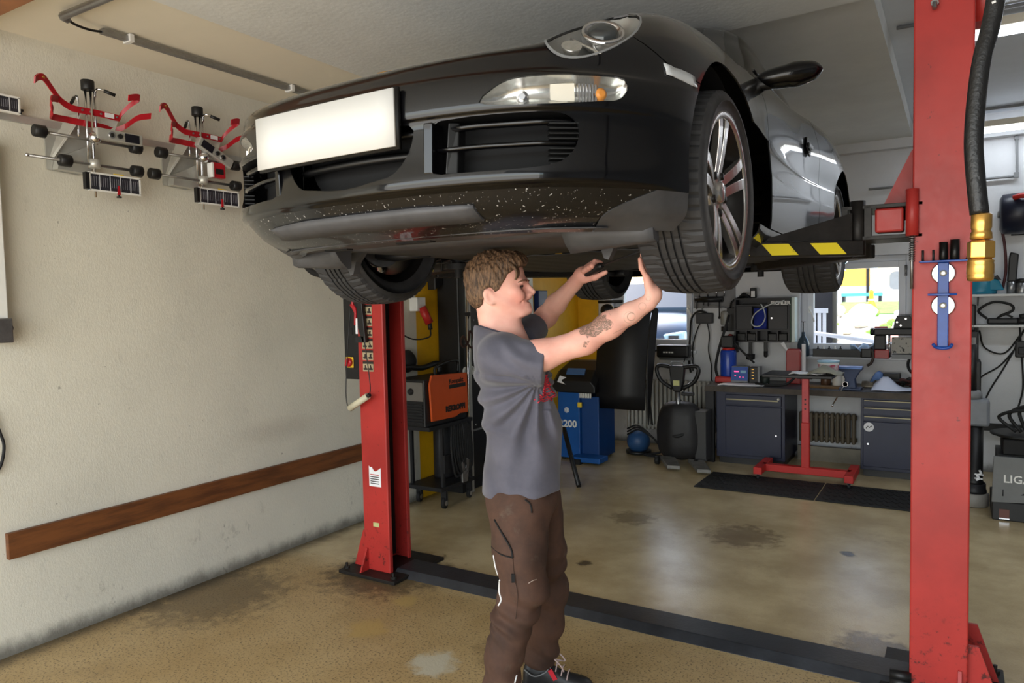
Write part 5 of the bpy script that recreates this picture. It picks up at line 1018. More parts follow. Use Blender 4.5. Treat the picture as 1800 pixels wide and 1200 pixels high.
b = MB(); b.tube(spl([(-.1, -.36, 1.02), (-.1, -.38, 1.09), (-.1, -.30, 1.10), (-.1, -.10, 1.08), (-.1, .1, 1.10), (-.1, .12, 1.02)], 5), .022, 8); b.build('handle', BLACK, body_); b = MB(); b.tube(spl([(.1, -.20, 1.03), (.1, -.18, 1.10), (.1, .08, 1.13), (.1, .10, 1.03)], 5), .012, 8); b.build('handle', BLACK, body_)
blk = M('black print', (24, 20, 18), .6)
text('Kompakt', 'maker_print', .052, blk, body_, (.171, -.12, .965), (math.radians(90), 0, math.radians(90)), .001, .001); b = MB(); b.bx(.170, .1715, -.12, .10, .925, .955); b.build('print_bar', blk, body_)
text('REKROPPI', 'maker_print', .058, blk, body_, (.171, -.17, .752), (math.radians(90), 0, math.radians(90)), .001, .004)
b = MB(); b.bx(-.17, .17, -.38, .19, .63, .66); b.build('cart_top', DARK, t); b = MB(); b.bx(-.17, .17, -.25, .20, .14, .17); b.build('cart_base', DARK, t)
for x in (-.15, .15):
    for y in (-.2, .17): b = MB(); b.bx(x - .012, x + .012, y - .012, y + .012, .15, .64); b.build('cart_post', DARK, t)
for x, y, r_ in ((.15, -.19, .045), (-.15, -.12, .045), (.14, .16, .04)):
    b = MB(); b.lathe([(r_ * .5, -.014), (r_, -.012), (r_, .012), (r_ * .5, .014)], (x, y, r_), (1, .25, 0), 20); w_ = b.build('caster_wheel', RUBBER, t); b = MB(); b.lathe([(r_ * .45, -.017), (r_ * .5, .017)], (x, y, r_), (1, .25, 0), 14); b.build('caster_hub', CHROME, w_); b = MB(); b.bx(x - .025, x + .025, y - .012, y + .012, r_ + .02, .14); b.build('caster_fork', DARK, w_)
b = MB(); b.lathe([(.075, 0), (.08, .02), (.08, .42), (.05, .47), (.02, .49)], (-.06, .09, .17), (0, 0, 1), 18); b.build('gas_bottle', DARK, t)
for k in range(6): b = MB(); b.tube(spl([(.17, -.10 + .025 * k, .63), (.20, -.15 + .03 * k, .45), (.20, -.10 + .03 * k, .24 + .02 * (k % 3)), (.20, 0 + .025 * k, .30), (.19, .03 + .02 * k, .55), (.17, .04 + .01 * k, .64)], 6), .010, 8); b.build('coiled_cable', RUBBER, t)
b = MB(); b.prism([(.19, -.02, .17), (.19, .05, .17), (.19, .075, .34), (.19, .04, .36), (.19, .02, .26), (.19, .0, .35), (.19, -.03, .33)], (.02, 0, 0)); b.build('torch_holder', STEEL, t, bevel=.004); b = MB(); b.bx(.17, .185, -.22, -.08, .28, .42); b.build('side_tray', DARK, t)
# tall black cabinet with gauges
t = thing('gas_service_cabinet', 'tall black service cabinet with two small gauges behind the orange welder', 'cabinet', (-3.60, 5.20, 0)); b = MB(); b.bx(-.11, .11, -.31, .31, .1, 1.82); cb_ = b.build('housing', BLACK, t, bevel=.012); b = MB(); b.bx(-.1, .1, -.3, .3, 0, .1); b.build('plinth', RUBBER, t)
for y in (-.24, -.15): b = MB(); b.lathe([(.036, 0), (.036, .012), (.03, .016)], (.11, y, 1.02), (1, 0, 0), 18); g_ = b.build('gauge', WHITE, cb_); b = MB(); b.bx(.127, .129, y - .003, y + .003, 1.02, 1.045); b.build('needle', BLACK, g_)
b = MB(); b.bx(.11, .113, -.14, -.06, 1.57, 1.61); b.build('label', GREY, cb_); b = MB(); b.bx(.11, .12, -.3, .3, .50, .515); b.build('trim_bar', GREY, cb_)
for z in (.55, 1.2, 1.44): b = MB(); b.cyl((.11, -.1, z), (.116, -.1, z), .008, 8); b.build('screw', CHROME, cb_)
# on the yellow wall
t = thing('power_plug', 'red industrial plug in a white wall socket at the edge of the yellow wall', 'plug', (XW, 4.60, 1.40)); b = MB(); b.bx(0, .08, -.06, .05, .13, .24); b.build('socket_box', WHITE, t, bevel=.006); b = MB(); b.cyl((.08, 0, .16), (.12, .04, .03), .034, 14); b.build('red_plug', RED, t); b = MB(); b.cyl((.12, .04, .03), (.125, .045, -.02), .018, 10); b.build('plug_gland', DARK, t); b = MB(); b.tube(spl([(.125, .045, -.02), (.12, .03, -.08), (.06, -.10, -.09), (.02, -.25, -.02)], 5), .006, 6); b.build('cord', RUBBER, t)
b = MB(); b.lathe([(.05, 0), (.085, .01), (.09, .05), (.06, .09), (.02, .1)], (XW, 4.44, 1.14), (1, 0, 0), 20); tag(b.build('cable_drum', RUBBER), 'round black drum on the wall right of the left column', 'drum')
t = thing('leaning_bar', 'chrome and aluminium bar with a rope loop leaning on the yellow wall', 'bar', (-3.42, 4.88, 0)); b = MB(); b.cyl((-.02, .02, 0), (0, .05, 1.82), .014, 12); b.build('chrome_tube', CHROME, t); b = MB(); b.box((-.03, .085, .93), (.02, .04, 1.85), (0, 0, 0)); b.build('aluminium_profile', ALU, t); b = MB(); b.tube(spl([(.02, .03, 1.36), (.03, .0, 1.28), (.03, -.07, 1.23), (.03, -.11, 1.28), (.03, -.07, 1.32), (.03, -.01, 1.25), (.03, .05, 1.22), (.03, .07, 1.30), (.02, .04, 1.36)], 5), .009, 6); b.build('rope_loop', M('brown rope', (60, 40, 34), .9), t); b = MB(); b.bx(-.03, .03, .03, .06, 1.48, 1.51); b.build('strap', BLACK, t)
b = MB(); b.prism([(XW + .001, 4.78, 1.70), (XW + .001, 4.88, 1.74), (XW + .001, 4.88, 1.82), (XW + .001, 4.78, 1.82)], (.08, 0, 0)); tag(b.build('wall_speaker', BLACK, bevel=.006), 'small black box mounted high on the yellow wall above the plug', 'speaker')
b = MB(); b.bx(XW + .001, XW + .06, 6.55, 6.74, 1.48, 1.70); o = b.build('blue_leaflet_box', M('blue box', (24, 48, 104), .4, var=.2), bevel=.006); tag(o, 'blue holder box on the yellow wall behind the raised arm', 'box')
b = MB(); b.bx(XW + .001, XW + .02, 6.38, 6.5, 1.35, 1.95); tag(b.build('white_wall_strip', WHITE), 'white strip on the yellow wall behind the face', 'panel')
# wheel balancer
t = thing('wheel_balancer', 'blue and black wheel balancing machine marked 2200 by the yellow wall', 'wheel balancer', (-3.19, 6.66, 0)); balb = M('balancer blue', (20, 84, 156), .4, var=.06)
b = MB(); b.bx(-.22, .02, -.21, .25, .02, .70); bd = b.build('cabinet', balb, t, bevel=.008); b = MB(); b.bx(.02, .21, -.17, .22, .02, .64); b.build('side_cabinet', M('balancer dark blue', (16, 62, 120), .45, var=.06), t, bevel=.008)
b = MB(); P = [[(x, y, z) for y, z in ((-.25, .68), (-.25, .80), (-.12, .90), (.1, .97), (.25, .97), (.25, .68))] for x in (-.26, -.22, .16, .21)]; P[0] = [(x, y, z - .03 if z > .7 else z) for x, y, z in P[0]]; P[-1] = [(x, y, z - .06 if z > .7 else z) for x, y, z in P[-1]]; b.rings(P, smooth=False); tp = b.build('weight_tray_top', BLACK, t, bevel=.012)
b = MB(); b.box((-.02, -.19, .885), (.20, .008, .07), (-.6, 0, .0)); b.build('display', M('blue display', (70, 104, 150), .2), tp); b = MB(); b.box((-.14, -.235, .80), (.10, .01, .07), (-.5, .3, .2)); b.build('paper_note', PAPER, tp)
for k in range(7): b = MB(); b.box((.06 + .018 * k, -.27 + .002 * k, .66), (.010, .008, .045)); b.build('wheel_weight', WHITE, t)
text('2200', 'model_print', .10, WHITE, bd, (-.21, -.212, .33), (math.radians(90), 0, 0), .001, .003); b = MB(); b.lathe([(.028, 0), (.028, .002)], (-.12, -.211, .50), (0, -1, 0), 20); gl = b.build('globe_mark', WHITE, bd)
for k in (-1, 0, 1): b = MB(); b.tube([( -.12 + .02 * k * math.cos(a), -.2145, .50 + .026 * math.sin(a)) for a in np.linspace(-1.2, 1.2, 8)], .002, 5); b.build('globe_line', balb, gl)
b = MB(); b.box((.03, -.22, .56), (.045, .02, .05)); b.build('yellow_tag', YELLOW, t, bevel=.004)
b = MB(); b.cyl((.20, -.05, .60), (.44, -.05, .60), .022, 14); b.build('spindle', DARK, t); b = MB(); b.lathe([(.05, 0), (.06, .03), (.03, .04)], (.22, -.05, .60), (1, 0, 0), 16); b.build('flange', DARK, t)
b = MB(); b.bx(-.02, .30, -.36, -.16, .02, .07); b.build('foot_pedal', balb, t, bevel=.008); b = MB(); b.bx(.0, .10, -.38, -.30, .0, .05); b.build('pedal_black_step', BLACK, t)  # black block at the front of the foot pedal
for x in (-.18, .16):
    for y in (-.17, .2): b = MB(); b.cyl((x, y, 0), (x, y, .02), .02, 10); b.build('foot', RUBBER, t)
b = MB(); P = []       # wheel guard: curved hood
for k in range(13):
    a = math.radians(-25 + 130 * k / 12); yv_ = .0; P.append([(.17 + .02 * k / 12, .10 - .46 * math.cos(a) * .55, .72 + .80 * math.sin(a) * .98 if k else .66), (.70 - .03 * abs(k - 6) / 6, .10 - .46 * math.cos(a) * .55, .72 + .80 * math.sin(a) * .98 if k else .66)])
b.grid(P); b.build('wheel_guard', M('dark guard shell', (30, 30, 32), .5, var=.15), t, solid=.02); b = MB(); b.prism([(.70, .10 - .46 * math.cos(math.radians(-25 + 130 * k / 12)) * .55, .72 + .784 * math.sin(math.radians(-25 + 130 * k / 12))) for k in range(13)], (.012, 0, 0)); b.build('guard_side', BLACK, t)
b = MB(); b.tube([(.2, .25, .95), (.2, .28, 1.5), (.5, .26, 1.55)], .018, 8); b.build('guard_arm', BLACK, t); b = MB(); b.tube([(.14, .02, 1.57), (.40, .02, 1.57)], .016, 8); b.build('guard_handle', BLACK, t); b = MB(); b.sphere((.22, .05, 1.48), .07, 12, 8); b.build('guard_knob', BLACK, t)
b = MB(); b.tube([(-2.72, 5.50, .012), (-2.96, 5.78, .30), (-3.06, 5.90, .42)], .022, 8); tag(b.build('prop_leg', BLACK), 'black slanted leg standing on the floor beside the brown trousers', 'leg')
# radiator on the back wall
def radiator(x0, x1, z0, z1, lb, rc=('radiator enamel', (176, 174, 166))):
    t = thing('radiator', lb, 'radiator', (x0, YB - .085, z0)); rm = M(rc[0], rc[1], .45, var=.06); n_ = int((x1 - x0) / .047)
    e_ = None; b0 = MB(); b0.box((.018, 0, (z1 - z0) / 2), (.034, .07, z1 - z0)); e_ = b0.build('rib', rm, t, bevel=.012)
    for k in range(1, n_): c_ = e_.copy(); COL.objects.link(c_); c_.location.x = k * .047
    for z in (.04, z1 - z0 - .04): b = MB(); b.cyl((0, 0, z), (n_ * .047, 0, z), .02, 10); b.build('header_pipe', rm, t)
    for x in (.05, n_ * .047 - .06): b = MB(); b.bx(x, x + .02, .02, .08, .05, z1 - z0 - .05); b.build('bracket', GREY, t)
radiator(-3.10, -2.10, .17, .72, 'pale ribbed radiator under the left window'); radiator(-1.30, -.74, .17, .46, 'low ribbed radiator under the workbench with bench shade in its dark colour', ('bench shade radiator enamel', (96, 86, 70)))  # second radiator coloured darker for the shade under the bench
# blue ball compressor with cables
t = thing('vacuum_unit', 'round blue vacuum unit with tangled black cables on the floor', 'vacuum', (-2.78, 7.02, 0)); b = MB(); b.sphere((0, 0, .13), .12, 20, 12); b.build('tank', M('faded blue', (40, 74, 116), .45, var=.15), t); b = MB(); b.lathe([(.09, 0), (.13, .01), (.13, .04)], (0, 0, 0), (0, 0, 1), 18); b.build('base', BLACK, t)
for k in range(3): b = MB(); b.tube(spl([(-.1, -.05, .20 + .03 * k), (.05, -.12, .27 + .02 * k), (.20, -.08, .18), (.26, .0 - .03 * k, .05), (.12, -.16, .03), (.3, -.2 + .03 * k, .03)], 6), .009, 6); b.build('cable', RUBBER, t)
# pallet truck
t = thing('pallet_truck', 'black electric pallet truck with a loop handle under the left window', 'pallet truck', (-2.26, 6.72, 0))
b = MB(); b.tube(spl([(-.05, 0, .73), (-.16, 0, .80), (-.205, 0, .90), (-.18, 0, .945), (-.10, 0, .94), (-.05, 0, .93)], 5), .020, 8); hn = b.build('loop_handle', BLACK, t); b = MB(); b.tube(spl([(.05, 0, .73), (.16, 0, .80), (.205, 0, .90), (.18, 0, .945), (.10, 0, .94), (.05, 0, .93)], 5), .020, 8); b.build('loop_handle', BLACK, t)
b = MB(); b.prism([(-.075, -.03, .95), (.075, -.03, .95), (.06, -.03, .80), (.035, -.03, .70), (-.035, -.03, .70), (-.06, -.03, .80)], (0, .07, 0)); b.build('handle_head', BLACK, t, bevel=.012); b = MB(); b.tube(spl([(-.06, 0, .95), (-.05, 0, .98), (.05, 0, .98), (.06, 0, .95)], 4), .008, 6); b.build('guard_bow', GREY, t); b = MB(); b.bx(-.03, .03, -.036, -.03, .76, .81); b.build('label', M('pale label', (190, 190, 130), .6), t)
b = MB(); b.cyl((0, 0, .70), (0, .05, .40), .022, 10); b.build('drawbar', STEEL, t); b = MB(); b.bx(.04, .16, -.02, .02, .665, .70); b.build('brake_lever', BLACK, t, bevel=.008)
b = MB(); R_ = []
for z, w_, dy in ((.02, .22, .13), (.20, .23, .15), (.40, .24, .15), (.55, .19, .12), (.60, .10, .08)): R_.append([(w_ * math.cos(a) * (1 + .08 * math.sin(5 * a + z * 20)), .08 + dy * math.sin(a) * (1 + .06 * math.cos(7 * a)), z) for a in np.linspace(0, 2 * PI, 25)[:-1]])
b.rings(R_); b.build('black_cover', M('black tarpaulin', (34, 33, 34), .55, var=.3, scale=8, bump=.3, bscale=12), t, sub=1); b = MB(); b.bx(.16, .27, .0, .2, .05, .52); b.build('battery_box', M('dark grey box', (56, 56, 56), .5), t, bevel=.01)
for x, y in ((-.10, -.02), (.19, -.05)): b = MB(); b.prism([(x - .08, y, .04), (x + .08, y, .04), (x + .22, y - .28, .02), (x + .10, y - .30, .02)], (0, 0, .035)); b.build('fork', M('scuffed steel fork', (120, 118, 114), .5, .4, var=.3, scale=14), t, bevel=.006)
for x in (-.18, .2): b = MB(); b.lathe([(.03, -.02), (.04, -.016), (.04, .016), (.03, .02)], (x, -.08, .04), (1, 0, 0), 16); b.build('wheel', RUBBER, t)
b = MB(); b.tube(spl([(.0, .1, .6), (-.12, .10, .52), (-.14, .02, .35), (.0, -.06, .28), (.13, .0, .36), (.10, .05, .5)], 6), .018, 8); b.build('cable', RUBBER, t)
# battery charger on the window ledge
t = thing('battery_charger', 'flat black battery charger with a display below the left window', 'charger', (-2.55, 7.44, .965)); b = MB(); b.bx(-.17, .18, -.04, .08, 0, .135); b.build('case', BLACK, t, bevel=.02); b = MB(); b.bx(-.13, .15, -.044, -.04, .03, .10); b.build('fascia', DARK, t)
for k in range(4): b = MB(); b.bx(-.09 + .03 * k, -.07 + .03 * k, -.047, -.044, .05, .065); b.build('indicator', WHITE, t)
b = MB(); b.bx(-.17, .18, .05, .14, -.03, 0); b.build('bracket', GREY, t); b = MB(); b.tube(spl([(-.17, 0, .08), (-.24, -.05, .02), (-.26, -.05, -.25), (-.22, -.1, -.5), (-.16, -.2, -.7)], 6), .010, 6); b.build('cord', RUBBER, t); b = MB(); b.tube(spl([(.14, -.02, .0), (.12, -.03, -.08), (.10, -.03, -.2)], 5), .006, 6); b.build('cord', RUBBER, t)
# ================================================================ WORKBENCH and everything on, under and above it
navy = M('navy cabinet enamel', (19, 26, 54), .4, var=.1); bwood = M('worn bench top', (46, 44, 44), .5, var=.35, scale=6); bedge = M('bench front edge', (70, 62, 54), .6, var=.3, scale=9); alu2 = M('dull handle strip', (140, 132, 104), .4, .5)
BZ = .745
t = thing('workbench_top', 'long dark workbench top across the two navy cabinets', 'worktop', (-2.06, 6.93, .69)); b = MB(); b.bx(0, 1.95, 0, .66, 0, BZ - .69); b.build('slab', bwood, t, bevel=.004); b = MB(); b.bx(0, 1.95, -.008, 0, .002, BZ - .692); b.build('front_edge', bedge, t); b = MB(); b.bx(.0, .08, .02, .06, -.69, 0); b.build('leg', DARK, t); b = MB(); b.bx(.0, .08, .6, .64, -.69, 0); b.build('leg', DARK, t)
def knob(x, y, z, p, mt=CHROME): b = MB(); b.lathe([(.011, 0), (.012, .008), (.008, .012)], (x, y, z), (0, -1, 0), 12); b.build('lock_knob', mt, p)
t = thing('tool_cabinet', 'navy steel cabinet with one drawer and one door under the left half of the bench', 'cabinet', (-1.96, 6.96, 0))
b = MB(); b.bx(0, .63, .01, .62, .06, .689); b.build('carcass', navy, t, bevel=.003); b = MB(); b.bx(.02, .61, .03, .6, 0, .06); b.build('plinth', BLACK, t)
b = MB(); b.bx(.09, .60, -.006, .012, .57, .665); d_ = b.build('drawer', navy, t, bevel=.004); b = MB(); b.bx(.10, .57, -.014, -.004, .615, .626); b.build('handle_strip', alu2, d_); knob(.575, -.006, .640, d_, WHITE)
b = MB(); b.bx(.09, .60, -.006, .012, .09, .56); d_ = b.build('cabinet_door', navy, t, bevel=.004); knob(.555, -.006, .30, d_); b = MB(); b.bx(.36, .57, -.008, -.004, .505, .52); b.build('door_crease', navy, d_)
t = thing('drawer_cabinet', 'navy steel cabinet with drawers and a round white sticker near the right column', 'cabinet', (-.70, 6.96, 0)); b = MB(); b.bx(0, .60, .01, .62, .06, .689); b.build('carcass', navy, t, bevel=.003); b = MB(); b.bx(.02, .58, .03, .6, 0, .06); b.build('plinth', BLACK, t)
for z0, z1 in ((.62, .675), (.545, .61), (.495, .535)): b = MB(); b.bx(.02, .59, -.008, .012, z0, z1); d_ = b.build('drawer', navy, t, bevel=.003); b = MB(); b.bx(.03, .58, -.012, -.006, z1 - .012, z1 - .004); b.build('handle_strip', alu2, d_)
b = MB(); b.bx(.02, .59, -.006, .012, .09, .485); d_ = b.build('cabinet_door', navy, t, bevel=.004); knob(.06, -.006, .29, d_); b = MB(); b.lathe([(.040, 0), (.040, .003)], (.066, -.006, .437), (0, -1, 0), 24); s_ = b.build('round_sticker', PAPER, d_); b = MB(); b.tube([(.045, -.010, .425), (.06, -.010, .445), (.07, -.010, .432), (.088, -.010, .448)], .004, 5); b.build('sticker_mark', BLACK, s_)
b = MB(); b.bx(-1.30, -.72, 7.42, 7.46, .0, .14); tag(b.build('skirting_duct', M('grey duct', (128, 122, 108), .6, var=.15)), 'low grey skirting duct between the two bench cabinets', 'duct')
# rubber mats
matm = M('black rubber mat', (26, 26, 26), .75, var=.2, scale=20)
for x0, x1, lb in ((-1.87, -.925, 'black ribbed floor mat under the left cabinet and red stand'), (-.915, .05, 'black ribbed floor mat beside the right column')):
    t = thing('floor_mat', lb, 'mat', ((x0 + x1) / 2, 6.24, 0), group='bench mats'); w_ = (x1 - x0) / 2; b = MB(); b.bx(-w_, w_, -.29, .29, 0, .010); b.build('mat_sheet', matm, t, bevel=.003)
    r0 = None
    for i in range(17):
        for j in range(5):
            if r0 is None: b = MB(); b.box((0, 0, .012), (.022, .07, .006), (0, 0, .5)); r0 = b.build('mat_rib', matm, t); q = r0
            else: q = r0.copy(); COL.objects.link(q)
            q.location = (-w_ + .06 + i * (2 * w_ - .12) / 16, -.22 + j * .11, 0)
# red T-stand with a tray top
t = thing('work_stand', 'red wheeled T-stand with a black tray in front of the workbench', 'stand', (-1.09, 6.60, 0)); rs = M('red stand paint', (190, 40, 36), .4, var=.08)
b = MB(); b.bx(-.033, .033, -.03, .03, .10, .50); b.build('outer_post', rs, t, bevel=.004); b = MB(); b.bx(-.028, .028, -.025, .025, .50, .90); b.build('inner_post', M('pink worn red', (204, 70, 74), .4, var=.12), t, bevel=.004)
for z in (.62, .66, .70): b = MB(); b.cyl((0, -.027, z), (0, -.024, z), .008, 8); b.build('height_hole', BLACK, t)
b = MB(); b.bx(-.36, .36, -.035, .035, .055, .115); b.build('base_bar', rs, t, bevel=.004)
for x in (-.36, .36):
    b = MB(); b.bx(x - .035, x + .035, -.20, .26, .055, .115); b.build('foot_bar', rs, t, bevel=.004)
    for y in (-.17, .22): b = MB(); b.lathe([(.012, -.012), (.024, -.01), (.024, .01), (.012, .012)], (x, y, .026), (1, 0, 0), 14); w_ = b.build('caster', DARK, t); b = MB(); b.bx(x - .014, x + .014, y - .008, y + .008, .03, .056); b.build('caster_fork', CHROME, w_)
b = MB(); b.bx(-.32, .24, -.21, .19, .90, .925); tr = b.build('tray', M('black tray', (26, 26, 30), .4), t, bevel=.005); b = MB(); b.bx(-.06, .06, -.06, .06, .88, .90); b.build('tray_plate', DARK, t)
b = MB(); b.grid([[(-1.20 + .27 * i / 6 + .01 * math.sin(j), 6.43 + .20 * j / 4, .928 + .012 * abs(math.sin(i * 1.3 + j * .7))) for j in range(5)] for i in range(7)]); tag(b.build('crumpled_tissue', PAPER, solid=.003), 'crumpled white tissue on the left of the black tray', 'tissue')
b = MB(); b.grid([[(-1.05 + .26 * i / 7, 6.42 + .22 * j / 5, .930 + .07 * math.exp(-((i - 3.2) / 2.2) ** 2 - ((j - 2.2) / 1.8) ** 2) + .012 * abs(math.sin(i * 2.1 + j))) for j in range(6)] for i in range(8)]); tag(b.build('grey_rag', M('grey rag', (150, 150, 138), .9, var=.15), solid=.004), 'crumpled grey rag piled on the black tray', 'rag')
t = thing('plastic_tub', 'white plastic tub with a pink label behind the rag on the tray', 'tub', (-.93, 6.745, .926)); b = MB(); b.lathe([(.075, 0), (.085, .085)], (0, 0, 0), (0, 0, 1), 20); b.build('tub', WHITE, t); b = MB(); b.lathe([(.088, .085), (.09, .10), (.02, .102)], (0, 0, 0), (0, 0, 1), 20); b.build('lid', M('pale blue lid', (160, 200, 226), .4), t); b = MB(); b.lathe([(.0775, .02), (.084, .07)], (0, 0, 0), (0, 0, 1), 20, caps=False); b.build('label', M('pink label', (196, 84, 110), .5, col2=(220, 210, 214), scale=25), t)
# vice
t = thing('bench_vice', 'dark blue bench vice with a hanging steel handle bar on the bench front', 'vice', (-.79, 7.02, BZ)); vm = M('vice blue grey', (44, 58, 88), .45, .2, var=.15)
b = MB(); b.bx(-.09, .09, -.03, .12, 0, .02); b.build('vice_base', vm, t, bevel=.004); b = MB(); b.prism([(-.05, -.03, .02), (.05, -.03, .02), (.04, -.03, .10), (.075, -.03, .16), (.10, -.03, .185), (.10, -.03, .205), (-.10, -.03, .205), (-.10, -.03, .185), (-.06, -.03, .16), (-.04, -.03, .10)], (0, .10, 0)); b.build('vice_body', vm, t, bevel=.006); b = MB(); b.bx(-.10, .10, -.06, .06, .19, .21); b.build('vice_jaw', M('vice jaw blue', (86, 116, 170), .35, .3), t, bevel=.003)
b = MB(); b.cyl((-.03, -.09, .06), (-.03, .05, .06), .02, 12); b.build('screw_spindle', STEEL, t); b = MB(); b.lathe([(.024, 0), (.026, .01), (.022, .02)], (-.03, -.07, .06), (0, -1, 0), 14); b.build('spindle_head', CHROME, t); b = MB(); b.cyl((-.025, -.08, .075), (-.135, -.08, -.135), .006, 8); b.build('handle_bar', CHROME, t); b = MB(); b.sphere((-.135, -.08, -.135), .010, 8, 6); b.build('bar_ball', CHROME, t)
# on the bench, left to right
t = thing('blue_canister', 'blue metal canister on a red foot at the left end of the bench', 'canister', (-1.93, 7.30, BZ)); b = MB(); b.bx(-.11, .10, -.10, .08, 0, .06); b.build('red_foot', RED, t, bevel=.012); b = MB(); b.lathe([(.076, .06), (.078, .07), (.078, .30), (.07, .32)], (0, 0, 0), (0, 0, 1), 24); b.build('cylinder', M('glossy blue', (34, 66, 160), .25, var=.1), t); b = MB(); b.lathe([(.06, .32), (.06, .34), (.03, .345)], (0, 0, 0), (0, 0, 1), 16); b.build('cap', RED, t); b = MB(); b.bx(-.06, .06, -.06, .06, .345, .46); b.build('black_head', BLACK, t, bevel=.01)
b = MB(); b.tube(spl([(-.08, -.06, .02), (-.11, -.06, .15), (-.08, -.03, .35), (-.03, .02, .55), (-.02, .1, .66)], 5), .014, 8); b.build('hose', RUBBER, t); b = MB(); b.tube(spl([(.06, -.02, .40), (.15, -.02, .30), (.26, -.04, .20)], 5), .011, 8); b.build('hose', RUBBER, t)
t = thing('diagnostic_unit', 'blue control unit with glowing red digits on the bench', 'instrument', (-1.79, 7.18, BZ + .012)); led = M('red led', (255, 60, 110), .4, emit=4.)
b = MB(); b.prism([(-.085, 0, .0), (.075, 0, .0), (.075, .03, .155), (-.085, .03, .155)], (0, .09, 0)); b.build('case', GREY, t, bevel=.004); b = MB(); b.prism([(-.085, -.004, .02), (.075, -.004, .02), (.072, .024, .15), (-.082, .024, .15)], (0, .003, 0)); fp = b.build('blue_fascia', M('blue fascia', (52, 84, 160), .35), t)
for x, z in ((-.05, .105), (-.035, .105), (-.02, .105), (-.045, .06), (.0, .048), (.03, .048)): b = MB(); b.box((x, -.004 + z * .19, z), (.010, .005, .014)); b.build('led', led, fp)
b = MB(); b.box((.03, .014, .10), (.05, .005, .035)); b.build('display', M('pale display', (120, 170, 196), .3), fp)
t = thing('component_tester', 'black and grey tester box right of the blue control unit', 'instrument', (-1.66, 7.20, BZ + .012)); b = MB(); b.bx(-.045, .035, 0, .10, 0, .15); b.build('black_face', BLACK, t, bevel=.004); b = MB(); b.bx(.035, .055, 0, .10, 0, .155); b.build('grey_side', GREY, t)
for k in range(4): b = MB(); b.box((-.01, -.003, .04 + .03 * k), (.02, .006, .008)); b.build('terminal', BRASS, t)
b = MB(); b.grid([[(-1.95 + .42 * i / 8, 6.97 + .26 * j / 5 + .02 * math.sin(i), BZ + .004 + .006 * abs(math.sin(i * 1.7 + j))) for j in range(6)] for i in range(9)]); tag(b.build('white_cloth', PAPER, solid=.004), 'white cloth spread under the blue control unit', 'cloth')
b = MB(); b.lathe([(.03, 0), (.04, .01), (.045, .08), (.03, .085)], (-1.56, 7.22, BZ + .001), (0, 0, 1), 14); tag(b.build('dark_pot', M('dark green pot', (24, 34, 30), .5)), 'small dark green pot on the bench beside the tester', 'pot')
b = MB(); b.tube(spl([(-1.62, 7.1, BZ + .02), (-1.5, 7.05, BZ + .012), (-1.35, 7.08, BZ + .02), (-1.28, 7.15, BZ + .08), (-1.24, 7.2, BZ + .14)], 6), .012, 8); tag(b.build('black_lead', RUBBER), 'black lead lying on the bench between tester and red can', 'cable')
t = thing('red_case', 'upright red metal case on the bench with papers stuck behind it', 'case', (-1.325, 7.34, BZ)); b = MB(); b.prism([(-.065, 0, 0), (.065, 0, 0), (.065, 0, .31), (.05, 0, .335), (-.05, 0, .335), (-.065, 0, .31)], (0, .07, 0)); b.build('case', M('dark red steel', (146, 30, 30), .35, var=.12), t, bevel=.006); b = MB(); b.prism([(-.065, .075, .30), (-.04, .075, .27), (-.10, .075, .40), (-.13, .075, .38)], (0, .004, 0)); b.build('paper_strip', PAPER, t); b = MB(); b.bx(.066, .10, .07, .075, .08, .38); b.build('paper_strip', PAPER, t)
# under the tray, on the bench: cans
for x, y, r_, h_, mt, lb in ((-.92, 7.2, .04, .11, 'white', 'white can on the bench behind the vice'), (-1.02, 7.24, .045, .10, 'brown', 'brown jar on the bench under the tray'), (-.86, 7.22, .028, .10, 'white2', 'narrow white bottle on the bench next to the vice')):
    m_ = WHITE if 'white' in mt else M('brown jar glass', (90, 66, 50), .3); t = thing('can', lb, 'can', (x, y, BZ)); b = MB(); b.lathe([(r_ * .9, 0), (r_, .006), (r_, h_), (r_ * .9, h_ + .006)], (0, 0, 0), (0, 0, 1), 16); b.build('can_body', m_, t); b = MB(); b.lathe([(r_ * .92, h_ + .006), (r_ * .92, h_ + .022), (.01, h_ + .024)], (0, 0, 0), (0, 0, 1), 16); b.build('can_lid', GREY, t)
t = thing('cardboard_tray', 'brown cardboard strip lying on the bench behind the red post', 'tray', (-1.0, 7.12, BZ)); b = MB(); b.bx(-.2, .2, -.06, .06, 0, .018); b.build('sheet', M('cardboard', (120, 92, 60), .8, var=.1), t)
b = MB(); P = [[(-.62 + .30 * i / 8, 6.98 + .24 * j / 6 + .03 * i / 8, BZ + .008 + .10 * math.exp(-((i - 2.6) / 2.3) ** 2) * (j / 6) ** 1.2 + .004 * math.sin(i + j)) for j in range(7)] for i in range(9)]; b.grid(P); tag(b.build('paper_sheet', M('bluish paper', (206, 214, 236), .8), solid=.002), 'large white paper sheet folded up on the right end of the bench', 'paper')
for k in range(6): b = MB(); x0 = -.52 + .06 * k; b.tube(spl([(x0, 7.32, BZ + .02), (x0 + .06, 7.26, BZ + .07 + .012 * (k % 3)), (x0 + .14, 7.30, BZ + .05), (x0 + .10, 7.38, BZ + .025), (x0 + .02, 7.36, BZ + .06)], 6), .013, 7); tag(b.build('cable_coil', M('dark red cable' if k % 2 else 'black cable', (60, 28, 26) if k % 2 else (28, 26, 26), .6)), 'one of the tangled dark cables at the right end of the bench', 'cable', 'tangled cables on the bench')
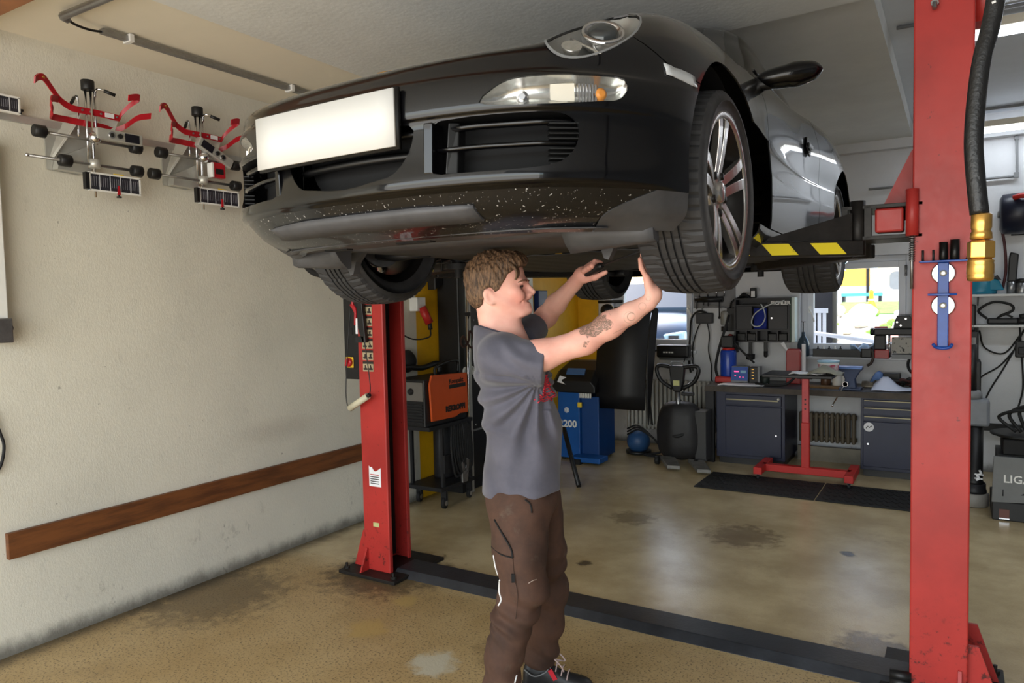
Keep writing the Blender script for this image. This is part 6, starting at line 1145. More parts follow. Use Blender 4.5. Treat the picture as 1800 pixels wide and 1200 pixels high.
b = MB(); b.grid([[(-.72 + .22 * i / 6, 7.22 + .12 * j / 4, BZ + .01 + .06 * abs(math.sin(i * 1.9 + j * 1.1)) * math.sin(PI * j / 4)) for j in range(5)] for i in range(7)]); tag(b.build('crumpled_foil', M('dirty foil', (112, 104, 92), .35, .4, var=.4, scale=25), solid=.004), 'crumpled dirty foil between vice and paper on the bench', 'foil')
b = MB(); b.grid([[(-.68 + .16 * i / 6, 7.40 + .10 * j / 4, BZ + .01 + .12 * math.sin(PI * i / 6) * (.4 + .6 * j / 4)) for j in range(5)] for i in range(7)]); tag(b.build('blue_rag', M('pale blue rag', (96, 128, 180), .9, var=.15), solid=.004), 'pale blue rag on the bench behind the vice', 'rag')
b = MB(); b.bx(-.56, -.42, 7.42, 7.52, BZ, BZ + .12); tag(b.build('black_box', BLACK, bevel=.008), 'small black box against the wall at the right end of the bench', 'box')
# window sill things
t = thing('spray_bottle', 'dark pump spray bottle standing on the left end of the window sill', 'bottle', (-1.26, 7.50, 1.001)); b = MB(); b.lathe([(.05, 0), (.056, .01), (.056, .11), (.045, .16), (.018, .20), (.016, .235)], (0, 0, 0), (0, 0, 1), 18); b.build('bottle_body', M('smoky bottle', (50, 64, 76), .2, var=.2, scale=12), t); b = MB(); b.cyl((0, 0, .235), (0, 0, .33), .004, 6); b.build('pump_rod', DARK, t); b = MB(); b.bx(-.02, .02, -.006, .006, .33, .337); b.build('pump_handle', DARK, t)
t = thing('sill_toolbox', 'long open black tray of small bottles on the window sill', 'tray', (-.95, 7.52, 1.001)); b = MB(); b.bx(-.22, .20, -.05, .05, 0, .012); b.bx(-.22, .20, -.05, -.04, 0, .075); b.build('tray_box', BLACK, t, bevel=.003)
for k in range(5): b = MB(); b.lathe([(.014, .013), (.015, .02), (.015, .07), (.006, .085), (.006, .10)], (-.18 + .05 * k, 0, 0), (0, 0, 1), 10); b.build('small_bottle', WHITE if k % 2 else DARK, t)
b = MB(); b.grid([[(-.84 + .20 * i / 6, 7.43 + .10 * j / 4, 1.08 + .05 * math.sin(i * 1.1 + 1) * math.sin(j + .6) + .01 * i / 6) for j in range(5)] for i in range(7)]); tag(b.build('sill_cloth', M('pale blue cloth', (150, 176, 206), .9, var=.1), solid=.004), 'pale blue cloth draped over the tray on the sill', 'cloth')
t = thing('tape_dispenser', 'dark open holder hanging over the sill edge left of the drill stand', 'holder', (-.70, 7.46, .99)); b = MB(); b.bx(-.045, .045, -.05, .05, .011, .10); b.build('holder_box', BLACK, t, bevel=.01); b = MB(); b.tube(spl([(.045, -.05, .09), (.06, -.055, .03), (.045, -.06, -.03), (.01, -.06, -.06)], 5), .012, 8); b.build('strap', M('brown strap', (66, 56, 50), .7), t)
t = thing('drill_stand', 'black and red bench machine standing at the right end of the window sill', 'machine', (-.47, 7.47, .99)); b = MB(); b.bx(-.16, -.04, -.08, .06, .011, .09); b.build('red_base', M('dark red steel', (146, 30, 30), .35, var=.12), t, bevel=.006); b = MB(); b.bx(-.165, -.07, -.06, .05, .09, .22); b.build('motor', BLACK, t, bevel=.008); b = MB(); b.bx(-.17, .17, -.07, .05, .22, .285); b.build('arm', BLACK, t, bevel=.012); b = MB(); b.cyl((-.165, -.01, .252), (-.20, -.01, .252), .035, 14); b.build('arm_cap', BLACK, t)
b = MB(); b.prism([(-.01, -.06, .285), (.16, -.06, .285), (.14, -.06, .36), (.12, -.06, .40), (.02, -.06, .40), (.0, -.06, .35)], (0, .10, 0)); b.build('head', BLACK, t, bevel=.006); b = MB(); b.bx(-.04, .13, -.065, -.055, .405, .41); b.build('top_rod', DARK, t); b = MB(); b.bx(-.02, .17, -.09, .05, .06, .20); b.build('pale_panel', M('stained pale panel', (150, 146, 138), .5, col2=(30, 30, 30), scale=22, mix=(.56, .6)), t); b = MB(); b.cyl((-.04, -.06, .02), (-.04, -.06, .22), .01, 8); b.build('column_rod', CHROME, t); b = MB(); b.bx(-.02, .16, -.09, .05, .011, .05); b.build('white_base', GREY, t)
for x, z in ((.02, .34), (.09, .37), (.05, .31)): b = MB(); b.cyl((x, -.065, z), (x, -.058, z), .008, 8); b.build('bolt', CHROME, t)
b = MB(); b.bx(-.165, -.06, -.02, .04, .285, .30); b.build('red_cap', RED, t)
# ---- on the back wall: pegboard, socket box, tool cabinet
t = thing('tool_pegboard', 'grey metal pegboard with hanging tools between the two windows', 'pegboard', (-2.15, YB - .012, 1.48)); b = MB(); b.bx(-.22, .22, 0, .011, 0, .24); b.build('board', M('grey pegboard', (120, 120, 122), .5, var=.08), t); b = MB(); b.cyl((-.19, -.03, .09), (.10, -.03, .09), .03, 14); b.build('magnet_bar', BLACK, t)
for x, l_, hd in ((-.15, .08, .0), (-.06, .09, .02), (.03, .09, 0), (.11, .09, .02)):
    b = MB(); b.cyl((x, -.02, .12), (x, -.02, .21), .007, 8); h_ = b.build('tool_shaft', CHROME, t); b = MB(); b.bx(x - .035, x + .035, -.035, -.005, .20, .225); b.build('tool_head', DARK if x != .03 else RED, h_, bevel=.004)
for x, l_ in ((-.17, .10), (-.10, .06), (-.05, .07), (.065, .19)): b = MB(); b.cyl((x, -.045, .09), (x, -.045, .09 - l_), .006, 8); b.build('hanging_tool', DARK, t)
b = MB(); b.sphere((.065, -.045, -.10), .014, 8, 6); b.build('hanging_tool_tip', DARK, t)
t = thing('socket_box', 'grey four-way socket box on the wall with two hanging cords', 'socket', (-2.24, YB - .005, 1.32)); b = MB(); b.bx(-.085, .085, -.08, .0, .0, .11); b.build('box', M('dark grey plastic', (58, 58, 60), .5), t, bevel=.01)
b = MB(); b.tube(spl([(-.05, -.05, .0), (-.09, -.05, -.10), (-.13, -.04, -.25), (-.13, -.04, -.50)], 5), .007, 6); b.build('cord', RUBBER, t); b = MB(); b.tube(spl([(.03, -.05, .0), (.05, -.05, -.12), (.04, -.05, -.28), (.07, -.05, -.45), (.07, -.06, -.58), (.12, -.10, -.62)], 5), .007, 6); b.build('cord', RUBBER, t); b = MB(); b.tube(spl([(.02, -.04, .11), (-.06, -.04, .13), (-.14, -.04, .06), (-.16, -.04, -.15), (-.17, -.04, -.40), (-.15, -.05, -.52)], 5), .012, 6); b.build('cord', RUBBER, t); b = MB(); b.tube(spl([(-.03, -.03, .11), (-.02, -.03, .18), (.08, -.03, .19), (.25, -.03, .16), (.40, -.03, .20)], 5), .006, 6); b.build('cord', GREY, t)
t = thing('air_regulator', 'grey compressed air filter unit hanging left of the dark wall cabinet', 'regulator', (-2.02, YB - .06, 1.24)); b = MB(); b.lathe([(.04, 0), (.05, .02), (.05, .12), (.045, .14), (.02, .15)], (0, 0, .06), (0, 0, 1), 16); b.build('bowl', M('dirty grey plastic', (140, 140, 136), .4, var=.15), t); b = MB(); b.lathe([(.045, 0), (.045, .05)], (0, 0, .0), (0, 0, 1), 16); b.build('lower_ring', DARK, t); b = MB(); b.bx(.02, .12, -.03, .055, .0, .24); b.build('valve_block', BLACK, t, bevel=.008); b = MB(); b.sphere((.06, -.05, -.06), .035, 10, 8); b.build('red_valve', M('dark red steel', (146, 30, 30), .35, var=.12), t); b = MB(); b.bx(.0, .12, -.04, .055, -.22, -.10); b.build('lower_block', DARK, t, bevel=.008); b = MB(); b.tube(spl([(.05, 0, .24), (.07, -.02, .30), (.14, -.03, .34)], 4), .010, 6); b.build('pipe', RUBBER, t)
cab = M('dark cabinet steel', (38, 38, 42), .45, var=.1)
t = thing('wall_tool_cabinet', 'dark wall cabinet marked PICHLER with pigeonholes between the windows', 'wall cabinet', (-1.64, YB - .003, 1.135)); b = MB(); b.bx(-.265, .265, -.02, 0, 0, .44); b.build('back_panel', cab, t)
for x in (-.265, .25): b = MB(); b.bx(x, x + .015, -.16, 0, 0, .44); b.build('side_panel', cab, t)
for z in (0, .115, .36, .425): b = MB(); b.bx(-.25, .25, -.15, -.02, z, z + .014); b.build('shelf', cab, t)
for k in range(1, 5): b = MB(); x = -.25 + .1 * k; b.bx(x - .006, x + .006, -.15, -.02, .014, .115); b.build('divider', cab, t)
for x0, x1, kx in ((-.245, -.09, None), (.065, .245, .10)): b = MB(); b.bx(x0, x1, -.165, -.15, .13, .36); d_ = b.build('cabinet_door', cab, t, bevel=.003); (knob(kx, -.165, .24, d_) if kx else None)
text('PICHLER', 'maker_print', .048, WHITE, t, (.09, -.166, .372), (math.radians(90), 0, 0), .001, .002); b = MB(); b.bx(.06, .25, -.164, -.15, .365, .43); b.build('sign_strip', BLACK, t)
b = MB(); b.bx(.266, .275, -.16, 0, 0, .44); b.build('green_edge', M('green edge', (30, 60, 44), .5), t); b = MB(); b.bx(.276, .31, -.14, 0, .0, .44); b.build('white_stripe', M('pale green white panel', (216, 228, 220), .5), t, bevel=.006)  # green and white stripe down the cabinet's right edge
b = MB(); P = [[(-.08 + .13 * i / 6, -.13 + .012 * math.sin(i * 2.2), .13 + .21 * j / 4) for j in range(5)] for i in range(7)]; b.grid(P); tag(b.build('blue_towel', M('blue towel', (36, 52, 140), .9, var=.2), solid=.004, loc=(-1.64, YB - .003, 1.135)), 'blue towel hanging in the middle of the dark wall cabinet', 'towel')
b = MB(); b.tube(spl([(-.0, -.18, .38), (.03, -.185, .32), (.04, -.185, .24), (.0, -.185, .17), (-.06, -.185, .16), (-.09, -.185, .20), (-.06, -.185, .28), (.02, -.185, .34), (.12, -.18, .385), (.22, -.17, .41)], 6), .006, 6); tag(b.build('white_cable_loop', M('white cord', (200, 204, 204), .5), loc=(-1.64, YB - .003, 1.135)), 'white cord looped over the dark wall cabinet', 'cord')  # loose loop of white cord over the cabinet
t = thing('phone_holder', 'small black charger with a white label on top of the wall cabinet', 'charger', (-1.73, 7.50, 1.576)); b = MB(); b.bx(-.03, .03, -.02, .03, 0, .10); b.build('case', BLACK, t, bevel=.008); b = MB(); b.bx(-.018, .018, -.024, -.02, .01, .07); b.build('label', PAPER, t)
b = MB(); b.grid([[(-1.88 + .12 * i / 6, 7.46 + .1 * j / 4, 1.578 + .055 * math.sin(PI * i / 6) * (.5 + .5 * math.sin(j * 1.7))) for j in range(5)] for i in range(7)]); tag(b.build('dark_cloth', M('black cloth', (24, 24, 28), .9), solid=.004), 'crumpled black cloth on the left top of the wall cabinet', 'cloth')
for x, l_, r_, lb in ((-1.77, .12, .045, 'black funnel hanging left below the dark wall cabinet'), (-1.62, .09, .02, 'black brush hanging right below the dark wall cabinet')):
    t = thing('hanging_brush', lb, 'brush', (x, YB - .07, 1.12)); b = MB(); b.bx(-.017, .017, -.01, .01, -l_, .02); b.build('handle', BLACK, t, bevel=.004); b = MB(); b.lathe([(r_, 0), (r_ * .95, -.05), (r_ * .5, -.06)], (0, 0, -l_ + .01), (0, 0, 1), 14); b.build('head', RUBBER, t); b = MB(); b.cyl((0, .0, .01), (0, .068, .01), .004, 6); b.build('hook', STEEL, t)
# small bins standing in the pigeonholes
for k in (0, 1, 3, 4):
    b = MB(); b.bx(-.04, .04, 0, .08, 0, .07); tag(b.build('spray_can_bin', BLACK, bevel=.006, loc=(-1.64 - .20 + .1 * k, YB - .15, 1.151)), ['small black bin in the leftmost pigeonhole of the dark wall cabinet', 'small black bin in the second pigeonhole from the left', '', 'small black bin in the second pigeonhole from the right', 'small black bin in the rightmost pigeonhole of the cabinet'][k], 'bin', 'bins in the pigeonholes')
# ================================================================ RIGHT OF THE COLUMN
for z, lb in ((1.545, 'upper white wall shelf right of the red column'), (1.285, 'lower white wall shelf right of the red column')):
    t = thing('wall_shelf', lb, 'shelf', (.10, YB - .25, z)); b = MB(); b.bx(0, .9, 0, .249, 0, .02); b.build('board', M('white shelf', (206, 208, 208), .5), t, bevel=.002)
    for x in (.06, .7): b = MB(); b.prism([(x, .249, 0), (x, .249, -.08), (x, .10, 0)], (.012, 0, 0)); b.build('bracket', GREY, t)
t = thing('hose_reel', 'dark navy hose reel with a red grip high on the back wall', 'hose reel', (.40, YB - .003, 2.06)); nv = M('dark navy plastic', (24, 28, 46), .35)
b = MB(); b.lathe([(.13, -.13), (.165, -.11), (.17, 0), (.165, .11), (.13, .13)], (.04, -.17, .17), (1, .0, 0), 28); b.build('drum_cover', nv, t); b = MB(); b.lathe([(.03, 0), (.03, .012), (.02, .016)], (-.09, -.17, .17), (-1, 0, 0), 14); b.build('hub', STEEL, t); b = MB(); b.tube(spl([(.0, -.30, .29), (.06, -.33, .30), (.14, -.33, .27)], 4), .022, 8); b.build('red_grip', RED, t); b = MB(); b.bx(.0, .10, -.03, .0, .0, .32); b.build('wall_bracket', DARK, t)
b = MB(); b.tube(spl([(-.07, -.17, .03), (-.05, -.17, -.10), (-.04, -.15, -.30), (-.06, -.12, -.45)], 5), .011, 8); b.build('hose', M('dark red hose', (70, 30, 34), .5), t)
t = thing('welding_mask', 'teal welding helmet lying on the upper wall shelf', 'helmet', (.19, 7.47, 1.566)); b = MB(); R_ = []
for q in np.linspace(0, 1, 9): r_ = .115 * math.sqrt(max(.02, 1 - (q * .95) ** 2)); R_.append([(-.01 + .02 * q + r_ * 1.05 * math.cos(a), r_ * .8 * math.sin(a), .001 + .2 * q * (1 + .12 * math.cos(a))) for a in np.linspace(0, 2 * PI, 21)[:-1]])
b.rings(R_); b.build('shell', M('teal plastic', (34, 122, 150), .35, var=.1), t); b = MB(); b.prism([(.05, -.075, .03), (.16, -.06, .03), (.12, -.06, .12), (.06, -.075, .14)], (0, .12, 0)); b.build('visor', M('teal plastic', (34, 122, 150), .35, var=.1), t, bevel=.01); b = MB(); b.prism([(.07, -.082, .135), (.14, -.07, .115), (.11, -.07, .16)], (0, .1, 0)); b.build('knob_guard', BLACK, t)
t = thing('cordless_torch', 'black upright torch on the upper wall shelf', 'torch', (.40, 7.46, 1.566)); b = MB(); b.lathe([(.032, 0), (.034, .10)], (0, 0, 0), (0, 0, 1), 16); b.build('metal_base', STEEL, t); b = MB(); b.prism([(-.03, -.03, .10), (.035, -.03, .10), (.05, -.03, .33), (-.01, -.03, .35), (-.02, -.03, .30)], (0, .06, 0)); b.build('handle', BLACK, t, bevel=.01)
for x, lb in ((.475, 'silver tin with black lid beside the torch on the shelf'), (.57, 'second silver tin at the right picture edge on the shelf')):
    t = thing('metal_tin', lb, 'tin', (x, 7.46, 1.566)); b = MB(); b.lathe([(.04, 0), (.042, .005), (.042, .09)], (0, 0, 0), (0, 0, 1), 18); b.build('tin', STEEL, t); b = MB(); b.lathe([(.043, .09), (.043, .12), (.02, .125)], (0, 0, 0), (0, 0, 1), 18); b.build('lid', BLACK, t)
t = thing('cordless_grinder', 'black tool with a cable lying on the lower wall shelf', 'tool', (.35, 7.45, 1.306)); b = MB(); b.bx(-.12, .12, -.03, .03, 0, .055); b.build('body', BLACK, t, bevel=.015); b = MB(); b.lathe([(.05, 0), (.05, .05)], (.13, 0, .005), (0, 0, 1), 16); b.build('head', DARK, t); b = MB(); b.tube(spl([(-.12, 0, .05), (-.18, -.02, .12), (-.08, -.03, .19), (.04, -.03, .17), (.06, -.04, .12), (-.03, -.05, .07)], 6), .011, 8); b.build('cable', RUBBER, t); b = MB(); b.tube(spl([(-.05, -.02, .05), (0, -.04, .09), (.06, -.04, .06)], 4), .009, 6); b.build('grip', DARK, t)
t = thing('red_power_tool', 'dark red power tool at the right end of the lower shelf', 'tool', (.56, 7.45, 1.306)); b = MB(); b.bx(-.05, .06, -.05, .05, 0, .13); b.build('body', M('dark red plastic', (92, 30, 34), .45), t, bevel=.02); b = MB(); b.cyl((-.05, 0, .07), (-.10, 0, .06), .025, 12); b.build('nose', DARK, t)
t = thing('exhaust_analyser', 'tall black and grey analyser unit half hidden behind the right column', 'machine', (.12, 7.30, 0)); b = MB(); b.bx(-.12, .07, 0, .26, .62, 1.0); b.build('lower_case', BLACK, t, bevel=.01); b = MB(); b.bx(-.12, .05, .02, .26, 1.0, 1.25); b.build('screen_case', DARK, t, bevel=.01); b = MB(); b.bx(-.10, .03, .012, .02, 1.04, 1.20); b.build('screen', M('dark screen', (20, 22, 24), .15), t); b = MB(); b.bx(-.12, .03, .05, .24, 1.25, 1.48); b.build('printer', BLACK, t, bevel=.015); b = MB(); b.bx(-.10, .02, .08, .2, 0, .62); b.build('post', RUBBER, t); b = MB(); b.bx(.02, .03, -.004, 0, .66, .70); b.build('label', PAPER, t); b = MB(); b.bx(.045, .055, .03, .2, .42, .62); b.build('white_edge', WHITE, t)
# column jack with gecko sticker
t = thing('gearbox_jack', 'black column jack with grey head and a white gecko sticker behind the right column', 'jack', (.13, 6.35, 0)); b = MB(); b.lathe([(.085, 0), (.095, .01), (.095, .09), (.085, .10)], (0, 0, 0), (0, 0, 1), 24); b.build('grey_base', M('grey painted base', (136, 132, 126), .5, var=.15), t); b = MB(); b.lathe([(.08, .10), (.08, .12), (.075, .13), (.075, .17)], (0, 0, 0), (0, 0, 1), 20); b.build('collar', DARK, t); b = MB(); b.lathe([(.07, .17), (.055, .19), (.055, .60)], (0, 0, 0), (0, 0, 1), 20); b.build('cylinder', BLACK, t)
b = MB(); b.bx(-.08, .09, -.07, .07, .60, .80); b.build('grey_head', M('grey cast head', (116, 120, 126), .45, var=.1), t, bevel=.02); b = MB(); b.lathe([(.065, .80), (.065, .84), (.05, .86)], (-.02, 0, 0), (0, 0, 1), 18); b.build('head_cap', GREY, t); b = MB(); b.cyl((-.02, 0, .86), (-.02, 0, 1.2), .03, 14); b.build('ram', BLACK, t)
b = MB(); b.tube(spl([(.01, -.076, .205), (.03, -.072, .22), (.015, -.074, .24), (.04, -.068, .255), (.03, -.07, .28)], 4), .008, 6); b.tube([(.0, -.076, .22), (.05, -.064, .215)], .006, 5); b.tube([(.0, -.076, .25), (.055, -.062, .245)], .006, 5); b.build('gecko_sticker', PAPER, t, weld=False)
# machine with LIGA box
t = thing('drain_cart', 'black service cart with a round plate on top and tangled cables at the right edge', 'cart', (.42, 6.05, 0)); b = MB(); b.bx(-.19, .30, -.05, .40, .0, .13); b.build('chassis', BLACK, t, bevel=.006); b = MB(); b.bx(-.13, .28, .0, .36, .45, .56); b.build('neck', RUBBER, t, bevel=.01); b = MB(); b.lathe([(.20, 0), (.23, .01), (.235, .02), (.21, .024)], (.03, .15, .565), (0, 0, 1), 28); b.build('round_plate', M('scratched black plate', (36, 36, 36), .45, .3, var=.4, scale=25), t)
b = MB(); b.bx(-.16, .30, .0, .38, .13, .45); b.build('frame_box', BLACK, t)
for x in (-.15, .02): b = MB(); b.bx(x, x + .06, -.056, -.05, .02, .08); b.build('latch_plate', M('rusty plate', (110, 76, 70), .5, .3), t); b = MB(); b.bx(x, x + .06, -.06, -.05, .012, .02); b.build('latch_edge', CHROME, t)
for k in range(7): b = MB(); b.tube(spl([(-.05 + .03 * k, .1, .60), (-.15 + .06 * k, .12, .70 + .02 * (k % 3)), (.0 + .03 * k, .05, .76 + .03 * (k % 2)), (.12 + .02 * k, .12, .68), (.05, .18, .61), (.2, .1, .62)], 6), .012, 7); b.build('tangled_cable', RUBBER, t)
t = thing('liga_box', 'grey board box lettered LIGA on the front of the black cart', 'box', (.42, 5.97, 0)); b = MB(); b.prism([(-.195, 0, .13), (.30, 0, .16), (.30, 0, .45), (-.185, 0, .45)], (0, .028, 0)); bx_ = b.build('board', M('grey board', (112, 114, 114), .6, var=.08), t, bevel=.003); text('LIGA', 'lettering', .075, WHITE, bx_, (-.13, -.002, .275), (math.radians(90), 0, 0), .001, .001); b = MB(); b.tube([(-.13, -.002, .18), (-.13, -.002, .225)], .003, 5); b.build('arrow_mark', DARK, bx_); b = MB(); b.prism([(-.03, -.002, .195), (.03, -.002, .195), (.01, -.002, .21), (.0, -.002, .235), (-.01, -.002, .21)], (0, .001, 0)); b.build('arrow_mark', DARK, bx_)
# loose cables on the wall at the right
for k, pts in enumerate(([(.18, 7.55, 1.25), (.22, 7.55, 1.10), (.36, 7.55, 1.05), (.47, 7.55, 1.20), (.52, 7.55, 1.28)], [(.50, 7.55, 1.25), (.42, 7.55, 1.05), (.34, 7.55, .88), (.26, 7.55, .72), (.20, 7.5, .55)], [(.46, 7.55, 1.12), (.34, 7.55, .95), (.22, 7.55, .86), (.16, 7.55, .80)], [(.47, 7.55, 1.28), (.49, 7.55, 1.0), (.50, 7.55, .75), (.46, 7.5, .55)])):
    b = MB(); b.tube(spl([(x, YB - .02, z) for x, y, z in pts], 6), .007, 6); tag(b.build('wall_cable', RUBBER), ['thin black cable sagging just below the lower right shelf', 'longest thin black cable slanting down the wall to the cart', 'short thin black cable running left towards the jack', 'thin black cable hanging straight down at the right edge'][k], 'cable', 'cables below the right shelves')
t = thing('plug_strip', 'black socket strip on the wall at the right picture edge', 'socket', (.50, YB - .003, 1.02)); b = MB(); b.bx(-.06, .10, -.06, 0, 0, .14); b.build('box', BLACK, t, bevel=.008); b = MB(); b.bx(-.04, .02, -.10, -.06, .03, .09); b.build('adapter', DARK, t, bevel=.006)
b = MB(); b.tube(spl([(-.30, 7.55, 1.05), (-.36, 7.55, .98), (-.36, 7.54, .90), (-.30, 7.52, .84), (-.20, 7.5, .80)], 6), .012, 8); tag(b.build('bench_hose', RUBBER), 'black hose curving on the wall left of the right column', 'hose')
b = MB(); b.bx(.14, .9, 7.50, 7.56, .38, .44); tag(b.build('wall_rail', DARK), 'dark rail low on the back wall behind the jack', 'rail')

# ================================================================ OUTSIDE
grass = M('lawn', (112, 150, 70), .9, var=.35, scale=9, bump=.3, bscale=40); gravel = M('pale paving', (196, 190, 180), .9, var=.15, scale=6)
def gz(x, y):      # level yard at the left, planted bank rising at the right
    k = min(1, max(0, (x + 3.0) / .9)); k = k * k * (3 - 2 * k); bank = float(np.interp(y, [7.9, 8.7, 9.3, 11, 14, 15.8, 17.5, 24], [-.02, .05, .70, .98, 1.30, 1.44, 1.36, 1.15])); yard = float(np.interp(y, [7.9, 8.6, 9.0, 20, 26], [-.02, .0, .30, .36, 1.1])); return yard * (1 - k) + bank * k
xs_ = np.concatenate([np.linspace(-40, -4, 8), np.linspace(-3.6, 1.5, 18), np.linspace(2, 30, 7)]); b = MB(); b.grid([[(x, y, gz(x, y)) for x in xs_] for y in np.concatenate([np.linspace(7.9, 18, 36), np.linspace(20, 70, 8)])]); struct(b.build('ground_outside', gravel))
b = MB(); b.grid([[(x, y, gz(x, y) + .012) for x in np.linspace(-2.4, 3, 12)] for y in np.linspace(13.6, 17.2, 14)]); struct(b.build('lawn_outside', grass))
b = MB(); b.bx(-30, 30, YF - 40, YF - .25, -.2, -.03); struct(b.build('yard_outside', M('yard asphalt', (110, 108, 104), .9, var=.1)))
def facade(name, lb, x0, x1, y, h, mat, wins, ww=.34):
    t = thing(name, lb, 'building', ((x0 + x1) / 2, y, 1.0)); hw = (x1 - x0) / 2; b = MB(); b.bx(-hw, hw, 0, 6, 0, h); b.build('wall', mat, t); b = MB(); b.bx(-hw, hw, -.05, 0, 0, .95); b.build('plinth', M('pale plinth', (190, 196, 206), .8), t); b = MB(); b.prism([(-hw, -.4, h), (hw, -.4, h), (hw, 3, h + 2.2), (-hw, 3, h + 2.2)], (0, 0, .15)); b.build('roof', M('roof tiles', (130, 70, 56), .8), t)
    for wx, wz in wins:
        wx -= (x0 + x1) / 2; b = MB(); b.bx(wx - ww, wx + ww, -.08, 0, wz, wz + 1.9); f = b.build('window', M('house window frame', (214, 226, 232), .5), t)
        for q in (-.5, .5): b = MB(); b.bx(wx + q * ww - ww * .38, wx + q * ww + ww * .38, -.10, -.08, wz + .12, wz + 1.78); b.build('pane', M('house pane', (120, 160, 176), .1), f)
facade('yellow_house', 'bright yellow house seen through the right window', -12, -2.96, 33, 9, M('yellow facade', (240, 190, 80), .9, var=.05), [(-4.5, 1.6), (-6.4, 1.6)], .6); facade('cream_house', 'cream house with tall windows seen through the right window', -2.70, 6.5, 33.3, 9, M('cream facade', (234, 212, 160), .9, var=.05), [(-2.35, 1.9), (-1.2, 1.9), (.8, 1.9)], .27)
b = MB(); b.bx(-2.955, -2.705, 32.8, 39, 1.0, 10); tag(b.build('white_corner_pier', M('white pier', (226, 232, 236), .8)), 'white pier between the yellow and the cream house outside', 'pier')
t = thing('street_lamp', 'thin dark pole standing behind the lawn outside the right window', 'pole', (-2.42, 26, 1.1)); b = MB(); b.cyl((0, 0, 0), (0, 0, 6), .05, 10); b.build('pole', DARK, t); b = MB(); b.box((.3, 0, 6), (.8, .2, .12)); b.build('lamp_head', GREY, t)
t = thing('white_car', 'white parked car beyond the lawn outside the right window', 'car', (.2, 23.5, gz(.2, 23.5))); b = MB(); pr = [(-2.1, .0), (-2.15, .45), (-1.2, .62), (-.5, 1.05), (.9, 1.05), (1.6, .66), (2.1, .55), (2.15, .0)]; b.prism([(x, 0, z - .15) for x, z in pr], (0, 1.7, 0)); b.build('car_body', M('white car paint', (230, 234, 236), .2, coat=.6), t, bevel=.06); b = MB(); b.prism([(-1.05, -.02, .50), (-.45, -.02, .85), (.2, -.02, .85), (.2, -.02, .50)], (0, .03, 0)); b.build('car_window', M('dark car glass', (30, 40, 50), .1), t); b = MB(); b.prism([(.28, -.02, .50), (.28, -.02, .85), (.85, -.02, .85), (1.3, -.02, .52)], (0, .03, 0)); b.build('car_window', M('dark car glass', (30, 40, 50), .1), t)
for x in (-1.35, 1.35): b = MB(); b.lathe([(.2, 0), (.32, .01), (.32, .2)], (x, -.03, .0), (0, 1, 0), 20); b.build('car_wheel', RUBBER, t)
t = thing('traffic_sign', 'grey rounded sign plate on a post outside at the right window edge', 'sign', (-1.10, 19.5, gz(-1.1, 19.5) - .02)); b = MB(); b.cyl((0, 0, 0), (0, 0, .8), .03, 8); b.build('post', GREY, t); b = MB(); b.prism([(x, -.04, z) for x, z in rrect(-.25, .25, .42, .85, .12)], (0, .03, 0)); b.build('plate', GREY, t)
def blob_mesh(r, sc, seed):
    b = MB(); rr = random.Random(seed); R_ = []
    for i in range(8): th = PI * (i + .01) / 7.02; R_.append([(sc[0] * r * math.sin(th) * math.cos(a) * (1 + rr.uniform(-.22, .22)), sc[1] * r * math.sin(th) * math.sin(a) * (1 + rr.uniform(-.22, .22)), sc[2] * r * (1 - math.cos(th)) * (1 + rr.uniform(-.06, .06))) for a in np.linspace(0, 2 * PI, 13)[:-1]])
    b.rings(R_, caps=False); return b
for k, (x, y, r_) in enumerate(((-3.4, 18.6, .40), (-4.5, 19.2, .5), (-2.75, 18.2, .3))): tag(blob_mesh(r_, (1, 1, .7), k).build('garden_shrub', M('shrub leaves', (74, 96, 50), .9, var=.5, scale=14, bump=.8, bscale=20), loc=(x, y, gz(x, y) - .03)), ('broad green shrub outside left of the lawn', 'tallest green shrub outside farthest left', 'small green shrub outside nearest the pole')[k], 'shrub', 'shrubs beyond the lawn')
rk = M('sunlit pale boulders', (226, 214, 198), .9, var=.2, scale=5, bump=.5, bscale=12); rr = random.Random(4); spots = []
def free(r_):
    for _ in range(400):
        y = 9.4 + 4.0 * rr.random(); x = -y * .105 + (rr.random() - .5) * y * .16
        if all(math.hypot(x - a, y - c) > (r_ + d) * 1.35 for a, c, d in spots): spots.append((x, y, r_)); return x, y
    return None
for k in range(24):
    r_ = .09 + .12 * rr.random(); q = free(r_)
    if q: tag(blob_mesh(r_, (1, 1, .7), 40 + k).build('garden_rock', rk if k % 5 else M('pinkish stone', (214, 160, 150), .9), loc=(q[0], q[1], gz(*q) - .02)), 'pale sunlit boulder in the rock garden outside the right window', 'rock', 'boulders in the rock garden')
for k in range(18):
    q = free(.08)
    if q: tag(blob_mesh(.075, (1, 1, .9), 80 + k).build('garden_plant', M('bright plant leaves', (120, 170, 70), .9, var=.4, scale=20) if k % 4 else M('yellow blossom', (238, 190, 70), .9, var=.3, scale=20), loc=(q[0], q[1], gz(*q) - .01)), 'small bright plant tuft in the rock garden outside', 'plant', 'plants in the rock garden')
t = thing('yellow_bollard', 'orange yellow bollard at the lawn edge outside', 'bollard', (-1.28, 14.4, gz(-1.28, 14.4))); b = MB(); b.lathe([(.09, 0), (.08, .05), (.045, .17), (.035, .27), (.045, .31), (.01, .35)], (0, 0, 0), (0, 0, 1), 14); b.build('body', M('orange yellow plastic', (246, 176, 40), .5), t); b = MB(); b.lathe([(.055, .15), (.052, .18)], (0, 0, 0), (0, 0, 1), 14, caps=False); b.build('band', WHITE, t)
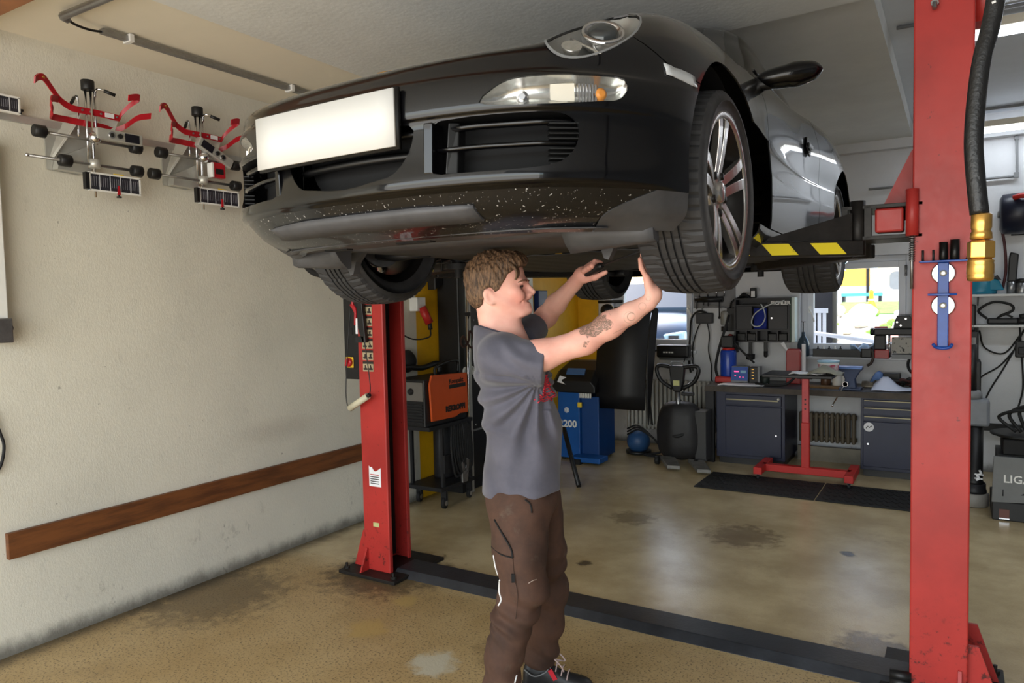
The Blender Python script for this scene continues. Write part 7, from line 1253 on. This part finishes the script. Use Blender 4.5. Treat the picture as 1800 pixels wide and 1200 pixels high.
t = thing('garden_bench', 'low turquoise bench behind the lawn outside', 'bench', (-1.75, 17.6, gz(-1.75, 17.6))); b = MB(); b.bx(-.4, .4, -.15, .15, .20, .27); b.build('seat', M('turquoise paint', (80, 160, 170), .5), t); [MB().bx(x - .03, x + .03, -.14, .14, 0, .20).build('leg', DARK, t) for x in (-.36, .36)]
t = thing('outdoor_fence', 'pale slatted fence panel outside at the left of the right window', 'fence', (-1.36, YB + .75, -.02))
for k in range(7): b = MB(); b.bx(-.15 + .05 * k, -.117 + .05 * k, 0, .02, 0, 1.44); b.build('slat', frame, t)
b = MB(); b.bx(-.17, .20, -.01, .03, 1.42, 1.47); b.build('top_rail', frame, t)
t = thing('dark_post', 'dark wooden post outside behind the slatted fence', 'post', (-1.33, YB + 1.0, -.02)); b = MB(); b.bx(-.16, .18, 0, .12, 0, 2.6); b.build('post', M('dark stained wood', (42, 42, 46), .8, var=.2), t); b = MB(); b.bx(.18, .22, .02, .10, 0, 2.6); b.build('post_edge', M('weathered edge', (90, 88, 80), .8), t)
t = thing('hand_rail', 'pale sloping hand rail outside across the right window', 'hand rail', (-1.40, YB + .52, -.02)); b = MB(); b.cyl((0, 0, 1.24), (1.15, .04, 1.06), .022, 10); b.build('rail', frame, t)
for x in (.03, 1.12): b = MB(); b.cyl((x, .02, 0), (x, .02, 1.06 + .18 * (1 - x / 1.15)), .015, 8); b.build('rail_post', frame, t)
# dark car parked outside the left window
t = thing('dark_car', 'dark blue car parked outside close to the left window', 'car', (-3.80, 9.45, gz(-5, 10) - .02), .12); dk = M('dark blue paint', (22, 30, 44), .2, coat=1.)
net = []
for y, w_, z0, z1 in ((0, .55, .35, .70), (.12, .75, .3, .92), (.5, .86, .28, 1.04), (1.2, .90, .28, 1.12), (1.7, .90, .28, 1.18), (2.4, .90, .28, 1.18), (4.1, .86, .3, 1.1), (4.3, .6, .4, .9)): net.append([(w_ * math.copysign(abs(math.cos(a)) ** .55, math.cos(a)), y, (z0 + z1) / 2 + (z1 - z0) / 2 * math.copysign(abs(math.sin(a)) ** .6, math.sin(a))) for a in np.linspace(0, 2 * PI, 29)[:-1]])
b = MB(); b.rings(net); b.build('car_body', dk, t, sub=1); b = MB(); b.rings([[(x * w_, y, z) for x, z in ((-1, z0), (1, z0), (.86, z1), (-.86, z1))] for y, w_, z0, z1 in ((1.25, .74, 1.05, 1.16), (2.0, .74, 1.1, 1.56), (3.2, .72, 1.1, 1.58), (4.0, .66, 1.08, 1.15))], smooth=False); b.build('cabin_glass', M('dark car glass', (30, 40, 50), .1), t, bevel=.04)
for sx in (-1, 1):
    b = MB(); b.box((sx * .57, .06, .78), (.34, .10, .13), (0, sx * -.15, sx * -.35)); h_ = b.build('headlamp', M('lamp glass pale', (150, 180, 196), .08, .5), t, bevel=.03); b = MB(); b.box((sx * .56, .005, .77), (.14, .05, .07), (0, 0, sx * -.3)); b.build('lamp_core', DARK, h_)
    for wy in (.85, 3.5): b = MB(); b.lathe([(.2, -.1), (.32, -.1), (.32, .1), (.2, .1)], (sx * .80, wy, .32), (1, 0, 0), 22); b.build('car_wheel', RUBBER, t)
b = MB(); b.box((0, -.03, .60), (.8, .05, .10)); b.build('grille', BLACK, t, bevel=.02); b = MB(); b.box((0, -.05, .45), (.52, .02, .11)); b.build('number_plate', WHITE, t); b = MB(); b.box((0, -.0, .36), (1.1, .10, .16)); b.build('lower_grille', BLACK, t, bevel=.03)
